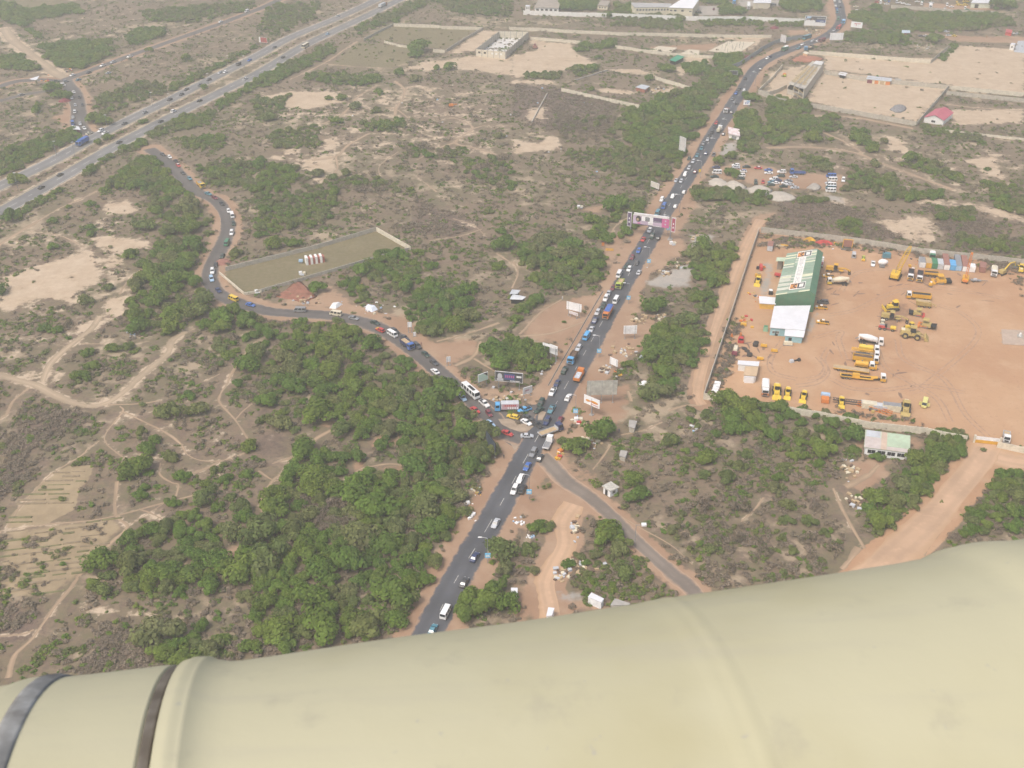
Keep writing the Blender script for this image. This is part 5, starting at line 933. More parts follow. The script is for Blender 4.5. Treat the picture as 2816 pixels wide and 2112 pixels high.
def vehicle(kind, col, loc, yaw, label, group=None, near=True, roofcol=None, z=.036, bonnet=None):
    parts, farm = car_proto(kind); nm = {'saloon':'saloon_car','estate':'estate_car','suv':'off_road_car','pickup':'pickup_truck'}.get(kind, kind)
    if not near:
        o = put(nm, farm, None, [paint(col), None, None], (loc[0], loc[1], z), (0, 0, yaw)); setlab(o, label, CATN[kind], group); return o
    t = thing(nm, label, CATN[kind], (loc[0], loc[1], z), yaw, group)
    for pn, me_, l, pnt in parts: put(pn, me_, t, [paint(col)] if pnt else None, l)
    L, Wd, belt, roof, wb, wt_, rt, rb, hz, bz = SPEC[kind]
    if roofcol:
        m = MB(); w2 = Wd/2*.64; m.box(rt+.1, wt_-.1, -w2, w2, roof, roof+.03); m.build("roof_panel", paint(roofcol), t)
    if bonnet:
        m = MB(); m.box(wb+.1, L/2-.35, -Wd*.38, Wd*.38, belt-.10, belt-.02, 0, .05, .05); m.build("bonnet", paint(bonnet), t)
    return t
# road tangents
def tangent(P, x, y):
    A = np.array([p[:2] for p in P]); i = int(np.argmin(np.hypot(A[:,0]-x, A[:,1]-y))); i = min(max(i, 1), len(A)-2); d = A[i+1]-A[i-1]; return math.atan2(d[1], d[0])
ROADS = dict(m=MAIN, w=WEST, u=MOT_U, l=MOT_L, f=FRONT, k=LINK, s=SIDE)
def heading(v, x, y, h):
    p = GV(v, x, y, .7)
    if isinstance(h, str):
        a = tangent(ROADS[h[0]], p.x, p.y); return a if h[1] == '+' else a + math.pi
    q = GV(v, x+h[0]*8, y+h[1]*8, .7); return math.atan2(q.y-p.y, q.x-p.x)
def near_of(v, y): return V(v, 0, y)[1] > 400
def place(v, seq, fmt, group, start=1):
    """seq rows: x, y, kind, colour, heading [, extra]; fmt uses {n} for the rank from the landmark"""
    for i, r in enumerate(seq):
        x, y, kind, col, h = r[:5]; ex = r[5] if len(r) > 5 else {}
        p = GV(v, x, y, .7); lab = ex.pop('label', None) or (NICE.get(col, col) + " " + KINDN[kind] + ", " + fmt.format(n=ordw(i+start)))
        vehicle(kind, col, p, heading(v, x, y, h) + random.uniform(-.03,.03), lab, group, near_of(v, y), **ex)
QG = "vehicles queueing on the main road"
# left lane of the main road between junction and gantry, counted upward from the pale blue tipper lorry
place('A', [(1890,292,'saloon','white','m+'),], "alone in the right lane behind the orange tipper lorry", QG)
place('A', [(1655,205,'pickup','white','m-'),(1722,75,'saloon','navy','m-',)], "{n} vehicle below the dark green pickup before the junction", QG)
place('B', [(618,1205,'pickup','dark_green','m-')], "right in front of the sky blue tipper lorry", QG)
place('B', [(835,862,'estate','silver','m-'),(1030,580,'saloon','silver','m-'),(1088,445,'pickup','navy','m-',{'bonnet':'silver'}),(1126,320,'estate','silver','m-'),(1212,222,'saloon','dark_green','m-'),(1250,112,'suv','white','m-'),(1292,32,'saloon','silver','m-')], "{n} car above the sky blue tipper lorry in the left queue", QG)
place('B', [(955,695,'minibus','sky_blue','m-',{'label':"sky blue minibus in the left queue between two silver cars"}), (1402,145,'minibus','white','m-',{'label':"white minibus just behind the blue tarpaulin lorry in the middle"})], "", QG)
place('C', [(475,1275,'saloon','maroon','m-'),(565,1078,'minibus','white','m-'),(680,940,'saloon','dark_green','m-'),(720,990,'estate','white','m-'),(870,1040,'saloon','silver','m+'),(835,898,'hatchback','charcoal','m-'),(766,815,'hatchback','maroon','m-'),(866,712,'estate','blue','m-'),
    (935,540,'saloon','red','m-'),(1070,498,'suv','dark_green','m-'),(1166,520,'hatchback','black','m+'),(1032,402,'estate','white','m-')], "{n} vehicle counting from the lime tipper lorry up to the gantry", QG)
place('D', [(265,1585,'minibus','teal','m-'),(362,1480,'minibus','blue','m-'),(540,1475,'hatchback','white','m+'),(332,1375,'suv','white','m-',{'bonnet':'white'}),(500,1322,'pickup','white','m-'),(670,1258,'hatchback','white','m+'),(626,1092,'hatchback','silver','m-'),(550,1082,'saloon','silver','m-'),(686,992,'suv','white','m-'),(842,948,'hatchback','maroon','m+'),
    (746,892,'hatchback','silver','m-'),(810,792,'estate','silver','m-'),(746,748,'hatchback','dark_green','m-'),(872,702,'saloon','teal','m-'),(1004,672,'hatchback','navy','m+'),(1122,686,'pickup','grey','m+'),(936,592,'saloon','teal','m-'),(968,518,'saloon','grey','m-'),(1030,458,'saloon','silver','m-'),(1050,402,'saloon','charcoal','m-'),(1094,350,'hatchback','black','m-'),(1270,376,'hatchback','black','m+'),(1138,262,'saloon','charcoal','m-'),(1160,208,'hatchback','red','m-'),(1392,44,'hatchback','charcoal','m+')],
    "{n} vehicle beyond the gantry going up the main road", QG)
place('E', [(364,1234,'saloon','black','m+'),(298,1170,'saloon','grey','m-'),(355,1082,'saloon','blue','m-'),(404,1020,'saloon','charcoal','m-'),(480,1036,'hatchback','white','m+'),(496,860,'saloon','black','m-'),(726,716,'hatchback','charcoal','m+'),(830,552,'hatchback','white','m-'),(866,535,'hatchback','navy','m-'),(1305,400,'estate','teal','m-',{'roofcol':'white'}),(1368,340,'saloon','white','m-'),(1432,245,'bus','teal','m-',{'roofcol':'white'}),(1522,286,'saloon','silver','m-'),(1600,286,'estate','white','m-'),(1846,126,'saloon','silver','m-')],
    "{n} vehicle past the white fronted lorry towards the top bend", QG)
place('N', [(980,352,'minibus','green','m-'),(958,222,'minibus','teal','m-'),(955,152,'saloon','blue','m-'),(1020,124,'hatchback','charcoal','m+'),(932,100,'saloon','white','m-'),(910,8,'saloon','white','m-'),(1006,28,'saloon','white','m+')], "{n} vehicle above the red tanker lorry at the top", QG)
# junction
JG = "vehicles at the road junction"
place('A', [(1480,372,'suv','dark_green','m-',{'label':"dark green off-road car, upper of two nosing into the junction"}),(1448,482,'saloon','dark_green',(-1,.55),{'label':"dark green saloon car, lower of two nosing into the junction"}),(1640,470,'pickup','teal','m-',{'label':"dark teal pickup truck waiting at the junction mouth"}),(1572,652,'suv','navy','m-',{'label':"navy off-road car ahead of the teal pickup at the junction"}),(1778,622,'hatchback','maroon','m+',{'label':"maroon hatchback behind the blue cabbed flatbed lorry"}),
    (1055,580,'estate','yellow',(-1,-.28),{'label':"yellow estate taxi below the painted advert lorry"}),(1285,595,'saloon','charcoal',(1,.35),{'label':"charcoal saloon car between yellow taxi and white car"}),(1258,665,'saloon','white',(1,.55),{'label':"white saloon car, on the junction's dusty island side"}),(1428,698,'saloon','black',(1,.75),{'label':"black saloon car entering the main road at the junction"}),(710,685,'saloon','pale_blue',(1,.72),{'label':"pale blue saloon car rounding the dusty island's left tip"}),(970,832,'saloon','red',(1,.42),{'label':"red taxi with yellow wings below the dusty island",'bonnet':'red'}),(1270,872,'saloon','silver',(1,.02),{'label':"long silver saloon car turning onto the main road"}),
    (1230,478,'pickup','sky_blue',(-1,.3),{'label':"bright blue breakdown truck with a boom beside the advert lorry"}),(482,482,'saloon','red',(.9,.75),{'label':"red saloon car left of the white pickup before the junction"}),(690,530,'hatchback','maroon',(.6,.8),{'label':"maroon hatchback just below the white pickup with blue bed"}),(290,292,'saloon','pale_blue',(.8,.9),{'label':"pale blue saloon car beside the long white bus"}),(620,382,'pickup','white','w+',{'label':"white pickup truck with a blue load bed behind the bus"}),(410,218,'bus','white','w+',{'label':"long white bus with a dark roof hatch on the side road"}),
    (1362,1132,'suv','grey','m-',{'label':"grey off-road car, first below the junction"}),(1466,1204,'saloon','charcoal','m+',{'label':"charcoal saloon car alongside the grey off-road car"}),(1270,1340,'saloon','blue','m-',{'label':"bright blue saloon car below the junction"}),(1165,1528,'estate','white','m-',{'label':"white estate car between the blue saloon and the guardhouse lane"})], "", JG)
place('t22', [(22,912,'suv','white','m-',{'label':"white off-road car beside a black one below the junction"}),(92,908,'suv','black','m+',{'label':"black off-road car with red tail lamps below the junction"})], "", JG)
place('t12', [(2070,1202,'saloon','silver','m-',{'label':"lone silver saloon car on the open stretch of main road"}),(1890,1492,'saloon','navy','m+',{'label':"navy saloon car passing the round roadside tree"})], "", JG)
place('t13', [(1800,52,'saloon','charcoal','m+',{'label':"charcoal saloon car half hidden under the lowest roadside tree"}),(1640,312,'minibus','white','m+',{'label':"white minibus just above the aircraft pod on the main road"}),(1528,462,'saloon','teal','m+',{'label':"dark teal car partly covered by the aircraft pod's edge"})], "", JG)
bs_ = [o for o in COLL.objects if "long white bus with a dark roof hatch" in o.get('label', '')][0]; m = MB(); m.box(-1.2,2.6,-.55,.55,3.0,3.06); m.build("roof_hatch", DARK, bs_)
# side road queue
WG = "vehicles queueing on the side road"
place('R', [(290,298,'saloon','grey','w+'),(615,368,'saloon','dark_green','w+'),(692,477,'estate','red','w-',{'bonnet':'amber'}),(880,548,'minibus','white','w+'),(915,492,'estate','charcoal','w+'),(1065,592,'saloon','charcoal','w+'),(1256,722,'suv','charcoal','w+'),(1386,848,'saloon','dark_green','w+'),(1514,972,'saloon','charcoal','w+'),(1528,1108,'saloon','white','w-'),(1725,1280,'hatchback','teal','w-')], "{n} vehicle from the tent like sheets towards the junction", WG)
place('t01', [(1800,12,'saloon','teal','w+'),(1855,46,'saloon','maroon','w+'),(1916,97,'saloon','black','w+'),(1975,162,'hatchback','white','w+'),(2006,203,'minibus','white','w+'),(2018,270,'saloon','dark_green','w+'),(2002,352,'suv','white','w+'),(1960,442,'minibus','green','w+'),(1920,550,'saloon','dark_green','w+'),(1865,624,'saloon','black','w+'),(1835,684,'suv','white','w+'),(1828,750,'suv','pale_blue','w+'),(1886,847,'saloon','navy','w+'),(2016,922,'minibus','yellow','w-'),(2165,972,'saloon','blue','w+')], "{n} vehicle down the side road after the yellow lorry", WG)
place('t00', [(1406,1332,'saloon','charcoal','w+'),(1466,1354,'hatchback','white','w+'),(1520,1390,'saloon','black','w+'),(1541,1427,'saloon','red','w+',{'roofcol':'white'}),(1580,1492,'saloon','charcoal','w+'),(1638,1538,'saloon','teal','w+')], "{n} vehicle from the side road's motorway end", WG)
place('t11', [(380,1022,'minibus','grey','w-'),(690,1052,'minibus','cream','w-')], "{n} of two half hidden by trees at the bend", WG)
# motorway
MG = "vehicles on the motorway"
place('t00', [(870,1128,'suv','white','u-'),(906,1148,'pickup','white','u-'),(1075,1065,'saloon','charcoal','u-'),(1250,970,'saloon','grey','u-'),(1466,858,'saloon','black','u-'),(1568,813,'saloon','charcoal','u-'),(1610,770,'saloon','black','u-'),(1730,733,'saloon','charcoal','u-'),(1806,687,'saloon','black','u-'),(1900,626,'saloon','silver','u-'),(1945,620,'hatchback','white','u-'),(2060,556,'minibus','charcoal','u-'),(2155,518,'saloon','blue','u-')], "{n} vehicle right of the blue lorry on the far carriageway", MG)
place('t00', [(356,1616,'saloon','black','l+'),(520,1506,'saloon','black','l+'),(1030,1226,'saloon','charcoal','l+'),(1390,1046,'saloon','charcoal','l+'),(1500,960,'suv','white','l+'),(1726,868,'saloon','black','l+'),(2120,680,'pickup','white','l+')], "{n} from the left on the near carriageway", MG)
place('t10', [(160,406,'saloon','charcoal','u-'),(706,137,'saloon','silver','u-')], "{n} vehicle on the far carriageway above the bus", MG)
place('t10', [(235,492,'saloon','black','l+'),(428,402,'bus','cream','l+'),(620,292,'saloon','pale_blue','l+')], "{n} vehicle on the near carriageway by the red verge", MG)
FG = "vehicles around the far left crossroads"
place('P', [(1955,135,'pickup','white','f-'),(2150,70,'pickup','silver','f-'),(1690,270,'saloon','black','f-'),(1375,318,'saloon','white','f-'),(1490,405,'saloon','teal','f+'),(1070,430,'saloon','dark_green','f+'),(1250,435,'hatchback','grey','f+'),(1175,515,'minibus','white',(1,-.05)),(405,690,'saloon','grey',(1,-.3)),(2070,275,'saloon','silver',(1,-.3))], "{n} vehicle around the far left crossroads, reading from the north road", FG)
place('P', [(1400,640,'saloon','white','k-'),(1362,752,'saloon','silver','k-'),(1428,885,'saloon','silver','k-'),(1422,1015,'suv','white','k-'),(1388,1120,'saloon','silver','k-'),(1380,1235,'minibus','blue','k-'),(1505,735,'hatchback','black','k+'),(1565,885,'hatchback','charcoal','k+'),(1522,1240,'saloon','silver','k+'),(1600,1325,'saloon','white','k+'),(1692,1425,'saloon','cream',(1,-.4))], "{n} on the link road, left line first, top to bottom", FG)
place('t00', [(1120,488,'pickup','white','f-'),(1905,186,'saloon','white','f-'),(2135,98,'minibus','white','f-')], "{n} vehicle going right along the frontage road", FG)
# parked cars on the red lot beyond the sand heaps
PG = "cars parked on the red lot above the sand heaps"; Lh = (-1,-.02)
place('K', [(50,108,'saloon','navy',Lh),(62,188,'minibus','white',Lh,{'bonnet':'yellow'}),(28,248,'saloon','dark_green',Lh),(352,74,'estate','white',Lh),(352,108,'saloon','silver',Lh),(512,98,'saloon','dark_green',Lh),(690,118,'saloon','red',Lh,{'roofcol':'white'}),(455,168,'estate','white',Lh,{'roofcol':'blue'}),(428,232,'suv','white',Lh),(425,276,'saloon','dark_green',Lh),
    (846,148,'saloon','blue',Lh),(850,192,'saloon','white',Lh),(1048,178,'suv','white',Lh),(1035,238,'estate','dark_green',Lh),(1228,252,'saloon','silver',Lh),(930,288,'suv','white',Lh),(985,306,'saloon','navy',Lh),(900,332,'saloon','teal',Lh),(952,345,'saloon','white',Lh),(882,372,'saloon','dark_green',Lh),(1150,312,'saloon','grey',Lh),(1105,345,'saloon','white',Lh),(1170,368,'saloon','silver',Lh),(1072,396,'saloon','dark_green',Lh),(1248,415,'saloon','silver',Lh),
    (655,338,'suv','dark_green',(0,1)),(765,328,'hatchback','red',(0,1)),(1800,244,'minibus','blue',Lh),(1816,300,'minibus','white',Lh),(1772,346,'saloon','silver',Lh),(1800,382,'minibus','white',Lh),(1795,425,'minibus','teal',Lh,{'roofcol':'white'}),(1795,466,'minibus','white',Lh),(1986,302,'suv','white',(0,1))], "{n} parked on the red lot reading leftmost group first", PG)
# vehicles at the top right compound and lane
TG = "vehicles parked at the top right lorry park"
place('O', [(66,84,'saloon','white',(1,0)),(235,28,'saloon','white',(1,0)),(312,72,'minibus','white',(0,1)),(330,14,'minibus','green',(0,1)),(748,158,'pickup','white',(0,1)),(785,92,'minibus','white',(0,1)),(870,122,'saloon','white',(1,0)),(972,24,'minibus','yellow',(0,1)),(1002,86,'suv','yellow',(1,0)),(1135,26,'minibus','yellow',(1,0)),(1125,90,'suv','yellow',(1,0)),(1120,156,'minibus','white',(0,1)),(1165,176,'saloon','green',(1,0)),(1282,118,'minibus','white',(0,1)),(495,44,'saloon','silver',(1,0))], "{n} from the left in the top right lorry park", TG)
place('N', [(1765,48,'minibus','white',(0,1)),(1700,35,'hatchback','red',(1,0)),(1850,12,'minibus','teal',(0,1)),(1920,22,'minibus','blue',(0,1)),(2060,40,'minibus','silver',(0,1)),(2130,48,'saloon','white',(1,0)),(2200,62,'saloon','white',(1,0)),(1880,72,'saloon','white',(1,0))], "{n} in the row above the grey wall left of lorry park", TG)
place('N', [(1348,212,'minibus','white',(1,0)),(1498,224,'saloon','white',(1,0)),(1310,122,'saloon','cream',(1,0))], "{n} by the round tree near the top road", TG)
place('O', [(305,662,'saloon','charcoal',(1,0)),(396,662,'saloon','silver',(1,0)),(692,668,'saloon','charcoal',(1,0)),(778,582,'estate','silver',(1,0)),(820,652,'saloon','silver',(1,0)),(925,662,'hatchback','yellow',(1,0)),(1985,615,'suv','white',(1,0)),(2092,626,'saloon','silver',(1,0))], "{n} from the left along the far red lane", TG)
place('M', [(1122,135,'pickup','maroon',(0,1),{'roofcol':'white'}),(888,192,'minibus','dark_green',(1,0)),(2030,78,'minibus','grey',(1,0)),(2145,68,'suv','grey',(1,0))], "{n} from the left inside the factory compound", TG)
# ------------------------------------------------------------------ lorries, built one by one
def wheels(t, xs, w2, r=.5, dual=True):
    if not hasattr(wheels, 'c'): wheels.c = {}
    if r not in wheels.c:
        m = MB(); m.cyl((0,-.16,0),(0,.16,0), r, n=12); m.cyl((0,-.18,0),(0,.18,0), r*.5, n=8, m=1); wheels.c[r] = m.mesh("lorry_wheel", [TYRE, STEEL])
    for x in xs:
        for s in (-1, 1): put("wheel", wheels.c[r], t, None, (x, s*(w2-.17), r))
def cab(t, x0, L, w2, col, roofcol=None, h=2.9, bonnet=0, low=None, zb=.55):
    x1 = x0 + L; m = MB(); m.box(x0,x1,-w2,w2,zb,zb+1.15); m.build("cab_lower", paint(low or col), t)
    m = MB(); m.hexa([(x0,-w2,zb+1.15),(x1,-w2,zb+1.15),(x1,w2,zb+1.15),(x0,w2,zb+1.15),(x0+.08,-w2*.92,h),(x1-.22,-w2*.92,h),(x1-.22,w2*.92,h),(x0+.08,w2*.92,h)]); m.build("cab_upper", paint(roofcol or col), t)
    z0, z1 = zb+1.25, h-.18; f = lambda z: x1 - .22*(z-zb-1.15)/(h-zb-1.15) + .03
    m = MB(); m.face([(f(z0),-w2*.86,z0),(f(z0),w2*.86,z0),(f(z1),w2*.80,z1),(f(z1),-w2*.80,z1)]); m.build("windscreen", GLASS, t)
    for s in (-1, 1):
        g = lambda z: s*(w2 - .08*w2*(z-zb-1.15)/(h-zb-1.15) + .03); m = MB(); q = [(x0+.35,g(z0),z0),(x1-.25,g(z0),z0),(x1-.4,g(z1),z1),(x0+.35,g(z1),z1)]; m.face(q if s < 0 else q[::-1]); m.build("side_window", GLASS, t)
    m = MB(); m.box(x1, x1+.12, -w2*.95, w2*.95, .45, .85); m.build("bumper", STEEL, t)
    m = MB(); m.box(x1+.005,x1+.05,-w2*.6,w2*.6,1.0,1.5); m.build("grille", DARK, t)
    if bonnet:
        m = MB(); m.box(x1,x1+bonnet,-w2*.8,w2*.8,zb,zb+1.05,0,.1,.12); m.build("bonnet", paint(low or col), t)
def chassis(t, x0, x1, w2=.45): m = MB(); m.box(x0,x1,-w2,w2,.62,.95); m.build("chassis", DARK, t)
def lorry(label, v, x, y, h, L, col, body, bodycol=None, loadcol=None, roofcol=None, low=None, group=None, bonnet=0, wd=2.45, z=.036, cat="lorry", bh=1.5, name=None):
    p = GV(v, x, y, 1.3); a = heading(v, x, y, h); t = thing(name or {'tipper':'tipper_lorry','box':'box_lorry','tank':'tanker_lorry','flat':'flatbed_lorry','mixer':'mixer_lorry','low':'low_loader','crane':'crane_lorry'}[body], label, cat, (p.x, p.y, z), a, group)
    w2 = wd/2; x0, x1 = -L/2, L/2; cl = 1.9; cx = x1 - cl - bonnet; chassis(t, x0+.1, x1-.3); cab(t, cx, cl, w2, col, roofcol, 2.9, bonnet, low)
    wheels(t, [x1-1.2-bonnet*.3] + ([x0+1.1, x0+2.35] if L > 7 else [x0+1.3]) + ([x1-2.7] if L > 9 and body in ('mixer','tipper') else []), w2)
    bx0, bx1 = x0, cx-.25; bc = paint(bodycol or col)
    if body == 'tipper':
        m = MB(); zt = 1.15+bh
        m.box(bx0,bx1,-w2,w2,1.0,1.15); m.box(bx0,bx1,-w2,-w2+.10,1.15,zt); m.box(bx0,bx1,w2-.10,w2,1.15,zt); m.box(bx1-.10,bx1,-w2+.1,w2-.1,1.15,zt+.25); m.box(bx0,bx0+.10,-w2+.1,w2-.1,1.15,zt-.1)
        for k in range(1, 5):
            xx = bx0+(bx1-bx0)*k/5; m.box(xx-.06,xx+.06,-w2-.05,-w2,1.1,zt); m.box(xx-.06,xx+.06,w2,w2+.05,1.1,zt)
        m.build("tipper_body", bc, t)
        m = MB(); zl = zt-.22; m.hexa([(bx0+.12,-w2+.12,1.2),(bx1-.12,-w2+.12,1.2),(bx1-.12,w2-.12,1.2),(bx0+.12,w2-.12,1.2),(bx0+.5,-w2+.3,zl+.1),(bx1-.5,-w2+.3,zl+.15),(bx1-.5,w2-.3,zl+.15),(bx0+.5,w2-.3,zl+.1)]); m.build("load", mat("load_"+(loadcol or 'dark'), PAL[loadcol] if loadcol else (.06,.055,.05), .95, 0, .25, 2), t)
    elif body == 'box':
        m = MB(); m.box(bx0,bx1,-w2,w2,1.0,1.0+bh,0); m.build("cargo_box", bc, t); m = MB(); m.box(bx0+.05,bx1-.05,-w2+.05,w2-.05,1.0+bh,1.0+bh+.28,0,.1,.55); m.build("roof_cover", flat(loadcol) if loadcol else bc, t)
    elif body == 'tank':
        m = MB(); m.lathe((bx0+.1,0,1.95),(1,0,0),[(0,.75),(.15,1.0),(bx1-bx0-.35,1.0),(bx1-bx0-.2,.75)], 14); m.build("tank", bc, t, smooth=False); m = MB(); m.cyl(((bx0+bx1)/2,0,2.9),((bx0+bx1)/2,0,3.15),.3,n=10); m.build("hatch", STEEL, t)
        m = MB(); m.box(bx0,bx1,-w2*.7,w2*.7,.95,1.1); m.build("cradle", bc, t)
    elif body == 'flat':
        m = MB(); m.box(bx0,bx1,-w2,w2,1.0,1.16); m.build("deck", flat(loadcol or 'brown'), t); m = MB(); m.box(bx0,bx0+.08,-w2,w2,1.16,1.6); m.box(bx0,bx1,-w2-.03,-w2+.03,1.0,1.5); m.box(bx0,bx1,w2-.03,w2+.03,1.0,1.5); m.box(bx1-.08,bx1,-w2,w2,1.16,2.2); m.build("side_boards", bc, t)
    elif body == 'mixer':
        Ld = bx1-bx0; m = MB(); m.lathe((bx1-.1,0,1.95),(-1,0,.16),[(0,.55),(.35,.95),(Ld*.42,1.28),(Ld*.62,1.2),(Ld*.95,.55),(Ld,.5)], 16); m.build("drum", bc, t, smooth=True)
        m = MB(); m.box(bx0-.1,bx0+.5,-.5,.5,2.2,3.1,0,.1,.1); m.build("hopper", bc, t); m = MB(); m.cyl((bx0+.1,0,2.2),(bx0-1.1,0,1.3),.22,n=6); m.build("chute", STEEL, t)
        m = MB(); m.box(bx1-.5,bx1-.1,-.7,.7,1.0,1.9); m.box(bx0+.2,bx0+.5,-.6,.6,1.0,2.3); m.build("drum_mount", bc, t)
    elif body == 'low':
        m = MB(); m.box(bx0,bx0+4.8,-w2,-w2+.35,.95,1.15); m.box(bx0,bx0+4.8,w2-.35,w2,.95,1.15); m.box(bx0,bx0+.4,-w2,w2,.95,1.2); m.box(bx0+4.4,bx1-2.2,-w2,w2,.75,.9); m.hexa([(bx1-3.0,-w2*.8,.9),(bx1-.6,-w2*.5,1.25),(bx1-.6,w2*.5,1.25),(bx1-3.0,w2*.8,.9),(bx1-3.0,-w2*.8,1.1),(bx1-.6,-w2*.5,1.5),(bx1-.6,w2*.5,1.5),(bx1-3.0,w2*.8,1.1)]); m.build("trailer_frame", bc, t)
        m = MB(); m.box(bx0+4.2,bx0+6.9,-w2*.8,w2*.55,.9,2.2,0,.15,.15); m.build("loaded_tank", paint('amber'), t); wheels(t, [bx0+1.0, bx0+2.2, bx0+3.4], w2)
    elif body == 'crane':
        m = MB(); m.box(bx0,bx1,-w2,w2,1.0,1.18); m.build("deck", STEEL, t); m = MB()
        for s in (-1, 1):
            for zz in (2.5, 3.0): m.cyl((bx0-1.8,s*.5,zz),(bx1-.3,s*.35,zz),.16,n=5)
        for k in range(7):
            xx = bx0-1.6+(bx1-bx0+1)*k/6; m.cyl((xx,-.5,2.5),(xx,.5,3.0),.06,n=4)
        m.build("boom", flat('amber'), t); m = MB(); m.box(bx1-1.4,bx1-.3,-.6,.6,1.18,2.6); m.build("turret", flat('tan'), t)
    return t
LQ = "lorries in the road queue"
lorry("lorry with orange cab and blue tarpaulin facing the junction", 'B', 1280, 330, 'm-', 8.6, 'orange', 'box', 'orange', 'blue', group=LQ, bh=1.9)
lorry("sky blue tipper lorry with an empty brown body in the queue", 'B', 745, 1015, 'm-', 7.4, 'sky_blue', 'tipper', 'brown', 'brown', group=LQ, bh=1.2)
lorry("orange tipper lorry heaped with pale sand driving away", 'B', 840, 1285, 'm+', 7.2, 'orange', 'tipper', 'orange', 'silver', group=LQ, bh=1.1)
lorry("lime green tipper lorry carrying timber toward the junction", 'C', 580, 1220, 'm-', 7.0, 'lime', 'tipper', 'lime', 'tan', group=LQ, bh=1.2)
lorry("flatbed lorry with a navy cab swinging across the junction", 'A', 1625, 790, (1,-.36), 9.0, 'navy', 'flat', 'silver', 'tan', group=LQ)
lorry("white flatbed pickup lorry with a grey bed leaving the junction", 'A', 1588, 985, 'm+', 6.4, 'white', 'flat', 'white', 'grey', group=LQ, wd=2.1)
adv = lorry("blue cabbed box lorry painted with a red advert at the junction", 'A', 960, 440, (-1,.02), 8.4, 'sky_blue', 'box', 'silver', 'silver', group=LQ, bh=2.3)
m = MB(); m.box(-4.05,1.75,1.228,1.26,1.15,3.2); m.build("advert_panel", mat("lorry_advert", (.52,.34,.38), .6, 0, .3, .5), adv)
m = MB(); [m.face([(x,1.27,1.3),(x+.45,1.27,1.3),(x+.45,1.27,2.0),(x,1.27,2.0)][::-1]) for x in (-3.9,-3.1,-2.3,-1.5,-.7)]; m.build("bottle_print", SIGNW, adv)
m = MB(); [m.face([(x,1.27,2.3),(x+.5,1.27,2.3),(x+.5,1.27,2.9),(x,1.27,2.9)][::-1]) for x in (-3.2,-2.5,-1.8,-1.1,-.4,.3)]; m.build("lettering_print", paint('red'), adv)
lorry("blue lorry heaped with pale sand on the side road", 'R', 1105, 700, 'w+', 7.2, 'blue', 'tipper', 'navy', 'tan', group=LQ, bh=1.3)
lorry("yellow lorry with a grey load at the side road's upper curve", 't00', 1735, 1595, 'w+', 7.5, 'yellow', 'tipper', 'amber', 'grey', group=LQ, bh=1.2)
lorry("white fronted lorry with an open bed far up the main road", 'D', 1315, 14, 'm-', 7.5, 'white', 'flat', 'rust', 'grey', group=LQ)
lorry("cream tanker lorry with a brown back by the roadside kiosk", 'D', 1205, 308, 'm+', 7.0, 'white', 'tank', 'cream', group=LQ)
lorry("green lorry with a white roof on the upper bend", 'E', 1095, 412, 'm-', 7.0, 'green', 'box', 'green', 'white', group=LQ, bh=2.0)
lorry("sky blue lorry at the crossing beside the orange gatehouse", 'E', 1415, 402, (-.1,1), 6.5, 'sky_blue', 'box', 'teal', 'grey', group=LQ, bh=1.4)
lorry("charcoal lorry waiting right of the sky blue crossing lorry", 'E', 1490, 392, (1,-.6), 6.0, 'charcoal', 'tipper', 'charcoal', 'tan', group=LQ, bh=1.0)
lorry("maroon lorry behind white cars on the upper bend", 'E', 1662, 278, 'm-', 7.5, 'maroon', 'box', 'maroon', 'maroon', group=LQ, bh=1.5)
lorry("red tanker lorry rounding the top bend of the road", 'E', 1922, 82, 'm-', 8.5, 'red', 'tank', 'red', group=LQ)
lorry("blue lorry following the red tanker at the top", 'N', 1078, 400, 'm-', 6.8, 'sky_blue', 'box', 'pale_blue', 'pale_blue', group=LQ, bh=1.4)
lorry("blue box lorry leading on the motorway's far carriageway", 't00', 712, 1228, 'u-', 9.5, 'blue', 'box', 'blue', 'blue', group=MG, bh=2.3)
lorry("grey trailer lorry with an orange cab at the motorway's top", 't10', 1095, 45, 'l+', 12, 'orange', 'box', 'silver', 'silver', group=MG, bh=2.0)
lorry("blue flatbed lorry parked at the back of the red lot", 'K', 1290, 182, (-1,-.02), 8.0, 'blue', 'flat', 'blue', 'navy', group=PG, bh=1)
lorry("blue box lorry by trees in the factory compound, larger of its pair", 'M', 1430, 32, (0,1), 8.0, 'sky_blue', 'box', 'sky_blue', 'blue', group=TG, bh=2.2)
lorry("long white articulated lorry parked beside the cream depot", 'M', 1652, 98, (0,1), 14, 'white', 'box', 'white', 'white', group=TG, bh=2.4)
lorry("tall white lorry at the wall of the top right lorry park", 'O', 480, 118, (0,1), 8, 'white', 'box', 'white', 'white', group=TG, bh=2.2)
# ------------------------------------------------------------------ the red yard: lorries
YG = "lorries parked in the red yard"
lorry("mixer lorry with a white cab facing left by the green hall", 'F', 1460, 745, (-1,-.04), 9.0, 'white', 'mixer', 'cream', low='yellow', group=YG, cat="mixer lorry")
lorry("white mixer lorry heading right at the top of the lorry row", 'J', 690, 315, (1,.14), 9.4, 'white', 'mixer', 'white', low='white', group=YG, cat="mixer lorry")
lorry("yellow tanker lorry with a white cab, second in the lorry row", 'J', 660, 440, (1,.14), 7.6, 'white', 'tank', 'yellow', low='amber', group=YG)
lorry("crane lorry carrying long amber booms in the lorry row", 'J', 640, 520, (1,.14), 8.6, 'white', 'crane', 'amber', low='amber', group=YG)
lorry("yellow tipper lorry with a dark empty body in the lorry row", 'J', 610, 595, (1,.14), 9.4, 'white', 'tipper', 'amber', 'brown', low='amber', group=YG)
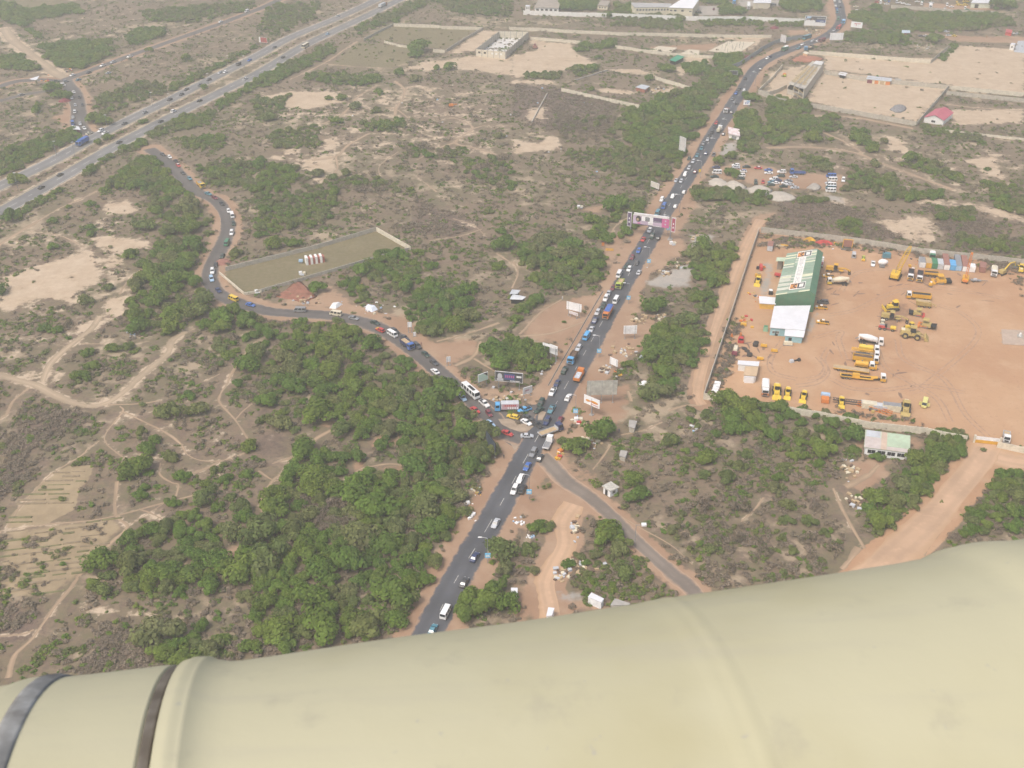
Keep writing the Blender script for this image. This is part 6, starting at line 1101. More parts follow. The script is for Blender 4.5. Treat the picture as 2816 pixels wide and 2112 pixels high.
lorry("amber tanker lorry with a bonneted white cab in the row", 'J', 615, 690, (1,.14), 8.0, 'white', 'tank', 'amber', low='amber', bonnet=.9, group=YG, wd=2.3)
lorry("amber low loader lorry with a white cab at the row's foot", 'J', 570, 855, (1,.10), 16, 'white', 'low', 'amber', low='amber', group=YG)
lorry("yellow tipper lorry facing left in mid yard with dark load", 'H', 610, 965, (-1,-.10), 9.8, 'white', 'tipper', 'amber', 'black', low='amber', group=YG)
lorry("amber tipper lorry facing out beside the crane, left of two", 'H', 490, 640, (-.14,1), 8.2, 'white', 'tipper', 'rust', 'black', low='amber', group=YG)
lorry("amber tipper lorry facing out beside the crane, right of two", 'H', 628, 665, (-.14,1), 8.2, 'white', 'tipper', 'rust', 'black', low='amber', group=YG)
lorry("white lorry with an orange nose near the yard's lower wall", 'I', 1020, 1040, (0,1), 8.0, 'white', 'box', 'white', 'white', low='orange', group=YG, bh=2.0)
lorry("white lorry standing nose out at the far right of yard", 'H', 1758, 590, (-.05,1), 7.0, 'white', 'box', 'white', 'cream', group=YG, bh=1.6)
lorry("green cabbed lorry hidden behind the container row", 'H', 820, 345, (-.1,1), 6.0, 'green', 'box', 'white', 'white', group=YG, bh=1.2)
lorry("white lorry half hidden behind the green hall", 'F', 1196, 455, (.2,-1), 7.0, 'white', 'flat', 'white', 'maroon', group=YG)
lorry("white tipper parked just inside the wall right of the gate", 't32', 2062, 455, (0,1), 5.5, 'white', 'tipper', 'silver', 'tan', group=YG, wd=2.2, bh=.9)
place('F', [(1312,658,'pickup','amber',(-1,-.1),{'label':"yellow pickup with white cab tucked above the mixer lorry",'bonnet':'white','roofcol':'white'}),(1232,1052,'suv','charcoal',(-1,-.08),{'label':"charcoal off-road car behind a yellow pickup by the office"}),(1206,1134,'pickup','amber',(-1,-.1),{'label':"yellow pickup with white bonnet, upper of two by the office",'bonnet':'white','roofcol':'white'}),(1232,1358,'pickup','amber',(-1,-.12),{'label':"yellow pickup with white bonnet, lower one alone by the apron",'bonnet':'white','roofcol':'white'}),(1996,468,'pickup','white',(-.15,1),{'label':"white pickup standing nose out in front of the far machines"})], "", "pickups in the red yard")
place('J', [(1508,1270,'minibus','lemon',(-.25,1),{'label':"lemon yellow minibus with open doors near the lower wall"})], "", "pickups in the red yard")
lm_ = [o for o in COLL.objects if "lemon yellow minibus" in o.get('label', '')][0]
for s in (-1, 1):
    m = MB(); m.box(1.25,1.33,min(s*.9,s*1.75),max(s*.9,s*1.75),.5,1.9); m.build("door", paint('lemon'), lm_)
# shipping containers
CG = "shipping containers in a row along the far yard wall"
def container(label, v, x, y, col, L, endcol=None, h=2.6, w_=2.44, back=(-.18,-1), group=CG, roofcol=None):
    p = GV(v, x, y, 0); q = GV(v, x+back[0]*20, y+back[1]*20, 0); a = math.atan2(p.y-q.y, p.x-q.x); t = thing("shipping_container", label, "container", (p.x, p.y, 0), a, group); c = flat(col)
    m = MB(); m.box(-L,-.06,-w_/2,w_/2,.12,h); m.build("shell", c, t)
    m = MB(); m.box(-L+.05,-.1,-w_/2+.05,w_/2-.05,h,h+.03); m.build("roof", flat(roofcol or col), t)
    m = MB()
    for k in range(int(L/.6)):
        x_ = -L+.3+k*.6; m.box(x_,x_+.3,-w_/2-.04,-w_/2,.2,h-.1); m.box(x_,x_+.3,w_/2,w_/2+.04,.2,h-.1)
    m.build("corrugation", c, t)
    for s in (-1, 1): m = MB(); m.box(-.06,0,min(s*.02,s*(w_/2-.05)),max(s*.02,s*(w_/2-.05)),.2,h-.08); m.build("door", flat(endcol or col), t)
    return t
container("white fronted container at the left end of the container row", 'H', 660, 535, 'silver', 6.1, 'white', roofcol='grey')
container("container with yellow and white doors, second in the row", 'H', 756, 545, 'tan', 6.1, 'amber', roofcol='tan')
container("green container in the middle of the container row", 'H', 846, 553, 'green', 6.1)
container("pale grey container right of the green one", 'H', 934, 562, 'silver', 6.1)
container("long rust roofed container with white doors, left one", 'H', 1030, 572, 'rust', 12.2, 'white')
container("sky blue container with white door signs in the row", 'H', 1122, 578, 'sky_blue', 6.1)
container("grey container with blue doors and white plates", 'H', 1212, 585, 'grey', 12.2, 'pale_blue')
container("long rust roofed container with white doors, right one", 'H', 1312, 597, 'rust', 12.2, 'white')
container("short white container right of the drilling rig mast", 'H', 1416, 605, 'white', 4.0)
container("rusty brown container standing apart near the yard's far right", 'H', 1572, 610, 'rust', 6.1, back=(0,-1))
container("grey box container with a dark window near the yard's far left corner", 'F', 420, 285, 'grey', 6.1, 'silver', back=(.25,-1), roofcol='rust')
container("cream box container lying along the lower wall", 'J', 770, 1345, 'cream', 5.0, back=(-1,-.12), h=2.2)
container("large pale container along the lower wall with grey top", 'J', 1135, 1390, 'cream', 6.1, back=(-1,-.12), roofcol='grey')
container("grey box container between the two pale ones", 'J', 925, 1370, 'silver', 4.6, back=(-1,-.12), h=2.0)
# ------------------------------------------------------------------ yard machines
MGp = "earth moving machines in the red yard"
def mach(name, label, v, x, y, h, cat="machine"):
    p = GV(v, x, y, 1.0); return thing(name, label, cat, (p.x, p.y, 0), heading(v, x, y, h), MGp)
def loader(label, v, x, y, h, col, k=1.0, bucket=True):
    k *= 1.15
    t = mach("wheel_loader", label, v, x, y, h, "loader"); c = flat(col)
    m = MB(); m.box(-3.3*k,-.4*k,-1.1*k,1.1*k,.9*k,2.1*k,0,.25*k,.15*k); m.build("engine_housing", c, t); m = MB(); m.box(-.5*k,2.0*k,-.8*k,.8*k,.8*k,1.7*k,0,.2*k,.1*k); m.build("front_frame", c, t)
    m = MB(); m.box(-.9*k,.6*k,-.8*k,.8*k,1.9*k,3.2*k,0,.15*k,.08*k); cb = m.build("cab", GLASS, t); m = MB(); m.box(-1.0*k,.7*k,-.9*k,.9*k,3.2*k,3.4*k); m.build("cab_roof", c, t)
    m = MB(); m.box(-3.2*k,-2.2*k,-.6*k,.6*k,2.1*k,2.3*k); m.build("radiator_cover", flat('cream'), t)
    for s in (-1, 1): m = MB(); m.cyl((.6*k,s*.7*k,1.9*k),(3.2*k,s*.7*k,.7*k),.16*k,n=6); m.build("lift_arm", c, t)
    m = MB(); m.hexa([(3.1*k,-1.4*k,.15*k),(4.2*k,-1.4*k,.1*k),(4.2*k,1.4*k,.1*k),(3.1*k,1.4*k,.15*k),(2.9*k,-1.4*k,1.3*k),(3.2*k,-1.4*k,1.4*k),(3.2*k,1.4*k,1.4*k),(2.9*k,1.4*k,1.3*k)]); m.build("bucket", c, t)
    m = MB(); m.cyl((0,-.3*k,0),(0,.3*k,0),.8*k,n=14); m.cyl((0,-.33*k,0),(0,.33*k,0),.42*k,n=10,m=1); wm = m.mesh("loader_wheel", [TYRE, c])
    for xx in (-1.9*k, 1.2*k):
        for s in (-1, 1): put("wheel", wm, t, None, (xx, s*1.15*k, .8*k))
    return t
def grader(label, v, x, y, h, col, k=1.0):
    k *= 1.12
    t = mach("motor_grader", label, v, x, y, h, "grader"); c = flat(col)
    m = MB(); m.box(-4.4*k,-1.6*k,-.9*k,.9*k,.9*k,2.2*k,0,.15*k,.1*k); m.build("engine_housing", c, t); m = MB(); m.box(-1.6*k,-.2*k,-.8*k,.8*k,1.2*k,3.1*k,0,.12*k,.08*k); m.build("cab", GLASS, t); m = MB(); m.box(-1.7*k,-.1*k,-.9*k,.9*k,3.1*k,3.3*k); m.build("cab_roof", c, t)
    m = MB(); m.cyl((-.3*k,0,1.7*k),(2.4*k,0,2.0*k),.28*k,n=6); m.cyl((2.4*k,0,2.0*k),(4.4*k,0,1.1*k),.28*k,n=6); m.build("neck_beam", c, t); m = MB(); m.box(.9*k,1.1*k,-1.8*k,1.8*k,.25*k,.9*k); m.build("blade", STEEL, t); m = MB(); m.cyl((1.2*k,0,.9*k),(1.2*k,0,1.1*k),.9*k,n=12); m.build("turntable", c, t)
    wheels(t, [-3.8*k, -2.4*k, 4.2*k], 1.15*k, .62); return t
def dozer(label, v, x, y, h, col, k=1.0, blade=True):
    k *= 1.15
    t = mach("bulldozer", label, v, x, y, h, "bulldozer"); c = flat(col)
    for s in (-1, 1): m = MB(); m.loft([[(x_,s*1.0*k-.28*k,z),(x_,s*1.0*k+.28*k,z),(x_,s*1.0*k+.28*k,z2),(x_,s*1.0*k-.28*k,z2)] for x_, z, z2 in ((-2*k,.45*k,.7*k),(-1.7*k,.05*k,1.0*k),(1.4*k,.05*k,1.0*k),(1.8*k,.4*k,.7*k))]); m.build("track", TYRE, t)
    m = MB(); m.box(-1.9*k,1.6*k,-.7*k,.7*k,.6*k,1.7*k,0,.1*k,.06*k); m.build("hull", c, t); m = MB(); m.box(-1.5*k,-.1*k,-.75*k,.75*k,1.7*k,2.8*k,0,.12*k,.06*k); m.build("cab", GLASS, t); m = MB(); m.box(-1.6*k,0,-.85*k,.85*k,2.8*k,2.98*k); m.build("cab_roof", c, t)
    if blade: m = MB(); m.hexa([(2.3*k,-1.6*k,.1*k),(2.6*k,-1.6*k,.1*k),(2.6*k,1.6*k,.1*k),(2.3*k,1.6*k,.1*k),(2.5*k,-1.6*k,1.2*k),(2.7*k,-1.6*k,1.2*k),(2.7*k,1.6*k,1.2*k),(2.5*k,1.6*k,1.2*k)]); m.build("blade", c, t)
    m = MB()
    for s in (-1, 1): m.cyl((0,s*1.3*k,.6*k),(2.4*k,s*1.3*k,.5*k),.1*k,n=5)
    m.build("push_arm", c, t); return t
def roller(label, v, x, y, h, col, k=1.0, drum='grey'):
    t = mach("road_roller", label, v, x, y, h, "roller"); c = flat(col)
    m = MB(); m.cyl((1.6*k,-1.0*k,.75*k),(1.6*k,1.0*k,.75*k),.75*k,n=16); m.build("drum", flat(drum), t); m = MB(); m.box(.5*k,2.5*k,1.02*k,1.18*k,.6*k,.95*k); m.box(.5*k,2.5*k,-1.18*k,-1.02*k,.6*k,.95*k); m.box(.3*k,.6*k,-1.18*k,1.18*k,.6*k,1.1*k); m.build("drum_frame", c, t)
    m = MB(); m.box(-2.3*k,.3*k,-.8*k,.8*k,.7*k,1.6*k,0,.12*k,.06*k); m.build("engine_housing", c, t); m = MB()
    for xx in (-.9*k, .2*k):
        for s in (-1, 1): m.cyl((xx,s*.7*k,1.6*k),(xx,s*.7*k,2.6*k),.05*k,n=4)
    m.build("canopy_post", STEEL, t); m = MB(); m.box(-1.1*k,.4*k,-.9*k,.9*k,2.6*k,2.75*k); m.build("canopy", c, t); wheels(t, [-1.4*k], 1.0*k, .62); return t
def paver(label, v, x, y, h, col, k=1.0, screed='orange'):
    k *= 1.15
    t = mach("asphalt_paver", label, v, x, y, h, "paver"); c = flat(col)
    m = MB(); m.box(-1.6*k,1.4*k,-1.2*k,1.2*k,.6*k,1.7*k,0,.1*k,.05*k); m.build("hull", c, t); m = MB(); m.hexa([(1.4*k,-1.0*k,.5*k),(3.0*k,-1.2*k,.6*k),(3.0*k,1.2*k,.6*k),(1.4*k,1.0*k,.5*k),(1.4*k,-1.3*k,1.4*k),(3.1*k,-1.6*k,1.5*k),(3.1*k,1.6*k,1.5*k),(1.4*k,1.3*k,1.4*k)]); m.build("hopper", DARK, t)
    m = MB(); m.box(-3.0*k,-2.2*k,-1.9*k,1.9*k,.2*k,.7*k); m.build("screed", flat(screed), t); m = MB()
    for s in (-1, 1): m.box(-2.6*k,.2*k,s*1.3*k-.08,s*1.3*k+.08,.6*k,.85*k)
    m.build("tow_arm", flat(screed), t); m = MB()
    for s in (-1, 1): m.cyl((-.8*k,s*.9*k,1.7*k),(-.8*k,s*.9*k,2.9*k),.06*k,n=4); m.box(-1.2*k,.6*k,s*1.15*k-.2,s*1.15*k+.2,.05,.9*k)
    m.build("canopy_post", STEEL, t); m = MB(); m.box(-1.6*k,.4*k,-1.2*k,1.2*k,2.9*k,3.05*k); m.build("canopy", c, t); return t
loader("big khaki wheel loader with its bucket to the right in mid yard", 'H', 520, 1560, (1,.16), 'khaki', 1.25)
loader("yellow wheel loader facing the lower wall beside the lemon minibus", 'J', 1222, 1345, (-.05,1), 'khaki', 1.0)
loader("yellow wheel loader near the white orange nosed lorry, first of three", 'I', 1195, 1085, (0,1), 'yellow', .95)
loader("smaller yellow wheel loader, second of three by the lower wall", 'I', 1362, 1105, (-.1,1), 'yellow', .75)
loader("smaller yellow wheel loader, third of three by the lower wall", 'I', 1605, 1155, (-.25,1), 'yellow', .75)
loader("yellow wheel loader with dusty frame near the yard's far right", 'H', 2165, 545, (0,-1), 'yellow', .8)
loader("yellow loader parked on the dark apron left of the green hall", 'F', 245, 735, (-.3,1), 'yellow', .8)
grader("amber motor grader nose right beyond the mixer lorry", 'F', 1460, 572, (1,.12), 'amber', 1.05)
grader("khaki motor grader nose right among the mid yard machines", 'H', 240, 1300, (1,.16), 'khaki', 1.05)
dozer("yellow bulldozer at the top of the mid yard machines", 'H', 205, 1140, (-1,.05), 'yellow', 1.15)
dozer("small yellow bulldozer just above the big khaki loader", 'H', 470, 1432, (-1,.1), 'yellow', .85, False)
dozer("small yellow crawler machine behind the top bulldozer", 'H', 235, 1085, (-1,.05), 'amber', .85, False)
paver("khaki asphalt paver with a red screed right of the grader", 'H', 585, 1225, (-1,-.15), 'khaki', .9, 'red')
paver("khaki paver with orange screed, rightmost of the machines", 'H', 735, 1405, (1,.22), 'khaki', 1.0, 'orange')
paver("dark amber paver with black hopper in front of the container row", 'H', 955, 735, (1,.05), 'amber', 1.1, 'amber')
roller("pale canopied roller at the left edge of the machines", 'H', 60, 1370, (0,1), 'cream', .8)
roller("lime yellow roller in the far line by the wall", 'F', 1852, 385, (0,1), 'lime', .7, 'amber')
t = mach("tractor_bowser", "red tractor towing a yellow water tank below the machines", 'H', 120, 1445, (-1,-.15), "tractor")
m = MB(); m.box(.3,3.0,-.5,.5,.8,1.6,0,.1,.06); m.build("tractor_hull", paint('red'), t); m = MB(); m.box(-.2,.7,-.6,.6,1.5,2.4,0,.1,.06); m.build("tractor_cab", DARK, t); m = MB(); m.lathe((-3.6,0,1.4),(1,0,0),[(0,.5),(.2,.85),(2.0,.85),(2.2,.5)],12); m.build("water_tank", flat('yellow'), t); m = MB(); m.box(-3.8,0,-.15,.15,.6,.8); m.build("drawbar", paint('red'), t); wheels(t, [-2.4, .5, 2.4], .9, .55)
t = mach("screening_plant", "khaki screening plant trailer in front of the yellow tipper lorry", 'H', 690, 1095, (1,.1), "screening plant")
m = MB(); m.hexa([(-3,-1,.9),(3,-1,.9),(3,1,.9),(-3,1,.9),(-3.4,-1.3,2.9),(2.6,-1.3,2.4),(2.6,1.3,2.4),(-3.4,1.3,2.9)]); m.build("hopper_body", flat('khaki'), t); m = MB(); m.box(-2.6,2.2,-.8,.8,2.5,2.9); m.build("feed_grid", flat('tan'), t); m = MB(); m.cyl((2.5,0,2.0),(4.8,0,1.0),.2,n=5); m.build("conveyor_arm", flat('khaki'), t); wheels(t, [-1.8,.2,2.2], 1.0)
t = mach("small_mixer", "small amber drum mixer with a white top below the tippers", 'H', 792, 790, (0,1), "mixer")
m = MB(); m.lathe((0,0,.5),(.2,0,1),[(0,.5),(.4,.85),(1.2,.85),(1.9,.35)],12); m.build("drum", flat('amber'), t); m = MB(); m.lathe((.3,0,2.2),(.2,0,1),[(0,.4),(.4,.45),(.6,.2)],10); m.build("drum_mouth", flat('white'), t); m = MB(); m.box(-.9,.9,-.7,.7,.25,.5); m.build("base_frame", STEEL, t)
t = mach("mixer_drum", "upright white mixer drum beside the teal generator", 'H', 60, 470, (0,1), "mixer drum")
m = MB(); m.lathe((0,-1.9,1.4),(0,1,.18),[(0,.5),(.6,1.1),(1.8,1.5),(3.0,1.2),(4.1,.55)],14); m.build("drum", flat('white'), t, smooth=True); m = MB(); m.box(.9,2.6,-1.2,1.0,.2,.8); m.build("drum_cradle", STEEL, t)
t = mach("trailer", "amber tipper trailer with a dark body right of the two tippers", 'H', 800, 630, (1,.1), "trailer")
m = MB(); m.box(-3,3,-1.2,1.2,1.2,1.4); m.box(-3,3,-1.25,-1.1,1.4,2.2); m.box(-3,3,1.1,1.25,1.4,2.2); m.box(-3.05,-2.9,-1.2,1.2,1.4,2.2); m.box(2.9,3.05,-1.2,1.2,1.4,2.2); m.build("trailer_body", flat('amber'), t); m = MB(); m.box(-2.85,2.85,-1.05,1.05,1.4,2.0); m.build("load", mat("dark_spoil", (.07,.05,.045), .95), t); wheels(t, [-1.5, 0, 1.5], 1.2)
t = mach("trailer", "low grey trailer with a drawbar right of the drilling rig", 'H', 1500, 715, (1,.04), "trailer"); m = MB(); m.box(-2.6,1.6,-.7,.7,.7,.95); m.build("deck", flat('grey'), t); m = MB(); m.cyl((1.6,0,.8),(4.6,0,.6),.12,n=5); m.build("drawbar", STEEL, t); m = MB(); m.box(-1.5,-.2,-.5,.5,.95,1.5); m.build("tool_box", flat('silver'), t); wheels(t, [-1.6], .8, .42)
t = mach("flatbed_trailer", "long flat trailer with a grey deck above the low loader", 'J', 400, 745, (1,.14), "trailer"); m = MB(); m.box(-6.6,6.2,-1.25,1.25,1.15,1.3); m.build("deck", flat('tan'), t); m = MB(); m.box(-6.6,6.2,-1.32,-1.25,.95,1.3); m.box(-6.6,6.2,1.25,1.32,.95,1.3); m.build("side_rail", flat('amber'), t); wheels(t, [-4.6,-3.3,-2.0], 1.2)
# mobile lattice crane
t = mach("lattice_crane", "yellow crawler crane with its lattice boom raised to the right", 'H', 262, 650, (.55,-1), "crane"); Y = flat('amber'); YC = mat("crane_yellow", (.66,.42,.03), .6, 0, .08, .5, .15)
for s in (-1, 1): m = MB(); m.box(-3.2,3.2,s*1.8-.4,s*1.8+.4,.02,1.0,0,.4,0); m.build("track", TYRE, t)
m = MB(); m.cyl((0,0,1.0),(0,0,1.4),1.3,n=14); m.build("slew_ring", STEEL, t)
m = MB(); m.loft([[(x_,-w_,1.4),(x_,w_,1.4),(x_,w_,zt_),(x_,-w_,zt_)] for x_, w_, zt_ in ((-4.2,1.3,3.0),(-3.9,1.7,3.4),(0.4,1.7,3.4),(1.6,1.6,2.6))]); m.build("machine_house", YC, t); m = MB(); m.box(.3,2.4,-1.7,-.5,1.4,3.5,0,.3,.08); m.build("operator_cab", GLASS, t); m = MB(); m.box(.5,2.2,-1.75,-.45,3.5,3.62); m.build("cab_roof", YC, t)
b0, b1 = Vector((1.6,0,2.0)), None
tip = GV('H', 490, 205, 15.0); loc = t.location; a = t.rotation_euler.z; dx, dy = tip.x-loc.x, tip.y-loc.y; b1 = Vector((dx*math.cos(-a)-dy*math.sin(-a), dx*math.sin(-a)+dy*math.cos(-a), 15.0)); d = b1-b0; u = d.normalized(); sdv = u.cross(Vector((0,0,1))).normalized(); upv = sdv.cross(u); m = MB(); n_ = 14
def bw(k): f = k/n_; return .85*min(1, .35+f*6, .3+(1-f)*4)
for sx in (-1, 1):
    for sy in (-1, 1):
        for k in range(n_): m.cyl(b0+d*(k/n_)+sdv*sx*bw(k)+upv*sy*bw(k), b0+d*((k+1)/n_)+sdv*sx*bw(k+1)+upv*sy*bw(k+1), .17, n=4)
for k in range(n_):
    for sy in (-1, 1): m.cyl(b0+d*(k/n_)+sdv*bw(k)+upv*sy*bw(k), b0+d*((k+1)/n_)-sdv*bw(k+1)+upv*sy*bw(k+1), .11, n=3); m.cyl(b0+d*(k/n_)+upv*bw(k)+sdv*sy*bw(k), b0+d*((k+1)/n_)-upv*bw(k+1)+sdv*sy*bw(k+1), .07, n=3)
m.build("lattice_boom", YC, t); m = MB(); m.cyl((-2.6,0,3.4),(-1.6,0,6.0),.12,n=5); m.cyl((-1.6,0,6.0),b1,.04,n=3); m.build("pendant_rope", STEEL, t)
# drilling rig
t = mach("drilling_rig", "orange drilling rig with an upright mast before the container row", 'H', 1320, 715, (-.2,1), "drilling rig"); OR = flat('orange')
for s in (-1, 1): m = MB(); m.box(-2,2,s*1.1-.3,s*1.1+.3,.02,.85,0,.3,0); m.build("track", TYRE, t)
m = MB(); m.box(-2.4,1.8,-1.3,1.3,.9,2.4,0,.1,.08); m.build("hull", flat('amber'), t); m = MB(); m.cyl((1.6,.35,.8),(1.0,.35,13.5),.16,n=5); m.cyl((1.6,-.35,.8),(1.0,-.35,13.5),.16,n=5)
for k in range(12): m.cyl((1.6-.05*k,.35,1+k),(1.55-.05*k,-.35,2+k),.07,n=3)
m.build("mast", OR, t); m = MB(); m.box(.6,1.4,-.5,.5,13.3,14.2); m.build("crown_block", OR, t); m = MB(); m.box(1.2,2.4,-.9,.9,.9,1.8); m.build("drill_head", OR, t)
# backhoe arms and other yard things
t = mach("excavator", "yellow excavator with its arm arched to the left", 'H', 1885, 600, (1,-.4), "excavator"); m = MB(); m.box(-1.6,1.2,-1.1,1.1,.9,2.2,0,.2,.1); m.build("house", flat('khaki'), t); m = MB(); m.cyl((1.0,0,1.8),(4.2,0,4.2),.3,n=6); m.cyl((4.2,0,4.2),(7.6,0,3.9),.26,n=6); m.cyl((7.6,0,3.9),(9.2,0,1.4),.2,n=6); m.build("boom", flat('yellow'), t); m = MB(); m.box(8.7,9.8,-.5,.5,.6,1.5,0,.2,.1); m.build("bucket", STEEL, t)
for s in (-1, 1): m = MB(); m.box(-1.9,1.9,s*1.0-.28,s*1.0+.28,.02,.8,0,.3,0); m.build("track", TYRE, t)
def boxy(name, label, cat, v, x, y, h, parts_, group=None):
    p = GV(v, x, y, .5); t = thing(name, label, cat, (p.x, p.y, 0), heading(v, x, y, h), group)
    for nm, c_, (x0,x1,y0,y1,z0,z1), tp in parts_: m = MB(); m.box(x0,x1,y0,y1,z0,z1,0,tp,tp); m.build(nm, flat(c_) if isinstance(c_, str) else c_, t)
    return t
boxy("generator", "grey generator box in the far line of machines", "generator", 'F', 1702, 350, (0,1), [("housing",'silver',(-1.6,1.6,-.8,.8,.3,2.0),.05),("skid",STEEL,(-1.8,1.8,-.9,.9,.05,.3),0),("louvre",DARK,(1.6,1.63,-.6,.6,.7,1.6),0)])
boxy("generator", "teal generator box beside the upright white mixer drum", "generator", 'H', 120, 365, (1,0), [("housing",'teal',(-1.6,1.6,-1.0,1.0,.4,2.4),.05),("skid",STEEL,(-1.9,1.9,-1.1,1.1,.05,.4),0),("exhaust",DARK,(-1.5,-1.2,-.1,.1,2.4,3.0),0)])
boxy("tower_frame", "amber open steel frame standing by the far wall", "steel frame", 'F', 1600, 235, (1,.1), [("post",'amber',(-2.2,-1.9,-.15,.15,0,4.6),0),("post",'amber',(1.9,2.2,-.15,.15,0,4.6),0),("crossbeam",'amber',(-2.2,2.2,-.15,.15,4.6,4.9),0),("screen",'rust',(-1.9,1.9,-.05,.05,1.2,4.4),0),("foot",STEEL,(-2.6,2.6,-1.4,1.4,0,.4),0)])
boxy("steel_stack", "stack of pale steel beams with a yellow jib at the far left corner", "beam stack", 'F', 620, 190, (1,.1), [("beam",'tan',(-3.6,.6,-1.4,-1.0,.1,.5),0),("beam",'cream',(-3.2,1.0,-.4,0,.1,.5),0),("beam",'tan',(-2.6,2.0,1.0,1.4,.1,.5),0),("beam",'brown',(.8,5.4,.2,.6,.1,.5),0),("jib",'amber',(-.8,2.6,-.3,.1,.5,1.0),.1)])
for nm, lab, c_, v, x, y, L in (("tarpaulin_heap","red and orange tarpaulin draped over a heap by the far wall",'red','F',1235,165,5.2),("tarpaulin_heap","flat yellow heap by the far wall left of the tarpaulin",'amber','F',1030,120,3.0)):
    p = GV(v, x, y); m = MB(); n_ = 10; m.loft([[(L*math.cos(2*math.pi*i/n_)*f*(1+.2*math.sin(3*i)), L*.4*math.sin(2*math.pi*i/n_)*f, z) for i in range(n_)] for f, z in ((1,.0),(.75,.6),(.4,1.5),(.1,1.9))]); o = m.build(nm, mat("tarp_"+c_, PAL[c_], .8, 0, .35, .35, .3), None, loc=(p.x,p.y,0)); setlab(o, lab, "tarpaulin")
boxy("dismantled_plant", "red dismantled machine on the dark apron left of the hall", "machine", 'F', 292, 545, (.1,1), [("hull",'red',(-2.6,1.8,-.7,.7,.4,1.8),.1),("side_arm",'orange',(-1.8,-1.0,.7,2.0,.5,1.2),.1),("drum",DARK,(-1.0,.4,-2.0,-.7,.2,1.2),.1)])
boxy("machine_scrap", "small yellow machine parts heap on the apron's left edge", "scrap", 'F', 250, 650, (1,0), [("frame",'amber',(-1.4,1.2,-.7,.7,.2,1.3),.15),("engine",'tan',(-.5,.9,-.4,.5,1.3,1.9),.1)])
boxy("red_trailer", "red cart against the green hall's left wall", "cart", 'F', 545, 650, (1,.2), [("tub",'red',(-1.4,1.4,-.8,.8,.6,1.5),.1),("axle",DARK,(-.5,.5,-.9,.9,.1,.6),0)])
boxy("black_tank", "dark round top tank with a white lid by the yellow store", "tank", 'F', 440, 915, (0,1), [("tank_body",DARK,(-.9,.9,-.9,.9,0,1.8),.15),("lid",'white',(-.8,.8,-.9,.7,1.8,2.1),.2)])
boxy("storage_tank", "small green drum beside the office wall", "drum", 'I', 1024, 145, (0,1), [("drum_body",mat("mint_drum",(.25,.42,.28),.7),(-.9,.9,-.9,.9,0,2.0),.12),("drum_lid",'green',(-.7,.7,-.7,.7,2.0,2.1),.05)])
boxy("oil_tank", "cream tank box lying just below the office lean-to", "tank", 'I', 1365, 362, (1,.08), [("tank_body",'cream',(-1.7,1.7,-.7,.7,.3,1.5),.12),("skid",STEEL,(-1.8,1.8,-.75,.75,0,.3),0)])
boxy("white_pump", "white pump and black hose reel alone on the red yard", "pump", 'I', 1470, 615, (1,-.2), [("pump_body",'silver',(-2.2,-.6,-.7,.7,.1,1.1),.2),("shaft",DARK,(-.6,1.4,-.15,.15,.3,.7),0),("hose_reel",TYRE,(1.3,2.4,-.6,.6,.05,1.1),.2)])
boxy("wrecked_lorry", "wrecked lorry with cream tank and red frame by the left wall", "lorry", 'I', 562, 480, (-.25,1), [("tank",'cream',(-2.8,1.0,-.9,.9,.7,2.0),.25),("chassis",DARK,(-3.0,3.2,-.5,.5,.3,.7),0),("frame",'maroon',(1.2,3.0,-1.1,1.1,.4,1.5),.15)])
boxy("red_cab", "loose red lorry cab near the wrecked lorry", "lorry cab", 'I', 648, 320, (0,1), [("cab_lower",'red',(-1.1,1.1,-1.1,1.1,.2,1.2),0),("cab_upper",'red',(-1.0,.9,-1.0,1.0,1.2,2.2),.12),("windscreen",GLASS,(.86,.95,-.85,.85,1.3,2.0),0)])
boxy("orange_barrel", "pair of orange barrels near the left wall", "barrels", 'I', 600, 235, (1,0), [("barrel",'orange',(-2.6,-1.9,-.4,.4,0,1.2),.08),("barrel",'orange',(.9,1.5,-.4,.6,0,1.6),.08)])
for nm, x, y, lab in (("roller_parts",1000,395,"yellow machine hood on legs right of the tyre heap"),("roller_parts",945,590,"yellow machine part by the white roofed wall store"),("roller_parts",1160,470,"scattered orange machine arms on the yard's left side"),("roller_parts",690,70,"yellow machine bits by the left wall near the office")):
    boxy(nm, lab, "scrap", 'I', x, y, (1,.1), [("hood",'amber',(-1.3,1.2,-.6,.6,.4,1.2),.12),("leg",STEEL,(-1.0,1.0,-.3,.3,0,.4),0),("engine",'cream',(-.6,.5,.6,1.3,.1,.9),.1)])
m = MB()
for k in range(11):
    m.lathe((0,0,0),(0,0,1),[(0,.35),(.05,.62),(.3,.62),(.35,.35)],12)
    break
tyre_me = m.mesh("scrap_tyre", [TYRE])
for i, (x, y, n_) in enumerate([(868,395,3),(780,545,3),(880,345,1),(700,440,1),(745,478,1)]):
    p = GV('I', x, y); tt = thing("tyre_stack", ("tall stack of old tyres in the oily patch, %s" % ("upper","lower","",'','')[i]) if i < 2 else "single old tyre lying in the oily patch, %s from the left" % ("third","first","second")[i-2], "tyres", (p.x,p.y,0))
    for k in range(n_): put("tyre", tyre_me, tt, None, (random.uniform(-.1,.1), random.uniform(-.1,.1), k*.36), None, (1.7,1.7,1.2))
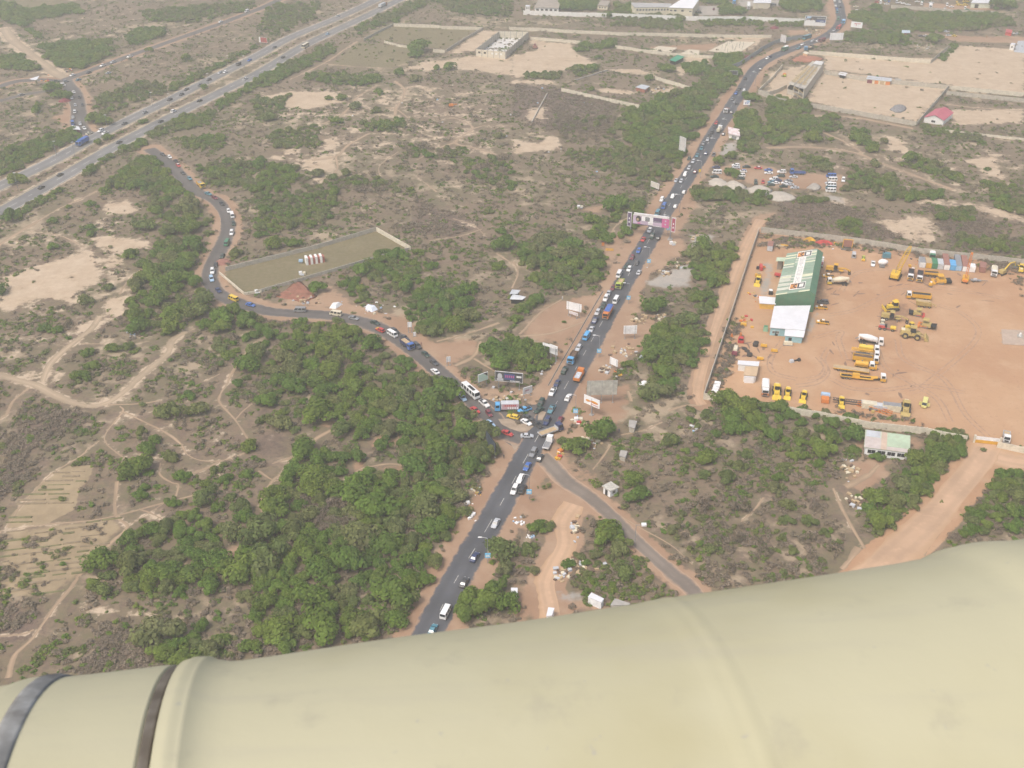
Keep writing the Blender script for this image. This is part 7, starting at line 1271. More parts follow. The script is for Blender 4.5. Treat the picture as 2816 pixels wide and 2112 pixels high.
for i, (x, y) in enumerate([(300,960),(283,1005),(270,1045),(258,1085)]):
    p = GV('I', x, y, .8); o = MB(); o.lathe((-1.3,0,.8),(1,0,0),[(0,.4),(.2,.75),(2.2,.75),(2.4,.4)],10); t = thing("poly_tank", "white plastic tank lying along the left wall, %s from the top" % ordw(i+1), "tank", (p.x,p.y,0), random.uniform(-.3,.3), "white tanks along the yard's left wall"); o.build("tank_body", flat('white'), t); o = MB(); o.box(-1,1,-.5,.5,0,.25); o.build("cradle", STEEL, t)
# boom sections lying by the lower wall
for i, (a_, b_, c_) in enumerate((((480,1290),(1010,1450),'orange'),((110,1235),(560,1290),'charcoal'))):
    p, q = GV('J',*a_), GV('J',*b_); d = q-p; m = MB(); n_ = 12; u = d.normalized(); s_ = Vector((-u.y,u.x,0))*.7
    for k in range(n_):
        for e in (-1,1):
            for z in (.2,1.2): m.cyl(p-p+d*(k/n_)+s_*e+Vector((0,0,z)), d*((k+1)/n_)+s_*e+Vector((0,0,z)), .12, n=4)
        m.cyl(d*(k/n_)+s_+Vector((0,0,1.2)), d*((k+1)/n_)-s_+Vector((0,0,1.2)), .08, n=3); m.cyl(d*(k/n_)+s_+Vector((0,0,.2)), d*((k+1)/n_)+s_+Vector((0,0,1.2)), .08, n=3)
    o = m.build("crane_boom_section", flat(c_), None, loc=p); setlab(o, ("orange","dark")[i]+" lattice boom section lying along the lower wall", "crane boom")
loader("yellow machine with raised cab standing over the dark boom section", 'J', 245, 1240, (0,1), 'yellow', .7)
boxy("site_cabin", "blue topped orange cabin frame near the third small loader", "cabin frame", 'I', 1930, 1215, (0,1), [("frame",'orange',(-1.2,1.8,-1.3,1.3,.2,1.6),.05),("top_sheet",'pale_blue',(-2.6,-1.0,-1.6,1.6,1.4,2.2),.1)])
boxy("white_box", "small white upright box between the dark boom and cream container", "box", 'J', 570, 1275, (0,1), [("box_body",'white',(-1.0,1.0,-.6,.6,.1,1.5),.08),("box_lid",'silver',(-1.05,1.05,-.65,.65,1.5,1.62),.02)])
boxy("concrete_pump", "white post and plinth on the yard's grey pad", "pump", 'H', 2150, 1570, (0,1), [("plinth",CONC,(-1.2,1.2,-1.0,1.0,.25,.6),0),("pump_body",'white',(-.5,.7,-.4,.4,.6,1.8),.1)])
# ------------------------------------------------------------------ roadside things
boxy("culvert_block", "row of white topped red culvert slabs on the grassy plot", "culvert blocks", 't11', 510, 600, (1,-.15), [("slab",WHITEW,(-4.2+k*2.1,-3.2+k*2.1,-1.6,1.6,0,3.4),0) for k in range(4)] + [("red_side",mat("brick_red",(.36,.12,.09),.85),(-3.19+k*2.1,-2.15+k*2.1,-1.4,1.4,0,2.9),0) for k in range(4)])
boxy("blue_drum", "pale blue drum stand left of the culvert slabs", "drum", 't11', 388, 605, (1,0), [("stand",STEEL,(-.7,.7,-.5,.5,0,.8),.1),("drum_body",'pale_blue',(-.9,.9,-.7,.7,.8,1.7),.1)])
for v, x, y, lab, nm in (('t11',400,700,"pale block pile inside the plot's near wall","block_pile"),('t21',1390,440,"small whitewashed concrete block at the gantry's right foot","concrete_block"),('t21',590,128,"small white hut like box in dry scrub left of the road","scrub_box"),('t31',20,20,"",""),('A',2050,625,"white crates with a red one by the roadside tree","crate_stack"),('t11',20,860,"white block at the corner of the low kerb wall","gate_block")):
    if not lab: continue
    boxy(nm, lab, "blocks", v, x, y, (1,-.1), [("block",'white',(-1.5,-.1,-.8,.7,0,1.3),.05),("block",'cream',(.1,1.4,-.9,.5,0,1.0),.05),("block",'silver' if nm != 'crate_stack' else 'red',(-.9,.6,-1.9,-1.0,0,.7),.03)])
def tent(label, v, pts, col, h=1.4):
    W = [GV(v, *p) for p in pts]; c_ = sum(W, Vector())/len(W); m = MB(); n_ = len(W)
    b_ = [w_-c_ for w_ in W]; mid = [p*.55+Vector((0,0,h*(.8+.4*((i*7)%3)/2))) for i, p in enumerate(b_)]; m.loft([b_, mid, [p*.15+Vector((0,0,h*1.05)) for p in b_]]); o = m.build("plastic_sheet", col, None, loc=c_); setlab(o, label, "tarpaulin")
tent("white plastic sheet heap by the side road's dirt verge", 't11', [(632,1005),(690,1010),(750,970),(720,955),(650,975)], flat('white'), 1.2)
tent("white and blue sheeting heap on the dirt verge, right of the white one", 't11', [(945,1010),(1000,1040),(1055,1015),(1010,985),(950,985)], mat("blue_white_sheet", (.62,.66,.74), .6, 0, .4, .35), 1.4)
tent("crumpled silver sheet on the bare ground right of the road", 'B', [(1730,1400),(1800,1465),(1950,1400),(1830,1360)], flat('white'), .7)
tent("long silver boat like sheet under the roadside trees", 'B', [(1720,1050),(1790,1040),(1850,975),(1800,960)], flat('silver'), .9)
for v, q, lab in (('C',[(320,690),(335,690)],"orange sign post left of the road above the trees"),('D',[(905,1000),(925,1000)],"yellow sign post on the right verge beyond the gantry")):
    p = GV(v, *q[0]); t = thing("sign_post", lab, "sign post", (p.x,p.y,0)); m = MB(); m.cyl((0,0,0),(0,0,2.4),.07,n=6); m.build("post", POSTM, t); m = MB(); m.box(-.6,.6,-.05,.05,1.6,3.2); m.build("sign_plate", flat('orange' if v == 'C' else 'yellow'), t)
boxy("barrier_frame", "yellow wooden barrier frame lying left of the road", "barrier", 'C', 422, 695, (1,.05), [("rail",'amber',(-1.8,1.8,-1.0,-.8,.3,.5),0),("rail",'amber',(-1.8,1.8,-.1,.1,.3,.5),0),("rail",'amber',(-1.8,1.8,.8,1.0,.3,.5),0),("leg",WOOD,(-1.3,-1.1,-1.1,1.1,0,.3),0)])
boxy("red_excavator_part", "small red digger in the pale far construction site", "digger", 'L', 395, 725, (1,0), [("hull",'rust',(-1.8,1.8,-1.1,1.1,.3,2.0),.2),("cab",'maroon',(-.8,.6,-.8,.8,2.0,3.4),.15),("track",TYRE,(-2.0,2.0,-1.3,1.3,0,.5),.1)])
boxy("orange_digger", "small orange digger alone in the brown scrub", "digger", 't10', 1690, 915, (1,-.1), [("hull",'orange',(-1.6,1.2,-1.0,1.0,.4,1.8),.2),("arm",'orange',(1.2,3.6,-.2,.2,1.0,1.6),.05),("track",TYRE,(-1.9,1.6,-1.2,1.2,0,.5),.1)])
boxy("dumper", "small orange and yellow dumper beside the unfinished building", "dumper", 'E', 1092, 820, (.3,1), [("skip",'orange',(-1.6,.4,-1.1,1.1,.8,2.0),.15),("nose",'lime',(.5,1.8,-.9,.9,.5,1.5),.1),("axle",TYRE,(-1.4,1.5,-1.2,1.2,0,.6),.1)])
for v, x, y, c_, lab in (('P',1230,820,'maroon',"dark red heap of earth beside the link road"),('t01',1925,612,'rust',"red brick stack beside the side road"),('M',2045,430,'maroon',"round maroon mound near the hoarding's end"),('M',1650,880,'maroon',"maroon earth heap against the hoarding")):
    p = GV(v, x, y); n_ = 9; R_ = 4.0; m = MB(); m.loft([[(R_*f*math.cos(2*math.pi*i/n_)*(1+.15*math.sin(2.3*i)), R_*.7*f*math.sin(2*math.pi*i/n_), z) for i in range(n_)] for f, z in ((1,0),(.72,.9),(.3,1.7),(.08,1.9))]); o = m.build("earth_heap", mat("heap_"+c_, PAL[c_], .95, 0, .25, .6, .3), None, loc=(p.x,p.y,0), rot=(0,0,.4)); setlab(o, lab, "heap")
def heap(label, v, pts, h, m_, name="sand_heap", cat="sand heap", grow=1.0):
    W = [GV(v,*p) for p in pts]; c_ = sum(W, Vector())/len(W); W = [c_+(w_-c_)*grow for w_ in W]; m = MB()
    xs = [w_.x-c_.x for w_ in W]; ys = [w_.y-c_.y for w_ in W]; rings = []
    cc = catmull([(x,y) for x,y in zip(xs,ys)]+[(xs[0],ys[0])], 4)[:-1]
    for f, z in ((1,0),(.82,.35),(.6,.72),(.35,.95),(.1,1.02)): rings.append([Vector((x*f*(1+.06*math.sin(5*i+9*f)), y*f*(1+.06*math.cos(4*i+7*f)), z*h*(1+.12*math.sin(1.7*i+f*5)*(1 if f < 1 else 0)))) for i,(x,y) in enumerate(cc)])
    m.loft(rings); o = m.build(name, m_, None, smooth=True, loc=c_); setlab(o, label, cat)
SANDH = mat("heap_sand", (.45,.405,.34), .95, 0, .12, .5, .25, (.32,.27,.21))
heap("pale sand heap at the left end of the ridge below the parked cars", 'K', [(-40,330),(60,290),(170,330),(200,380),(90,400),(-20,375)], 1.7, SANDH, grow=1.28)
heap("pale sand heap second along the ridge, in front of the round tree", 'K', [(210,375),(300,330),(400,365),(480,420),(380,450),(260,430)], 1.7, SANDH, grow=1.28)
heap("pale sand heap in the middle of the ridge", 'K', [(560,450),(680,400),(800,425),(860,480),(720,530),(600,510)], 1.7, SANDH, grow=1.28)
heap("low wide sand heap at the right end of the ridge", 'K', [(860,520),(1000,490),(1160,530),(1220,590),(1040,620),(900,590)], 1.3, SANDH, grow=1.28)
heap("grey heap with weeds beside the parked minibuses", 'K', [(1420,430),(1500,365),(1600,375),(1650,430),(1560,470)], 1.6, mat("heap_grey", (.34,.31,.27), .95, 0, .2, .5))
heap("dark gravel heap with orange foot on the pale plot", 't30', [(1050,950),(1110,905),(1190,915),(1180,960),(1110,975)], 1.6, mat("heap_gravel", (.20,.20,.21), .95, 0, .3, .8, .3, (.42,.30,.16)))
heap("red earth heap behind the orange gatehouse", 'E', [(1180,600),(1290,520),(1480,520),(1700,560),(1600,600),(1380,620)], 1.8, mat("heap_red", (.33,.14,.09), .95, 0, .2, .4), "earth_heap", "heap")
heap("spread of red brown soil between the plot wall and the side road", "t11", [(160,905),(260,840),(370,770),(470,850),(520,905),(430,950),(300,930)], .5, mat("heap_redsoil", (.26,.105,.07), .95, 0, .3, .4, .4, (.36,.25,.16)), "soil_spread", "heap")
# rubble, litter and market junk: nobody could count it
def litter(name, spots, n, cols, sz, seed):
    rr = random.Random(seed); m = MB(); ms = [flat(c) for c in cols]
    for v, x, y, rx, ry in spots:
        for k in range(n):
            px, py = x+rr.gauss(0,rx), y+rr.gauss(0,ry); p = GV(v, px, py); s_ = sz*rr.uniform(.4,1.3); a = rr.uniform(0,3.1); c_, s2 = math.cos(a), math.sin(a); h_ = s_*rr.uniform(.2,.7); w_ = s_*rr.uniform(.4,1)
            q = [(p.x+c_*dx*s_-s2*dy*w_, p.y+s2*dx*s_+c_*dy*w_, z) for z in (0,h_) for dx,dy in ((-.5,-.5),(.5,-.5),(.5,.5),(-.5,.5))]; m.hexa(q, rr.randrange(len(ms)))
    o = m.build(name, ms); o['kind'] = 'stuff'; return o
litter("rubble", [('B',1560,930,110,60),('B',1740,440,60,45),('B',2100,430,60,50),('B',1220,1210,60,30),('C',1420,950,120,40),('C',1760,540,60,60),('C',1270,1050,40,20),('t11',420,930,70,20),('Q',1260,960,60,60),('Q',1560,900,180,60),('Q',1410,430,30,60),('t32',780,1010,60,40),('t32',700,740,40,30),('t20',1270,790,60,15),('N',560,580,110,25),('A',950,310,120,30),('t22',680,520,40,40)], 26, ['cream','tan','silver','brown','tan'], 1.2, 3)
litter("roadside_junk", [('t12',1900,890,30,30),('t12',1850,1110,20,45),('t12',1830,1030,20,12),('Q',760,350,45,35),('Q',890,510,30,10),('A',1110,290,150,60),('B',300,1210,60,40),('t22',580,305,25,15),('t11',1000,1040,60,25),('t22',1580,380,30,20),('R',620,130,240,50),('t10',1640,900,300,120),('t20',300,1100,300,200),('t20',760,1450,260,120),('t01',1160,1230,40,20),('t02',1800,1460,120,40),('O',420,900,50,20),('t30',1300,400,60,20)], 9, ['white','white','silver','pale_blue','cream'], .9, 4)
litter("market_goods", [('t12',1920,930,20,20),('A',1770,1110,25,20),('A',1750,1210,15,10),('B',1440,1240,40,30),('t11',870,830,40,20),('F',1420,180,60,30),('H',560,460,60,40),('F',200,980,60,40),('F',60,1330,50,60),('I',420,800,60,50),('J',820,1390,120,20),('P',1290,250,60,30),('P',800,430,90,30)], 10, ['amber','red','white','orange','charcoal','khaki'], 1.1, 5)

# ------------------------------------------------------------------ a few people by the roads, each one continuous body
def person(label, v, x, y, shirt, yaw, stride=.12):
    vs_ = [(0,0,.95),(0,0,1.2),(0,0,1.42),(0,0,1.52),(.02,0,1.68),(0,.10,.90),(stride,.11,.50),(stride*.8,.11,.06),(stride*.8+.16,.12,.03),(0,-.10,.90),(-stride,-.11,.50),(-stride*1.6,-.11,.07),(-stride*1.6+.15,-.12,.03),(0,.19,1.40),(-.05,.26,1.14),(.06,.27,.90),(.09,.27,.80),(0,-.19,1.40),(.05,-.26,1.14),(.16,-.27,.92),(.2,-.27,.83)]
    ed = [(0,1),(1,2),(2,3),(3,4),(0,5),(5,6),(6,7),(7,8),(0,9),(9,10),(10,11),(11,12),(2,13),(13,14),(14,15),(15,16),(2,17),(17,18),(18,19),(19,20)]; rd = [.14,.135,.13,.055,.105,.095,.065,.045,.035,.095,.065,.045,.035,.06,.045,.036,.03,.06,.045,.036,.03]
    me_ = bpy.data.meshes.new("person"); me_.from_pydata(vs_, ed, []); p = GV(v, x, y, .9); o = put("person", me_, None, None, (p.x, p.y, 0), (0,0,yaw));
    md = o.modifiers.new("skin", 'SKIN'); o.modifiers.new("smooth", 'SUBSURF').render_levels = 1
    for i, r_ in enumerate(rd): me_.skin_vertices[0].data[i].radius = (r_, r_)
    me_.skin_vertices[0].data[0].use_root = True; me_.materials.append(flat(shirt)); setlab(o, label, "person")
person("person in a dark red shirt walking beside the blue sand lorry", 'R', 1316, 690, 'maroon', -.6)
person("person in dark clothes standing near the edge-on billboard", 'A', 915, 1190, 'charcoal', 1.2, .05)
person("person in dark clothes near the grey shack under the roadside tree", 't22', 925, 402, 'navy', .4, .06)
person("person in white at the trees left of the corrugated shelter's road", 'B', 590, 105, 'white', 2.0)
person("person in dark blue above the blue lamp advert by the crates", 'A', 2004, 462, 'navy', .2, .05)
person("person in orange walking on the far red lane", 'O', 1522, 680, 'orange', 0, .1)
# ------------------------------------------------------------------ trees and bushes
def leaf_mat(name, a, b, c, dry=0.0):
    m, nt, p = nodes_of(name); p.inputs["Roughness"].default_value = .75; p.inputs["Specular IOR Level"].default_value = .12
    t = nt.nodes.new("ShaderNodeAttribute"); t.attribute_name = "tone"
    oi = nt.nodes.new("ShaderNodeObjectInfo")
    pos = nt.nodes.new("ShaderNodeNewGeometry").outputs["Position"]; n = noise(nt, pos, .035, 3)
    col = mixc(nt, rng(nt, oi.outputs["Random"], .1, .9), a, b)
    col = mixc(nt, math_(nt, 'MULTIPLY', rng(nt, n, .42, .66), .65), col, c)
    sc = nt.nodes.new("ShaderNodeMix"); sc.data_type = 'RGBA'; sc.blend_type = 'MULTIPLY'; sc.inputs[0].default_value = 1
    nt.links.new(col, sc.inputs[6])
    cmb = nt.nodes.new("ShaderNodeCombineColor"); 
    for i in range(3): nt.links.new(t.outputs["Fac"], cmb.inputs[i])
    nt.links.new(cmb.outputs[0], sc.inputs[7]); nt.links.new(sc.outputs[2], p.inputs["Base Color"])
    tr = nt.nodes.new("ShaderNodeBsdfTranslucent"); wm = nt.nodes.new("ShaderNodeMix"); wm.data_type = 'RGBA'; wm.blend_type = 'MULTIPLY'; wm.inputs[0].default_value = 1; nt.links.new(sc.outputs[2], wm.inputs[6]); wm.inputs[7].default_value = (1.15,1.2,.6,1); nt.links.new(wm.outputs[2], tr.inputs[0])
    ms = nt.nodes.new("ShaderNodeMixShader"); ms.inputs[0].default_value = .30; nt.links.new(p.outputs[0], ms.inputs[1]); nt.links.new(tr.outputs[0], ms.inputs[2]); nt.links.new(ms.outputs[0], nt.nodes["Material Output"].inputs[0])
    return m
LEAF = leaf_mat("leaves_green", (.116,.188,.030), (.156,.204,.036), (.094,.166,.038))
LEAFO = leaf_mat("leaves_olive", (.160,.185,.056), (.130,.172,.050), (.185,.178,.090))
LEAFD = leaf_mat("leaves_dry", (.250,.198,.152), (.205,.170,.122), (.175,.142,.112))
BARK = mat("bark", (.16,.12,.09), .95, 0, .2, 2)
def leaf_mesh(name, nl, lobes, size, m, seed, flatf=.62, stems=False, zoff=0.0):
    r = np.random.default_rng(seed); L = []
    for i in range(lobes):
        a = r.uniform(0, 2*math.pi); q = r.uniform(.15, .72) if i else 0
        L.append((q*math.cos(a), q*math.sin(a), r.uniform(.25, .62)*flatf + (.25*flatf if q < .3 else 0), r.uniform(.26, .46), r.uniform(.80, 1.22)))
    L = np.array(L); wts = L[:,3]**2; k = r.choice(lobes, nl, p=wts/wts.sum()); d = r.normal(size=(nl,3)); d[:,2] = np.abs(d[:,2])*1.05-.28; d /= np.linalg.norm(d, axis=1)[:,None]
    rad = L[k,3]*r.uniform(.55, 1.05, nl)**.6; cen = L[k,:3] + d*rad[:,None]*np.array((1,1,.85)); cen[:,2] = np.maximum(cen[:,2], .02) + zoff
    nrm = d*.8 + np.array((0,0,.35)) + r.normal(scale=.26, size=(nl,3)); nrm /= np.linalg.norm(nrm, axis=1)[:,None]
    up = r.normal(size=(nl,3)); t1 = np.cross(nrm, up); t1 /= np.linalg.norm(t1, axis=1)[:,None]; t2 = np.cross(nrm, t1)
    s1 = size*r.uniform(.6,1.35,nl)[:,None]; s2 = s1*r.uniform(.5,.85,nl)[:,None]
    v = np.stack([cen-t1*s1, cen+t2*s2, cen+t1*s1, cen-t2*s2], 1).reshape(-1,3).astype(np.float32)
    me = bpy.data.meshes.new(name); me.vertices.add(len(v)); me.vertices.foreach_set("co", v.ravel()); me.loops.add(nl*4); me.loops.foreach_set("vertex_index", np.arange(nl*4, dtype=np.int32)); me.polygons.add(nl); me.polygons.foreach_set("loop_start", (np.arange(nl)*4).astype(np.int32)); me.update(calc_edges=True)
    tone = (L[k,4]*r.uniform(.80,1.22,nl)).astype(np.float32); at = me.attributes.new("tone",'FLOAT','FACE'); at.data.foreach_set("value", tone); me.materials.append(m); return me
CROWNS = {'g': [leaf_mesh("crown_green", 1500, 7+3*i, .085, LEAF, 20+i) for i in range(5)], 'o': [leaf_mesh("crown_olive", 1300, 6+4*i, .085, LEAFO, 40+i) for i in range(4)], 'd': [leaf_mesh("crown_dry", 520, 9+i, .075, LEAFD, 60+i) for i in range(3)]}
def trunk_mesh(seed):
    r = random.Random(seed); m = MB(); m.cyl((0,0,-.1),(r.uniform(-.06,.06),0,.30),.062,.045,7)
    for k in range(5):
        a = k*1.26+r.uniform(-.3,.3); q = r.uniform(.3,.6); e = (q*math.cos(a), q*math.sin(a), r.uniform(.42,.62)); m.cyl((0,0,.24+.02*k), e, .032, .012, 5); m.cyl(tuple(c*.7+.0 for c in e[:2])+(e[2]*.8,), (e[0]*1.25+r.uniform(-.1,.1), e[1]*1.25, e[2]*1.12), .016, .006, 4)
    return m.mesh("trunk", [BARK])
TRUNKS = [trunk_mesh(s) for s in range(3)]
TREES = []          # x, y, radius, kind
CELL = {}
def add_tree(x, y, r, k): TREES.append((x, y, r, k)); CELL.setdefault((int(x//9), int(y//9)), []).append((x, y, r))
def far_enough(x, y, r, k):
    ci, cj = int(x//9), int(y//9)
    for i in (ci-1, ci, ci+1):
        for j in (cj-1, cj, cj+1):
            for a, b, c in CELL.get((i, j), ()):
                if (x-a)**2+(y-b)**2 < (k*(r+c))**2: return False
    return True
def inpoly(x, y, W):
    s = False; q = W[-1]
    for p in W:
        if (p[1] > y) != (q[1] > y) and x < (q[0]-p[0])*(y-p[1])/(q[1]-p[1])+p[0]: s = not s
        q = p
    return s
def tree(v, x, y, rpx, kind='g'):
    p = GV(v, x, y, 1.5); rm = rpx/VIEWS[v][2] / ((V(v,x,y)[1]+774)*0.848/205); add_tree(p.x, p.y, rm, kind)
def grove(v, pts, r0, r1, dens=.62, kinds='ggo', amt=1.0, tries=6000, thin=True):
    W = [(p.x, p.y) for p in WP(v, pts)]; xs = [p[0] for p in W]; ys = [p[1] for p in W]; fails = 0
    for _ in range(tries):
        x, y = random.uniform(min(xs),max(xs)), random.uniform(min(ys),max(ys))
        if not inpoly(x, y, W): continue
        r = (r0*.8 + (r1*1.15-r0*.8)*random.random()**1.9)*1.10
        if fld('clear', x, y) > .8: continue
        nz = .5+.28*math.sin(x*.052+1.9*math.sin(y*.041))+.22*math.sin(y*.078+1.3*math.sin(x*.063+2))
        ed = min(math.hypot(x-a[0]-max(0,min(1,((x-a[0])*(b[0]-a[0])+(y-a[1])*(b[1]-a[1]))/((b[0]-a[0])**2+(b[1]-a[1])**2+1e-9)))*(b[0]-a[0]), y-a[1]-max(0,min(1,((x-a[0])*(b[0]-a[0])+(y-a[1])*(b[1]-a[1]))/((b[0]-a[0])**2+(b[1]-a[1])**2+1e-9)))*(b[1]-a[1])) for a, b in zip(W, W[1:]+W[:1])) if thin else 99
        if thin and random.random() > min(1, .12+ed/14)*min(1, .25+1.15*nz): fails += .5; continue
        if far_enough(x, y, r, dens*1.10): add_tree(x, y, r, random.choice(kinds)); fails = 0
        else:
            fails += 1
            if fails > 260*amt: break
# single trees one can point at
for a in [('B',150,180,120),('B',20,270,110),('B',60,900,160),('B',240,960,150),('B',90,1080,150),('B',1950,230,215),('B',1590,1105,95),('B',2130,700,140),('B',1960,820,170),('B',2010,1000,190),('B',2130,900,160),('B',2130,1250,170),('B',1980,1560,190,'o'),('B',2150,1460,140),
    ('t22',730,400,135),('t22',560,545,95),('t22',450,480,55,'o'),('t22',1050,820,85),('t22',1080,960,100),('t22',840,1310,130),('t22',240,1230,75),('t22',330,1200,50,'o'),('Q',530,690,170,'o'),('Q',560,900,110,'o'),('Q',860,640,100,'o'),('Q',930,900,70,'o'),('Q',920,370,75),('Q',1050,380,70,'o'),('Q',1340,820,85),('Q',1560,800,60),('Q',1830,470,185),('Q',1990,640,120,'o'),('Q',460,1190,140),('Q',330,1330,190),('Q',150,1300,170),('Q',600,1350,150),('Q',90,1450,160),('Q',1560,1160,60),('Q',2060,1230,60),
    ('t02',1160,720,135),('t02',1090,790,60),('t02',1570,800,65),('t02',1470,620,70,'o'),('t02',1270,550,75),('t02',1220,400,60,'o'),('t02',1340,470,60),('t02',1460,250,95,'o'),('t02',1630,90,65),('t02',1700,230,90,'o'),('t02',1240,880,55),('t02',1200,960,60),('t02',1130,1350,90),('t02',1150,1450,80),('t02',1310,1260,80),('t02',1500,1000,60),('t02',1280,750,40),('t02',2150,530,70),('t02',870,1540,120),('t02',690,640,35),('t02',640,670,30,'o'),
    ('t01',965,1340,55),('t01',1090,1330,60,'o'),('t01',480,1190,48),('t01',380,1170,50),('t01',585,1130,50,'d'),('t01',750,1380,55),('t01',800,1500,75),('t01',690,1590,70),('t01',455,245,50),('t01',455,470,58),('t01',780,300,45),('t01',790,350,40),('t01',770,100,45),('t01',590,115,25),('t01',10,840,70),('t01',100,230,85),('t01',740,930,65,'o'),('t01',930,820,55,'o'),('t01',1130,540,70),('t01',1240,300,80,'o'),('t01',1520,770,100),('t01',2030,530,60,'o'),('t01',2140,1500,90),('t01',840,110,20),
    ('t11',150,460,75),('t11',330,430,65),('t11',530,840,85),('t11',930,675,85),('t11',750,780,55),('t11',1710,555,33),('t11',1515,630,48),('t11',1400,515,45),('t11',1105,580,60),('t11',1200,530,70),('t11',1290,560,60),('t11',1840,860,85),('t11',1720,880,75),('t11',2110,640,60),('t11',2140,470,90),('t11',2010,155,40,'o'),('t11',2120,330,50),('t11',1370,600,45),
    ('t21',820,410,60),('t21',740,300,50),('t21',700,370,55),('t21',900,120,100),('t21',1080,140,60),('t21',700,240,70),('t21',220,920,70),('t21',90,990,70,'o'),('t21',40,1090,60),('t21',450,1100,18),('t21',1490,520,35,'o'),
    ('t20',1340,590,62),('t20',1185,670,40),('t20',745,485,27),('t20',850,390,55),('t20',640,400,60),('t20',700,590,60),('t20',540,600,50,'o'),('t20',1080,480,30,'d'),('t20',1790,1390,62),('t20',1880,1340,48),('t20',1895,1500,62),('t20',2080,840,70),('t20',820,130,45),('t20',1000,950,60),('t20',690,760,30),('t20',2140,240,30),('t20',1610,265,25),
    ('t30',540,1190,30),('t30',390,1200,70),('t30',500,1450,60,'o'),('t30',90,1210,50),('t30',1240,1380,80),('t30',1010,1590,50),('t30',920,1410,50,'o'),('t30',750,1530,55),('t30',930,75,55),('t30',930,340,35),('t30',1120,350,70),('t30',1440,345,75),('t30',2030,60,110),('t30',1900,1450,30),('t30',1010,1210,40,'o'),
    ('t10',700,1030,55),('t10',1150,1090,60),('t10',740,840,45),('t10',1410,430,90),('t10',1380,480,60),('t10',1210,185,35),('t10',1680,580,55),('t10',1560,580,35),('t10',2110,655,25),('t10',1240,630,50),('t10',1380,680,50,'o'),('t10',1060,790,45),('t10',860,920,55,'o'),('t10',1040,950,50,'o'),('t10',110,1020,60,'o'),('t10',30,1390,50),('t10',520,1500,60,'o'),('t10',2110,1170,45,'o'),('t10',630,840,35),
    ('t00',145,1560,70),('t00',820,1035,75),('t00',900,1050,60),('t00',460,770,70),('t00',520,820,60),('t00',570,830,50),('t00',650,1170,60),('t00',590,1200,60),('t00',845,1225,45),('t00',930,1180,40),('t00',1230,1040,40),('t00',1200,1190,25),('t00',1600,500,50),('t00',1760,740,30),('t00',1290,430,40),('t00',310,950,50),('t00',330,900,40),('t00',830,915,25),('t00',700,1210,50),('t00',30,60,60),('t00',110,80,70),
    ('t32',100,800,60),('t32',140,700,50,'o'),('t32',170,1030,70,'o'),('t32',170,1160,60,'o'),('t32',940,620,60),('t32',60,880,70,'o'),('t32',2150,770,70),('t32',2100,850,70)]: tree(*a)
# the hedge along the right dirt road and the groves
grove('t32', [(1500,420),(1690,430),(1730,590),(1600,790),(1490,920),(1300,1110),(1080,1300),(960,1300),(900,1180),(880,1080),(1010,960),(1200,790),(1310,600)], 2.0, 3.2, .52, 'gggo', thin=False)
grove('t12', [(420,990),(850,990),(880,1240),(560,1310)], 2.2, 3.6, .62, 'ddo')
grove('S', [(1000,1045),(1110,1035),(1230,1045),(1300,1130),(1335,1190),(1365,1240),(1340,1290),(1250,1360),(1130,1310),(1080,1240),(900,1200),(850,1130),(880,1080)], 2.6, 4.6, .60, 'gggoo')
grove('S', [(700,1345),(850,1230),(1000,1265),(1100,1310),(1290,1340),(1310,1400),(1235,1500),(1170,1610),(1110,1720),(900,1780),(690,1800),(640,1600),(640,1450)], 2.6, 4.8, .60, 'ggggoo')
grove('S', [(250,1600),(330,1510),(420,1450),(520,1400),(640,1450),(650,1600),(560,1650),(430,1640),(260,1655)], 2.4, 4.4, .66, 'ggo')
grove('S', [(420,1725),(520,1710),(640,1780),(600,1830),(440,1840)], 2.4, 4.0, .66, 'ggo')
grove('S', [(480,1290),(700,1300),(640,1410),(520,1400)], 2.0, 3.4, 1.1, 'ggo', .6)
grove('S', [(395,540),(470,535),(560,560),(590,640),(560,700),(545,790),(590,835),(640,860),(700,855),(760,885),(830,880),(930,885),(1000,940),(1070,985),(1180,1030),(1150,1060),(1000,1045),(880,1065),(780,1095),(700,1000),(660,900),(560,925),(400,930),(340,905),(330,860),(350,760),(410,690),(440,600)], 2.3, 4.0, .62, 'gggoo')
grove('S', [(330,470),(420,430),(500,500),(560,550),(470,535),(390,540)], 2.2, 3.6, .62, 'ggo')
grove('S', [(710,1060),(880,1080),(860,1200),(760,1240),(690,1180)], 2.0, 3.6, 1.0, 'goo')
grove('S', [(600,930),(700,910),(740,1010),(650,1080),(560,1010)], 1.8, 3.0, 1.1, 'god')
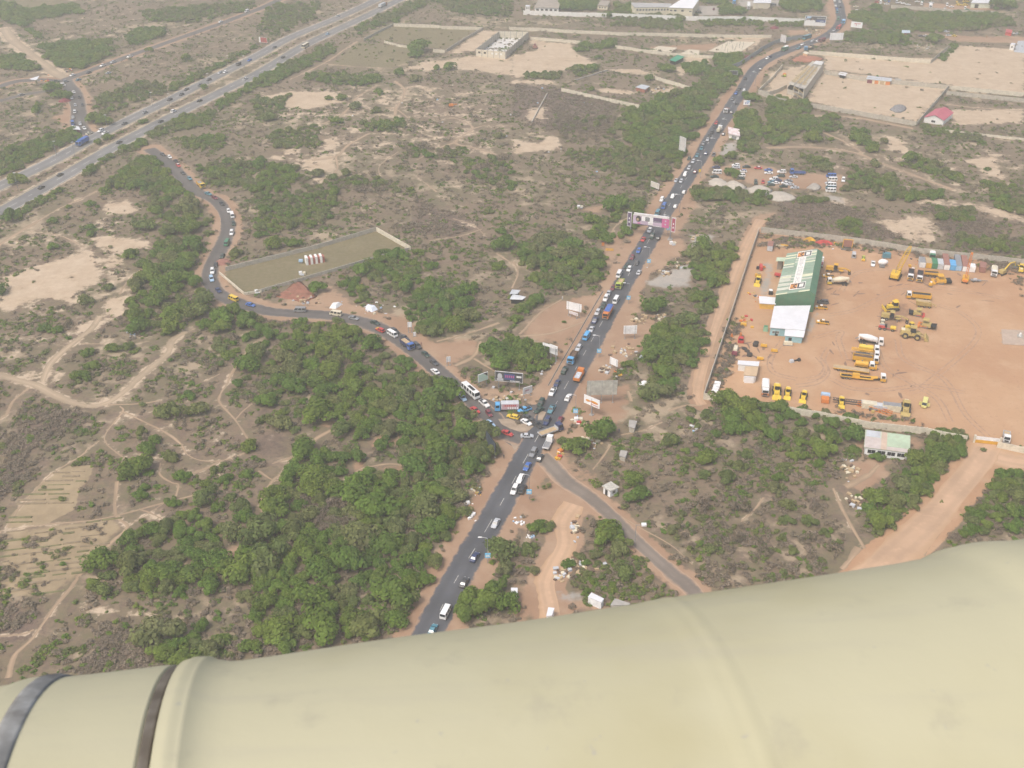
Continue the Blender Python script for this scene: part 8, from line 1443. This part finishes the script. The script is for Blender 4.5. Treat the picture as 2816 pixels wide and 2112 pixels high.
for v, pts, r0, r1, dn, kd, am in [
    ('S', [(1110,800),(1200,790),(1290,800),(1310,830),(1290,910),(1240,930),(1170,925),(1110,870)], 2.0, 3.6, .64, 'ggo', 1), ('S', [(1310,965),(1400,930),(1500,960),(1510,1020),(1440,1025),(1330,1010)], 2.4, 3.8, .58, 'gg', 1),
    ('S', [(1410,690),(1500,640),(1620,690),(1680,720),(1650,770),(1580,800),(1500,800),(1420,740)], 2.2, 3.8, .60, 'ggo', 1), ('S', [(1010,690),(1110,690),(1150,740),(1170,790),(1080,800),(1000,770)], 1.8, 3.0, .72, 'ggo', 1),
    ('S', [(1770,960),(1830,870),(1920,900),(1960,930),(1935,1000),(1850,1015)], 2.4, 3.8, .58, 'ggo', 1), ('S', [(1800,1015),(1860,1010),(1850,1065),(1790,1070)], 2.2, 3.2, .62, 'go', 1), ('S', [(1910,690),(2010,670),(2030,700),(2010,760),(1960,790),(1900,760)], 2.4, 3.8, .60, 'ggo', 1), ('S', [(1880,800),(1960,800),(1990,850),(1930,870)], 2.0, 3.2, .66, 'go', 1),
    ('S', [(1700,310),(1790,285),(1900,240),(1995,180),(2015,195),(1985,260),(1930,345),(1885,420),(1865,450),(1790,440),(1740,400),(1690,350)], 2.4, 4.2, .56, 'gggo', 1), ('S', [(1610,650),(1700,560),(1770,560),(1760,620),(1680,680)], 1.8, 3.2, .7, 'ggo', 1), ('S', [(1690,400),(1870,450),(1850,500),(1750,520),(1700,470)], 2.0, 3.2, .72, 'goo', 1),
    ('t20', [(1480,560),(1700,560),(1735,620),(1560,650),(1470,600)], 2.4, 3.6, .56, 'gg', 1), ('t20', [(1770,480),(1980,480),(1990,550),(1860,600),(1750,570)], 2.6, 3.8, .56, 'gg', 1), ('t20', [(1700,600),(1950,650),(1900,760),(1720,700)], 2.2, 3.4, .6, 'gg', 1), ('t20', [(500,590),(760,570),(740,610),(560,670)], 1.8, 3.0, .66, 'go', 1), ('t20', [(650,400),(890,360),(890,420),(700,440),(560,450)], 2.0, 3.0, .62, 'gg', 1),
    ('t20', [(400,0),(740,0),(730,90),(420,100)], 3.0, 4.6, .56, 'gg', 1), ('t20', [(890,50),(1080,60),(1060,110),(900,100)], 2.2, 3.2, .6, 'gg', 1), ('t20', [(760,110),(1480,150),(1470,240),(800,160)], 1.8, 3.0, .74, 'goo', 1), ('t20', [(1580,170),(2190,160),(2180,230),(1680,230)], 1.8, 3.0, .8, 'ggo', 1), ('t20', [(1620,0),(1880,0),(1850,40),(1640,30)], 2.4, 3.6, .6, 'gg', 1), ('t20', [(1790,60),(1990,70),(2010,130),(1800,130)], 2.2, 3.2, .66, 'gg', 1), ('t20', [(1100,120),(1480,190),(1480,270),(1230,260),(820,220)], 1.8, 2.8, .8, 'goo', 1),
    ('t30', [(0,850),(100,850),(360,920),(390,1000),(560,1010),(640,1120),(480,1170),(300,1140),(0,1150)], 2.4, 3.8, .60, 'ggo', 1), ('t30', [(0,1150),(250,1150),(120,1250),(0,1250)], 2.0, 3.2, .66, 'go', 1), ('t30', [(710,1130),(820,1150),(950,1280),(900,1310),(760,1220)], 2.2, 3.4, .62, 'gg', 1), ('t30', [(240,1330),(540,1400),(560,1490),(380,1430)], 2.0, 3.2, .7, 'goo', 1), ('t30', [(700,1420),(960,1520),(1180,1560),(1160,1659),(620,1659),(700,1560)], 2.0, 3.2, .66, 'goo', 1), ('t30', [(1180,1340),(1330,1380),(1700,1540),(1650,1600),(1300,1480),(1150,1440)], 2.0, 3.2, .68, 'go', 1), ('t30', [(1800,1580),(2100,1600),(2212,1659),(1900,1659)], 2.0, 3.2, .7, 'go', 1), ('t30', [(1300,1090),(1850,1170),(1840,1240),(1380,1180)], 1.6, 2.6, .8, 'goo', 1),
    ('t30', [(700,110),(1100,110),(2000,130),(2160,230),(1500,290),(900,260),(700,170)], 2.4, 3.8, .60, 'gggo', 1), ('t30', [(640,290),(1220,270),(1210,400),(680,370)], 2.0, 3.4, .66, 'ggo', 1), ('t30', [(130,20),(450,0),(450,90),(260,110),(140,100)], 3.0, 4.6, .56, 'gg', 1), ('t30', [(1960,0),(2150,0),(2130,90),(1960,90)], 2.6, 4.0, .58, 'gg', 1), ('t30', [(0,180),(300,180),(300,240),(50,230)], 1.4, 2.4, .8, 'go', 1), ('t30', [(1480,510),(1610,380),(1640,400),(1520,530)], 1.4, 2.2, .6, 'gg', 1),
    ('D', [(1400,80),(1780,40),(1830,200),(1820,420),(1750,640),(1600,690),(1440,600),(1540,430),(1420,230)], 2.4, 3.8, .60, 'ggo', 1), ('D', [(830,1230),(1010,1200),(1460,1260),(1960,1340),(1940,1480),(1500,1440),(1000,1380),(800,1440)], 2.0, 3.2, .58, 'goo', 1), ('t31', [(250,60),(520,60),(520,90),(260,100)], 2.0, 3.0, .7, 'go', 1), ('t31', [(620,250),(800,260),(780,370),(640,360)], 1.8, 2.8, .66, 'go', 1), ('t31', [(1430,150),(1770,140),(1780,260),(1500,250)], 1.8, 2.8, .66, 'goo', 1), ('t31', [(1600,380),(2212,420),(2212,560),(1640,480)], 1.8, 3.0, .62, 'god', 1), ('t31', [(1000,0),(1500,0),(1460,80),(1020,70)], 1.8, 3.0, .62, 'ggo', 1), ('t31', [(1900,30),(2212,60),(2212,200),(1980,150)], 2, 3.2, .62, 'go', 1),
    ('S', [(1965,1085),(2050,1075),(2110,1100),(2100,1180),(2010,1190)], 2.6, 4.0, .58, 'ggg', 1), ('S', [(2110,1115),(2330,1150),(2360,1180),(2350,1250),(2230,1290),(2160,1250),(2110,1200)], 2.2, 3.6, .78, 'gggo', 1), ('S', [(1900,1100),(1990,1180),(1970,1230),(1880,1170)], 1.8, 3.0, 1.1, 'goo', 1), ('S', [(1820,1190),(1960,1220),(2080,1250),(2020,1340),(1860,1310)], 1.8, 3.2, 1.2, 'goo', 1),
    ('t32', [(2000,780),(2230,740),(2230,1000),(2040,1020),(1900,940)], 2.0, 3.2, .58, 'ggo', 1), ('t32', [(1750,1080),(2230,1020),(2230,1360),(1560,1330)], 1.8, 3.2, .68, 'ggod', 1), ('t32', [(0,820),(440,1060),(600,1400),(560,1640),(0,1640)], 1.4, 2.6, 1.25, 'odd', 1), ('t22', [(1250,1010),(2212,1060),(2212,1620),(1700,1640),(1400,1300)], 1.3, 2.4, 1.35, 'odd', 1), ('Q', [(1250,700),(1800,700),(2100,900),(2000,1150),(1500,1080)], 1.4, 2.6, .9, 'goo', 1),
    ('t00', [(430,490),(700,420),(960,340),(970,480),(700,600),(480,590)], 2.4, 3.8, .58, 'ggg', 1), ('t00', [(330,400),(740,350),(760,440),(420,470)], 2.2, 3.4, .64, 'gg', 1), ('t00', [(1080,340),(1180,270),(1440,240),(1420,310),(1150,400)], 2.2, 3.6, .6, 'gg', 1), ('t00', [(0,500),(200,480),(330,560),(310,610),(0,600)], 2.4, 3.6, .6, 'gg', 1), ('t00', [(0,100),(500,60),(640,40),(700,120),(300,180),(180,250),(0,160)], 2.4, 3.8, .64, 'gg', 1), ('t00', [(230,260),(360,300),(330,340)], 2, 3, .66, 'g', 1), ('t00', [(1200,100),(2200,20),(2200,80),(1700,200),(1300,190)], 1.8, 3.0, .82, 'goo', 1), ('t00', [(820,880),(1180,700),(1500,760),(1330,840),(900,1000)], 1.8, 2.8, .86, 'goo', 1), ('t00', [(1560,700),(2200,400),(2200,440),(1640,740),(1300,860)], 1.6, 2.6, .7, 'go', 1), ('t00', [(200,1250),(680,1100),(700,1160),(400,1340),(0,1440),(0,1330)], 1.8, 3.0, .72, 'ggo', 1), ('t00', [(230,1480),(560,1300),(780,1200),(900,1170),(800,1260),(480,1430),(300,1530)], 1.2, 2.0, .9, 'go', 1),
    ('t00', [(700,1500),(1200,1190),(1280,1290),(1000,1330),(760,1530)], 1.8, 2.8, .66, 'ggo', 1), ('t00', [(1240,1150),(1600,1010),(1860,960),(1840,1080),(1500,1140),(1350,1200)], 1.8, 3.0, .66, 'ggo', 1), ('t00', [(1860,900),(2212,720),(2212,760),(1900,960)], 1.8, 2.8, .64, 'gg', 1), ('t00', [(1560,1200),(1940,1180),(1940,1290),(1600,1300)], 2.0, 3.2, .64, 'ggo', 1), ('t00', [(1700,1430),(2000,1400),(2212,1400),(2212,1640),(1800,1600)], 1.8, 3.0, .76, 'goo', 1), ('t00', [(1000,1500),(1400,1400),(1560,1560),(1640,1659),(900,1659)], 2.0, 3.4, .62, 'ggo', 1), ('t00', [(0,1440),(380,1330),(360,1380),(100,1500),(0,1520)], 1.8, 2.8, .7, 'go', 1),
    ('t01', [(0,230),(180,120),(500,0),(560,0),(250,170),(90,300)], 1.8, 3.0, .64, 'ggo', 1), ('t10', [(0,660),(240,560),(640,400),(700,440),(420,600),(100,760),(0,760)], 1.8, 2.8, .68, 'ggo', 1), ('t10', [(380,640),(1040,660),(1080,720),(840,750),(420,700)], 1.8, 2.8, .66, 'ggo', 1), ('t10', [(850,240),(1180,90),(1400,0),(1560,0),(1200,190),(900,300)], 1.8, 3.0, .72, 'goo', 1), ('t10', [(1500,0),(2212,0),(2212,150),(1700,120)], 1.8, 3.0, .8, 'goo', 1), ('t10', [(120,40),(560,20),(520,160),(160,320),(0,250)], 1.8, 2.8, .85, 'goo', 1), ('t10', [(0,840),(160,880),(320,800),(220,960),(0,1060)], 1.8, 2.8, .76, 'goo', 1), ('t10', [(100,1160),(560,1080),(560,1280),(140,1290)], 1.6, 2.8, .86, 'goo', 1), ('t10', [(0,1400),(350,1440),(300,1659),(0,1659)], 1.8, 3.0, .72, 'ggo', 1), ('t10', [(1240,1240),(1860,1290),(1700,1400),(1300,1360)], 1.6, 2.6, .9, 'god', 1), ('t10', [(900,1060),(1300,1040),(1250,1150),(950,1140)], 1.6, 2.8, .82, 'go', 1), ('t10', [(350,1480),(1000,1500),(1400,1659),(400,1659)], 1.6, 2.8, .92, 'god', 1), ('t10', [(1660,1400),(2212,1340),(2212,1640),(1900,1600)], 1.6, 2.6, .92, 'god', 1),
    ('t11', [(0,0),(700,0),(640,260),(0,420)], 1.8, 3.0, .82, 'ggo', 1), ('t11', [(60,170),(330,200),(220,340),(0,380)], 2.2, 3.4, .7, 'gg', 1), ('t11', [(700,720),(900,760),(960,860),(1000,960),(880,960),(780,830)], 1.6, 2.6, .78, 'ggo', 1), ('t20', [(120,630),(420,640),(400,690),(120,680)], 1.6, 2.6, .7, 'go', 1), ('t20', [(460,1300),(1000,1310),(1250,1440),(800,1480),(460,1370)], 1.6, 2.8, .86, 'goo', 1), ('t20', [(300,1020),(1000,980),(900,1200),(480,1240)], 1.5, 2.4, 1.0, 'odd', 1)]:
    grove(v, pts, r0, r1, dn, kd, am)
NT = len(TREES); print("TREES", NT)
# how large each shows in the photo decides which are single things; the rest form the far scrub
def shown(t):
    px, py = proj((t[0], t[1], t[2]*.5))
    if not (-20 < px < 2836 and -10 < py < 2000): return 0, px, py
    if py > 1880 - px*.165 + 30: return 0, px, py
    dep = math.hypot(math.hypot(t[0], t[1]), H); return t[2]/dep, px, py
INFO = [shown(t) for t in TREES]; order = sorted(range(NT), key=lambda i: -INFO[i][0]); order = [i for i in order if INFO[i][0] > 0]
IND, REST = order[:298], order[298:]
LM = [("the junction",1440,1230),("the advertising gantry",1780,620),("the green hall",2190,770),("the dark edge-on billboard",1340,1215),("the white guardhouse",1680,1345),("the patchwork roofed building",2440,1210),("the yard gate",2710,1205),("the sausage billboard",1625,1095),("the grassy walled plot",860,730),("the yellow minibus at the bend",640,820),("the farm plot",150,1430),("the left sandy flat",190,760),("the track junction",90,1070),("the bus on the side road",1290,1080),("the blue tarpaulin lorry",1670,860),("the roadside kiosk",2030,365),("the red roofed house",2580,325),("the unfinished building",2210,210),("the warehouse shell",1380,115),("the sand heaps",2080,540),("the motorway bus",840,128),("the crossroads canopy",95,215),("the blue motorway lorry",227,390),("the corrugated shelter",1425,810),("the white minibus at the pod",1225,1685),("the lane floodlight",1770,1480),("the yard's lower left corner",1940,1090),("the white factory",1840,35),("the lorry park",2640,30),("the upper billboard bend",2240,60),("the aircraft pod's dark strap",490,1820),("the plastic sheet heap",920,840),("the blue sand lorry",1115,950),("the parked minibuses",2290,510),("the clearing in the grove",1000,1260)]
KW = {'g': ("rounded green tree", "deep green tree"), 'o': ("olive green tree", "olive green tree"), 'd': ("bare greyish tree", "bare greyish tree")}
bins = {}
for i in IND:
    _, px, py = INFO[i]; j = min(range(len(LM)), key=lambda k: math.hypot(px-LM[k][1], (py-LM[k][2])*1.2)); dx, dy = px-LM[j][1], py-LM[j][2]
    side = ("right of" if dx > 0 else "left of") if abs(dx) > abs(dy)*1.1 else ("below" if dy > 0 else "above")
    x, y, r, k = TREES[i]; size = "broad" if r > 3.7 else "small" if r < 2.7 else "mid-sized"
    bins.setdefault((j, side), []).append((math.hypot(dx, dy), i, size, k))
for (j, side), lst in bins.items():
    lst.sort()
    for n, (_, i, size, k) in enumerate(lst):
        x, y, r, k = TREES[i]; hgt = random.uniform(.95, 1.3); yaw = random.uniform(0, 6.28)
        lab = "%s %s, %s tree out %s %s" % (size, KW[k][0], ordw(n+1), side, LM[j][0])
        t = thing("bare_tree" if k == 'd' else "broadleaf_tree", lab, "tree", (x, y, 0), yaw, "trees of the roadside bush")
        put("crown", random.choice(CROWNS[k]), t, None, (0,0,r*.22), None, (r*1.25*random.uniform(.85,1.2), r*1.25*random.uniform(.8,1.15), r*1.25*hgt))
        put("trunk", random.choice(TRUNKS), t, None, (0,0,0), None, (r*1.2, r*1.2, r*1.3))
# the remaining trees and the low scrub: instanced in bulk
def bulk(name, meshes, pts, rots, scls, idxs):
    c = bpy.data.collections.new(name + "_kinds")
    for k, me_ in enumerate(meshes):
        o = bpy.data.objects.new("%s_kind_%02d" % (name, k), me_); c.objects.link(o)
    me_ = bpy.data.meshes.new(name); me_.vertices.add(len(pts)); me_.vertices.foreach_set("co", np.asarray(pts, np.float32).ravel())
    for nm, ty, arr in (("spin",'FLOAT',rots),("idx",'INT',idxs)):
        at = me_.attributes.new(nm, ty, 'POINT'); at.data.foreach_set("value", np.asarray(arr, np.float32 if ty == 'FLOAT' else np.int32))
    at = me_.attributes.new("scl", 'FLOAT_VECTOR', 'POINT'); at.data.foreach_set("vector", np.asarray(scls, np.float32).ravel()); me_.update()
    o = put(name, me_); o['kind'] = 'stuff'
    g = bpy.data.node_groups.new(name, 'GeometryNodeTree'); g.interface.new_socket("Geometry", in_out='INPUT', socket_type='NodeSocketGeometry'); g.interface.new_socket("Geometry", in_out='OUTPUT', socket_type='NodeSocketGeometry')
    N = g.nodes.new; i_, o_ = N("NodeGroupInput"), N("NodeGroupOutput"); ip = N("GeometryNodeInstanceOnPoints"); ci = N("GeometryNodeCollectionInfo"); ci.inputs[0].default_value = c; ci.inputs["Separate Children"].default_value = True; ci.inputs["Reset Children"].default_value = True
    def na(nm, ty): n = N("GeometryNodeInputNamedAttribute"); n.data_type = ty; n.inputs[0].default_value = nm; return n.outputs[0]
    cx = N("ShaderNodeCombineXYZ"); er = N("FunctionNodeEulerToRotation"); lk = g.links.new; lk(na("spin",'FLOAT'), cx.inputs[2]); lk(cx.outputs[0], er.inputs[0])
    lk(i_.outputs[0], ip.inputs["Points"]); lk(ci.outputs[0], ip.inputs["Instance"]); ip.inputs["Pick Instance"].default_value = True; lk(na("idx",'INT'), ip.inputs["Instance Index"]); lk(er.outputs[0], ip.inputs["Rotation"]); lk(na("scl",'FLOAT_VECTOR'), ip.inputs["Scale"]); lk(ip.outputs[0], o_.inputs[0])
    md = o.modifiers.new("scatter", 'NODES'); md.node_group = g; return o
order_ = ['g']*5 + ['o']*4 + ['d']*3; far_meshes = CROWNS['g'] + CROWNS['o'] + CROWNS['d']; ix = {'g': (0,5), 'o': (5,9), 'd': (9,12)}
if REST:
    P = [(TREES[i][0], TREES[i][1], TREES[i][2]*.12) for i in REST]; Sx = [(TREES[i][2]*1.25, TREES[i][2]*1.25*random.uniform(.85,1.15), TREES[i][2]*1.2*random.uniform(.9,1.25)) for i in REST]
    bulk("far_trees", far_meshes, P, [random.uniform(0,6.28) for _ in REST], Sx, [random.randrange(*ix[TREES[i][3]]) for i in REST])
SCRUB = [leaf_mesh("scrub_dry_%d" % i, 70, 4, .15, LEAFD, 80+i, .7) for i in range(4)] + [leaf_mesh("scrub_olive_%d" % i, 80, 4, .15, LEAFO, 90+i, .7) for i in range(3)] + [leaf_mesh("scrub_green_%d" % i, 90, 4, .15, LEAF, 95+i, .7) for i in range(2)]
def scatter_scrub(n, seed):
    r = np.random.default_rng(seed); px = r.uniform(-60, 2876, n); py = r.uniform(-30, 1960, n)
    u = (px-1408)/FPX; v = (1056-py)/FPX; d = CF[None,:] + u[:,None]*CR + v[:,None]*CU; 
    wgt = r.uniform(0,1,n); t = -H/d[:,2]; x = d[:,0]*t; y = d[:,1]*t
    keepd = (y/900.0)**1.15 + .10                                  # photo-even sampling thinned back towards ground-even
    return x, y, wgt, keepd, r
x, y, wgt, kd_, r = scatter_scrub(330000, 5)
gi = np.clip(((x-GX0)/GS).round().astype(int), 0, len(gx)-1); gj = np.clip(((y-GY0)/GS).round().astype(int), 0, len(gy)-1)
cl = FLD['clear'][gj, gi]; sd = FLD['sand'][gj, gi]; bt = FLD['burnt_and_shade'][gj, gi]; gr = FLD['grass'][gj, gi]
clump = .5 + .5*np.sin(x*.071+2*np.sin(y*.043))*np.sin(y*.083+1.7*np.sin(x*.037)); clump2 = .5+.5*np.sin(x*.19+y*.11)*np.sin(y*.23-x*.07)
prob = np.clip(1-cl*1.05, 0, 1)**2 * (1-.7*sd) * np.clip(.14+.95*clump*clump2+.55*bt+.15*gr, 0, 1) * np.clip(kd_, 0, 1)
k = wgt < prob; x, y, bt, cl, clump = x[k], y[k], bt[k], cl[k], clump[k]; n = len(x); print("SCRUB", n)
sz = r.uniform(.5, 1.0, n)**1.8*2.1+.25; green = np.clip(.24+.42*clump-.7*bt, 0.04, .7); q = r.uniform(0,1,n)
idx = np.where(q > green, r.integers(0,4,n), np.where(q < green*.55, r.integers(4,7,n), r.integers(7,9,n)))
bulk("scrub", SCRUB, np.stack([x,y,np.zeros(n)],1), r.uniform(0,6.28,n), np.stack([sz, sz*r.uniform(.8,1.2,n), sz*r.uniform(.42,.8,n)],1), idx)
# ------------------------------------------------------------------ the aircraft's padded pod under the camera
def camw(px, py, dist):      # world point seen at a photo point at a distance along the view axis
    return np.array((0,0,H)) + dist*(CF + (px-1408)/FPX*CR + (1056-py)/FPX*CU)
ax = CR + .1114*CU + .146*CF; ax /= np.linalg.norm(ax)
POD_R = .30; cen = np.array((0,0,H)) + 1.121*CF - .5595*CU
e1 = CF - ax*(CF@ax); e1 /= np.linalg.norm(e1); e2 = np.cross(ax, e1)
PROF = [(-2,.004),(-.60,.006),(-.53,.0085),(-.492,.0085),(-.468,.0125),(-.448,.0122),(-.43,.0082),(-.385,.0068),(-.34,.0058),(-.3262,.0050),(-.3242,.0015),(-.3128,.0015),(-.3108,.0082),(-.300,.0100),(-.290,.0088),(-.274,.0008),(-.255,-.0008),(-.1,.0),(.05,-.002),(.18,-.001),(.206,.0006),(.218,.0014),(.230,.0006),(.26,.0005),(.39,.001),(.50,.002),(.545,.0038),(.58,.0122),(.605,.0138),(.65,.0098),(.75,.008),(2,.006)]
def pod_r(t):
    for (a, u), (b, v) in zip(PROF[:-1], PROF[1:]):
        if a <= t <= b: f = (t-a)/(b-a); f = f*f*(3-2*f); return POD_R + u + (v-u)*f
    return POD_R
ts = sorted(set(list(np.linspace(-1.4, 1.9, 240)) + list(np.linspace(-.328,-.286,40)) + list(np.linspace(-.48,-.425,24)) + list(np.linspace(.19,.25,24)))); na = 96
def surf(t, a, off=0.0):
    r = pod_r(t) + off; p = cen + ax*t + r*(math.cos(a)*e1 + math.sin(a)*e2); return p
podm, nt, p_ = nodes_of("cream_pod_cover"); p_.inputs["Roughness"].default_value = .6; p_.inputs["Specular IOR Level"].default_value = .25
pos = nt.nodes.new("ShaderNodeNewGeometry").outputs["Position"]; n1 = noise(nt, pos, 2.2, 4); n2 = noise(nt, pos, 14, 5, .6); n3 = noise(nt, pos, 60, 4)
st = nt.nodes.new("ShaderNodeMapping"); st.inputs["Scale"].default_value = (3, 26, 26); nt.links.new(pos, st.inputs[0]); n4 = noise(nt, st.outputs[0], 1.0, 4)
c = mixc(nt, rng(nt, n1, .35, .65), (.362,.332,.200), (.420,.395,.265))
c = mixc(nt, math_(nt, 'MULTIPLY', rng(nt, n4, .48, .75), .35), c, (.36,.335,.25))
c = mixc(nt, math_(nt, 'MULTIPLY', rng(nt, n2, .56, .74), .38), c, (.30,.28,.21)); c = mixc(nt, math_(nt, 'MULTIPLY', rng(nt, n3, .68, .78), .5), c, (.30,.29,.26))
nt.links.new(c, p_.inputs["Base Color"]); b_ = nt.nodes.new("ShaderNodeBump"); b_.inputs["Strength"].default_value = .25; b_.inputs["Distance"].default_value = .004; nt.links.new(n2, b_.inputs["Height"]); nt.links.new(b_.outputs[0], p_.inputs["Normal"])
strapm = mat("dark_strap", (.105,.09,.07), .9, 0, .3, 14, .3, (.3,.28,.24)); greyband = mat("grey_band", (.24,.24,.225), .95, 0, .45, 16, .8, (.12,.11,.095), spec=.05)
pod = thing("aircraft_pod", "large cream padded aircraft pod crossing the bottom foreground with dark strap bands", "aircraft pod", tuple(cen)); rel = lambda p: tuple(np.array(p) - cen)
def shell(name, t_list, m, off=0.0, a0=0, a1=2*math.pi, closed=True, par=pod, ends=True):
    mb = MB(); rings = [[rel(surf(t, a0 + (a1-a0)*i/na, off)) for i in range(na)] for t in t_list]; mb.loft(rings, 0, ends); return mb.build(name, m, par, smooth=True)
shell("padded_shell", ts, podm)
shell("strap", list(np.linspace(-.3235, -.3135, 5)), strapm, .0022); shell("grey_band", list(np.linspace(-.4525, -.4335, 7)), greyband, .0012)
# ------------------------------------------------------------------ haze
hb = MB(); hb.box(-8700, 8700, -8100, 9200, -1.0, 206.5); hz = hb.build("haze", []); hz['kind'] = 'stuff'
hm = bpy.data.materials.new("haze_air"); hm.use_nodes = True; nt = hm.node_tree; nt.nodes.clear(); o_ = nt.nodes.new("ShaderNodeOutputMaterial"); pv = nt.nodes.new("ShaderNodeVolumePrincipled")
pv.inputs["Color"].default_value = (.96,.965,.89,1); pv.inputs["Density"].default_value = .00045; pv.inputs["Anisotropy"].default_value = .25; nt.links.new(pv.outputs[0], o_.inputs["Volume"]); hz.data.materials.append(hm)
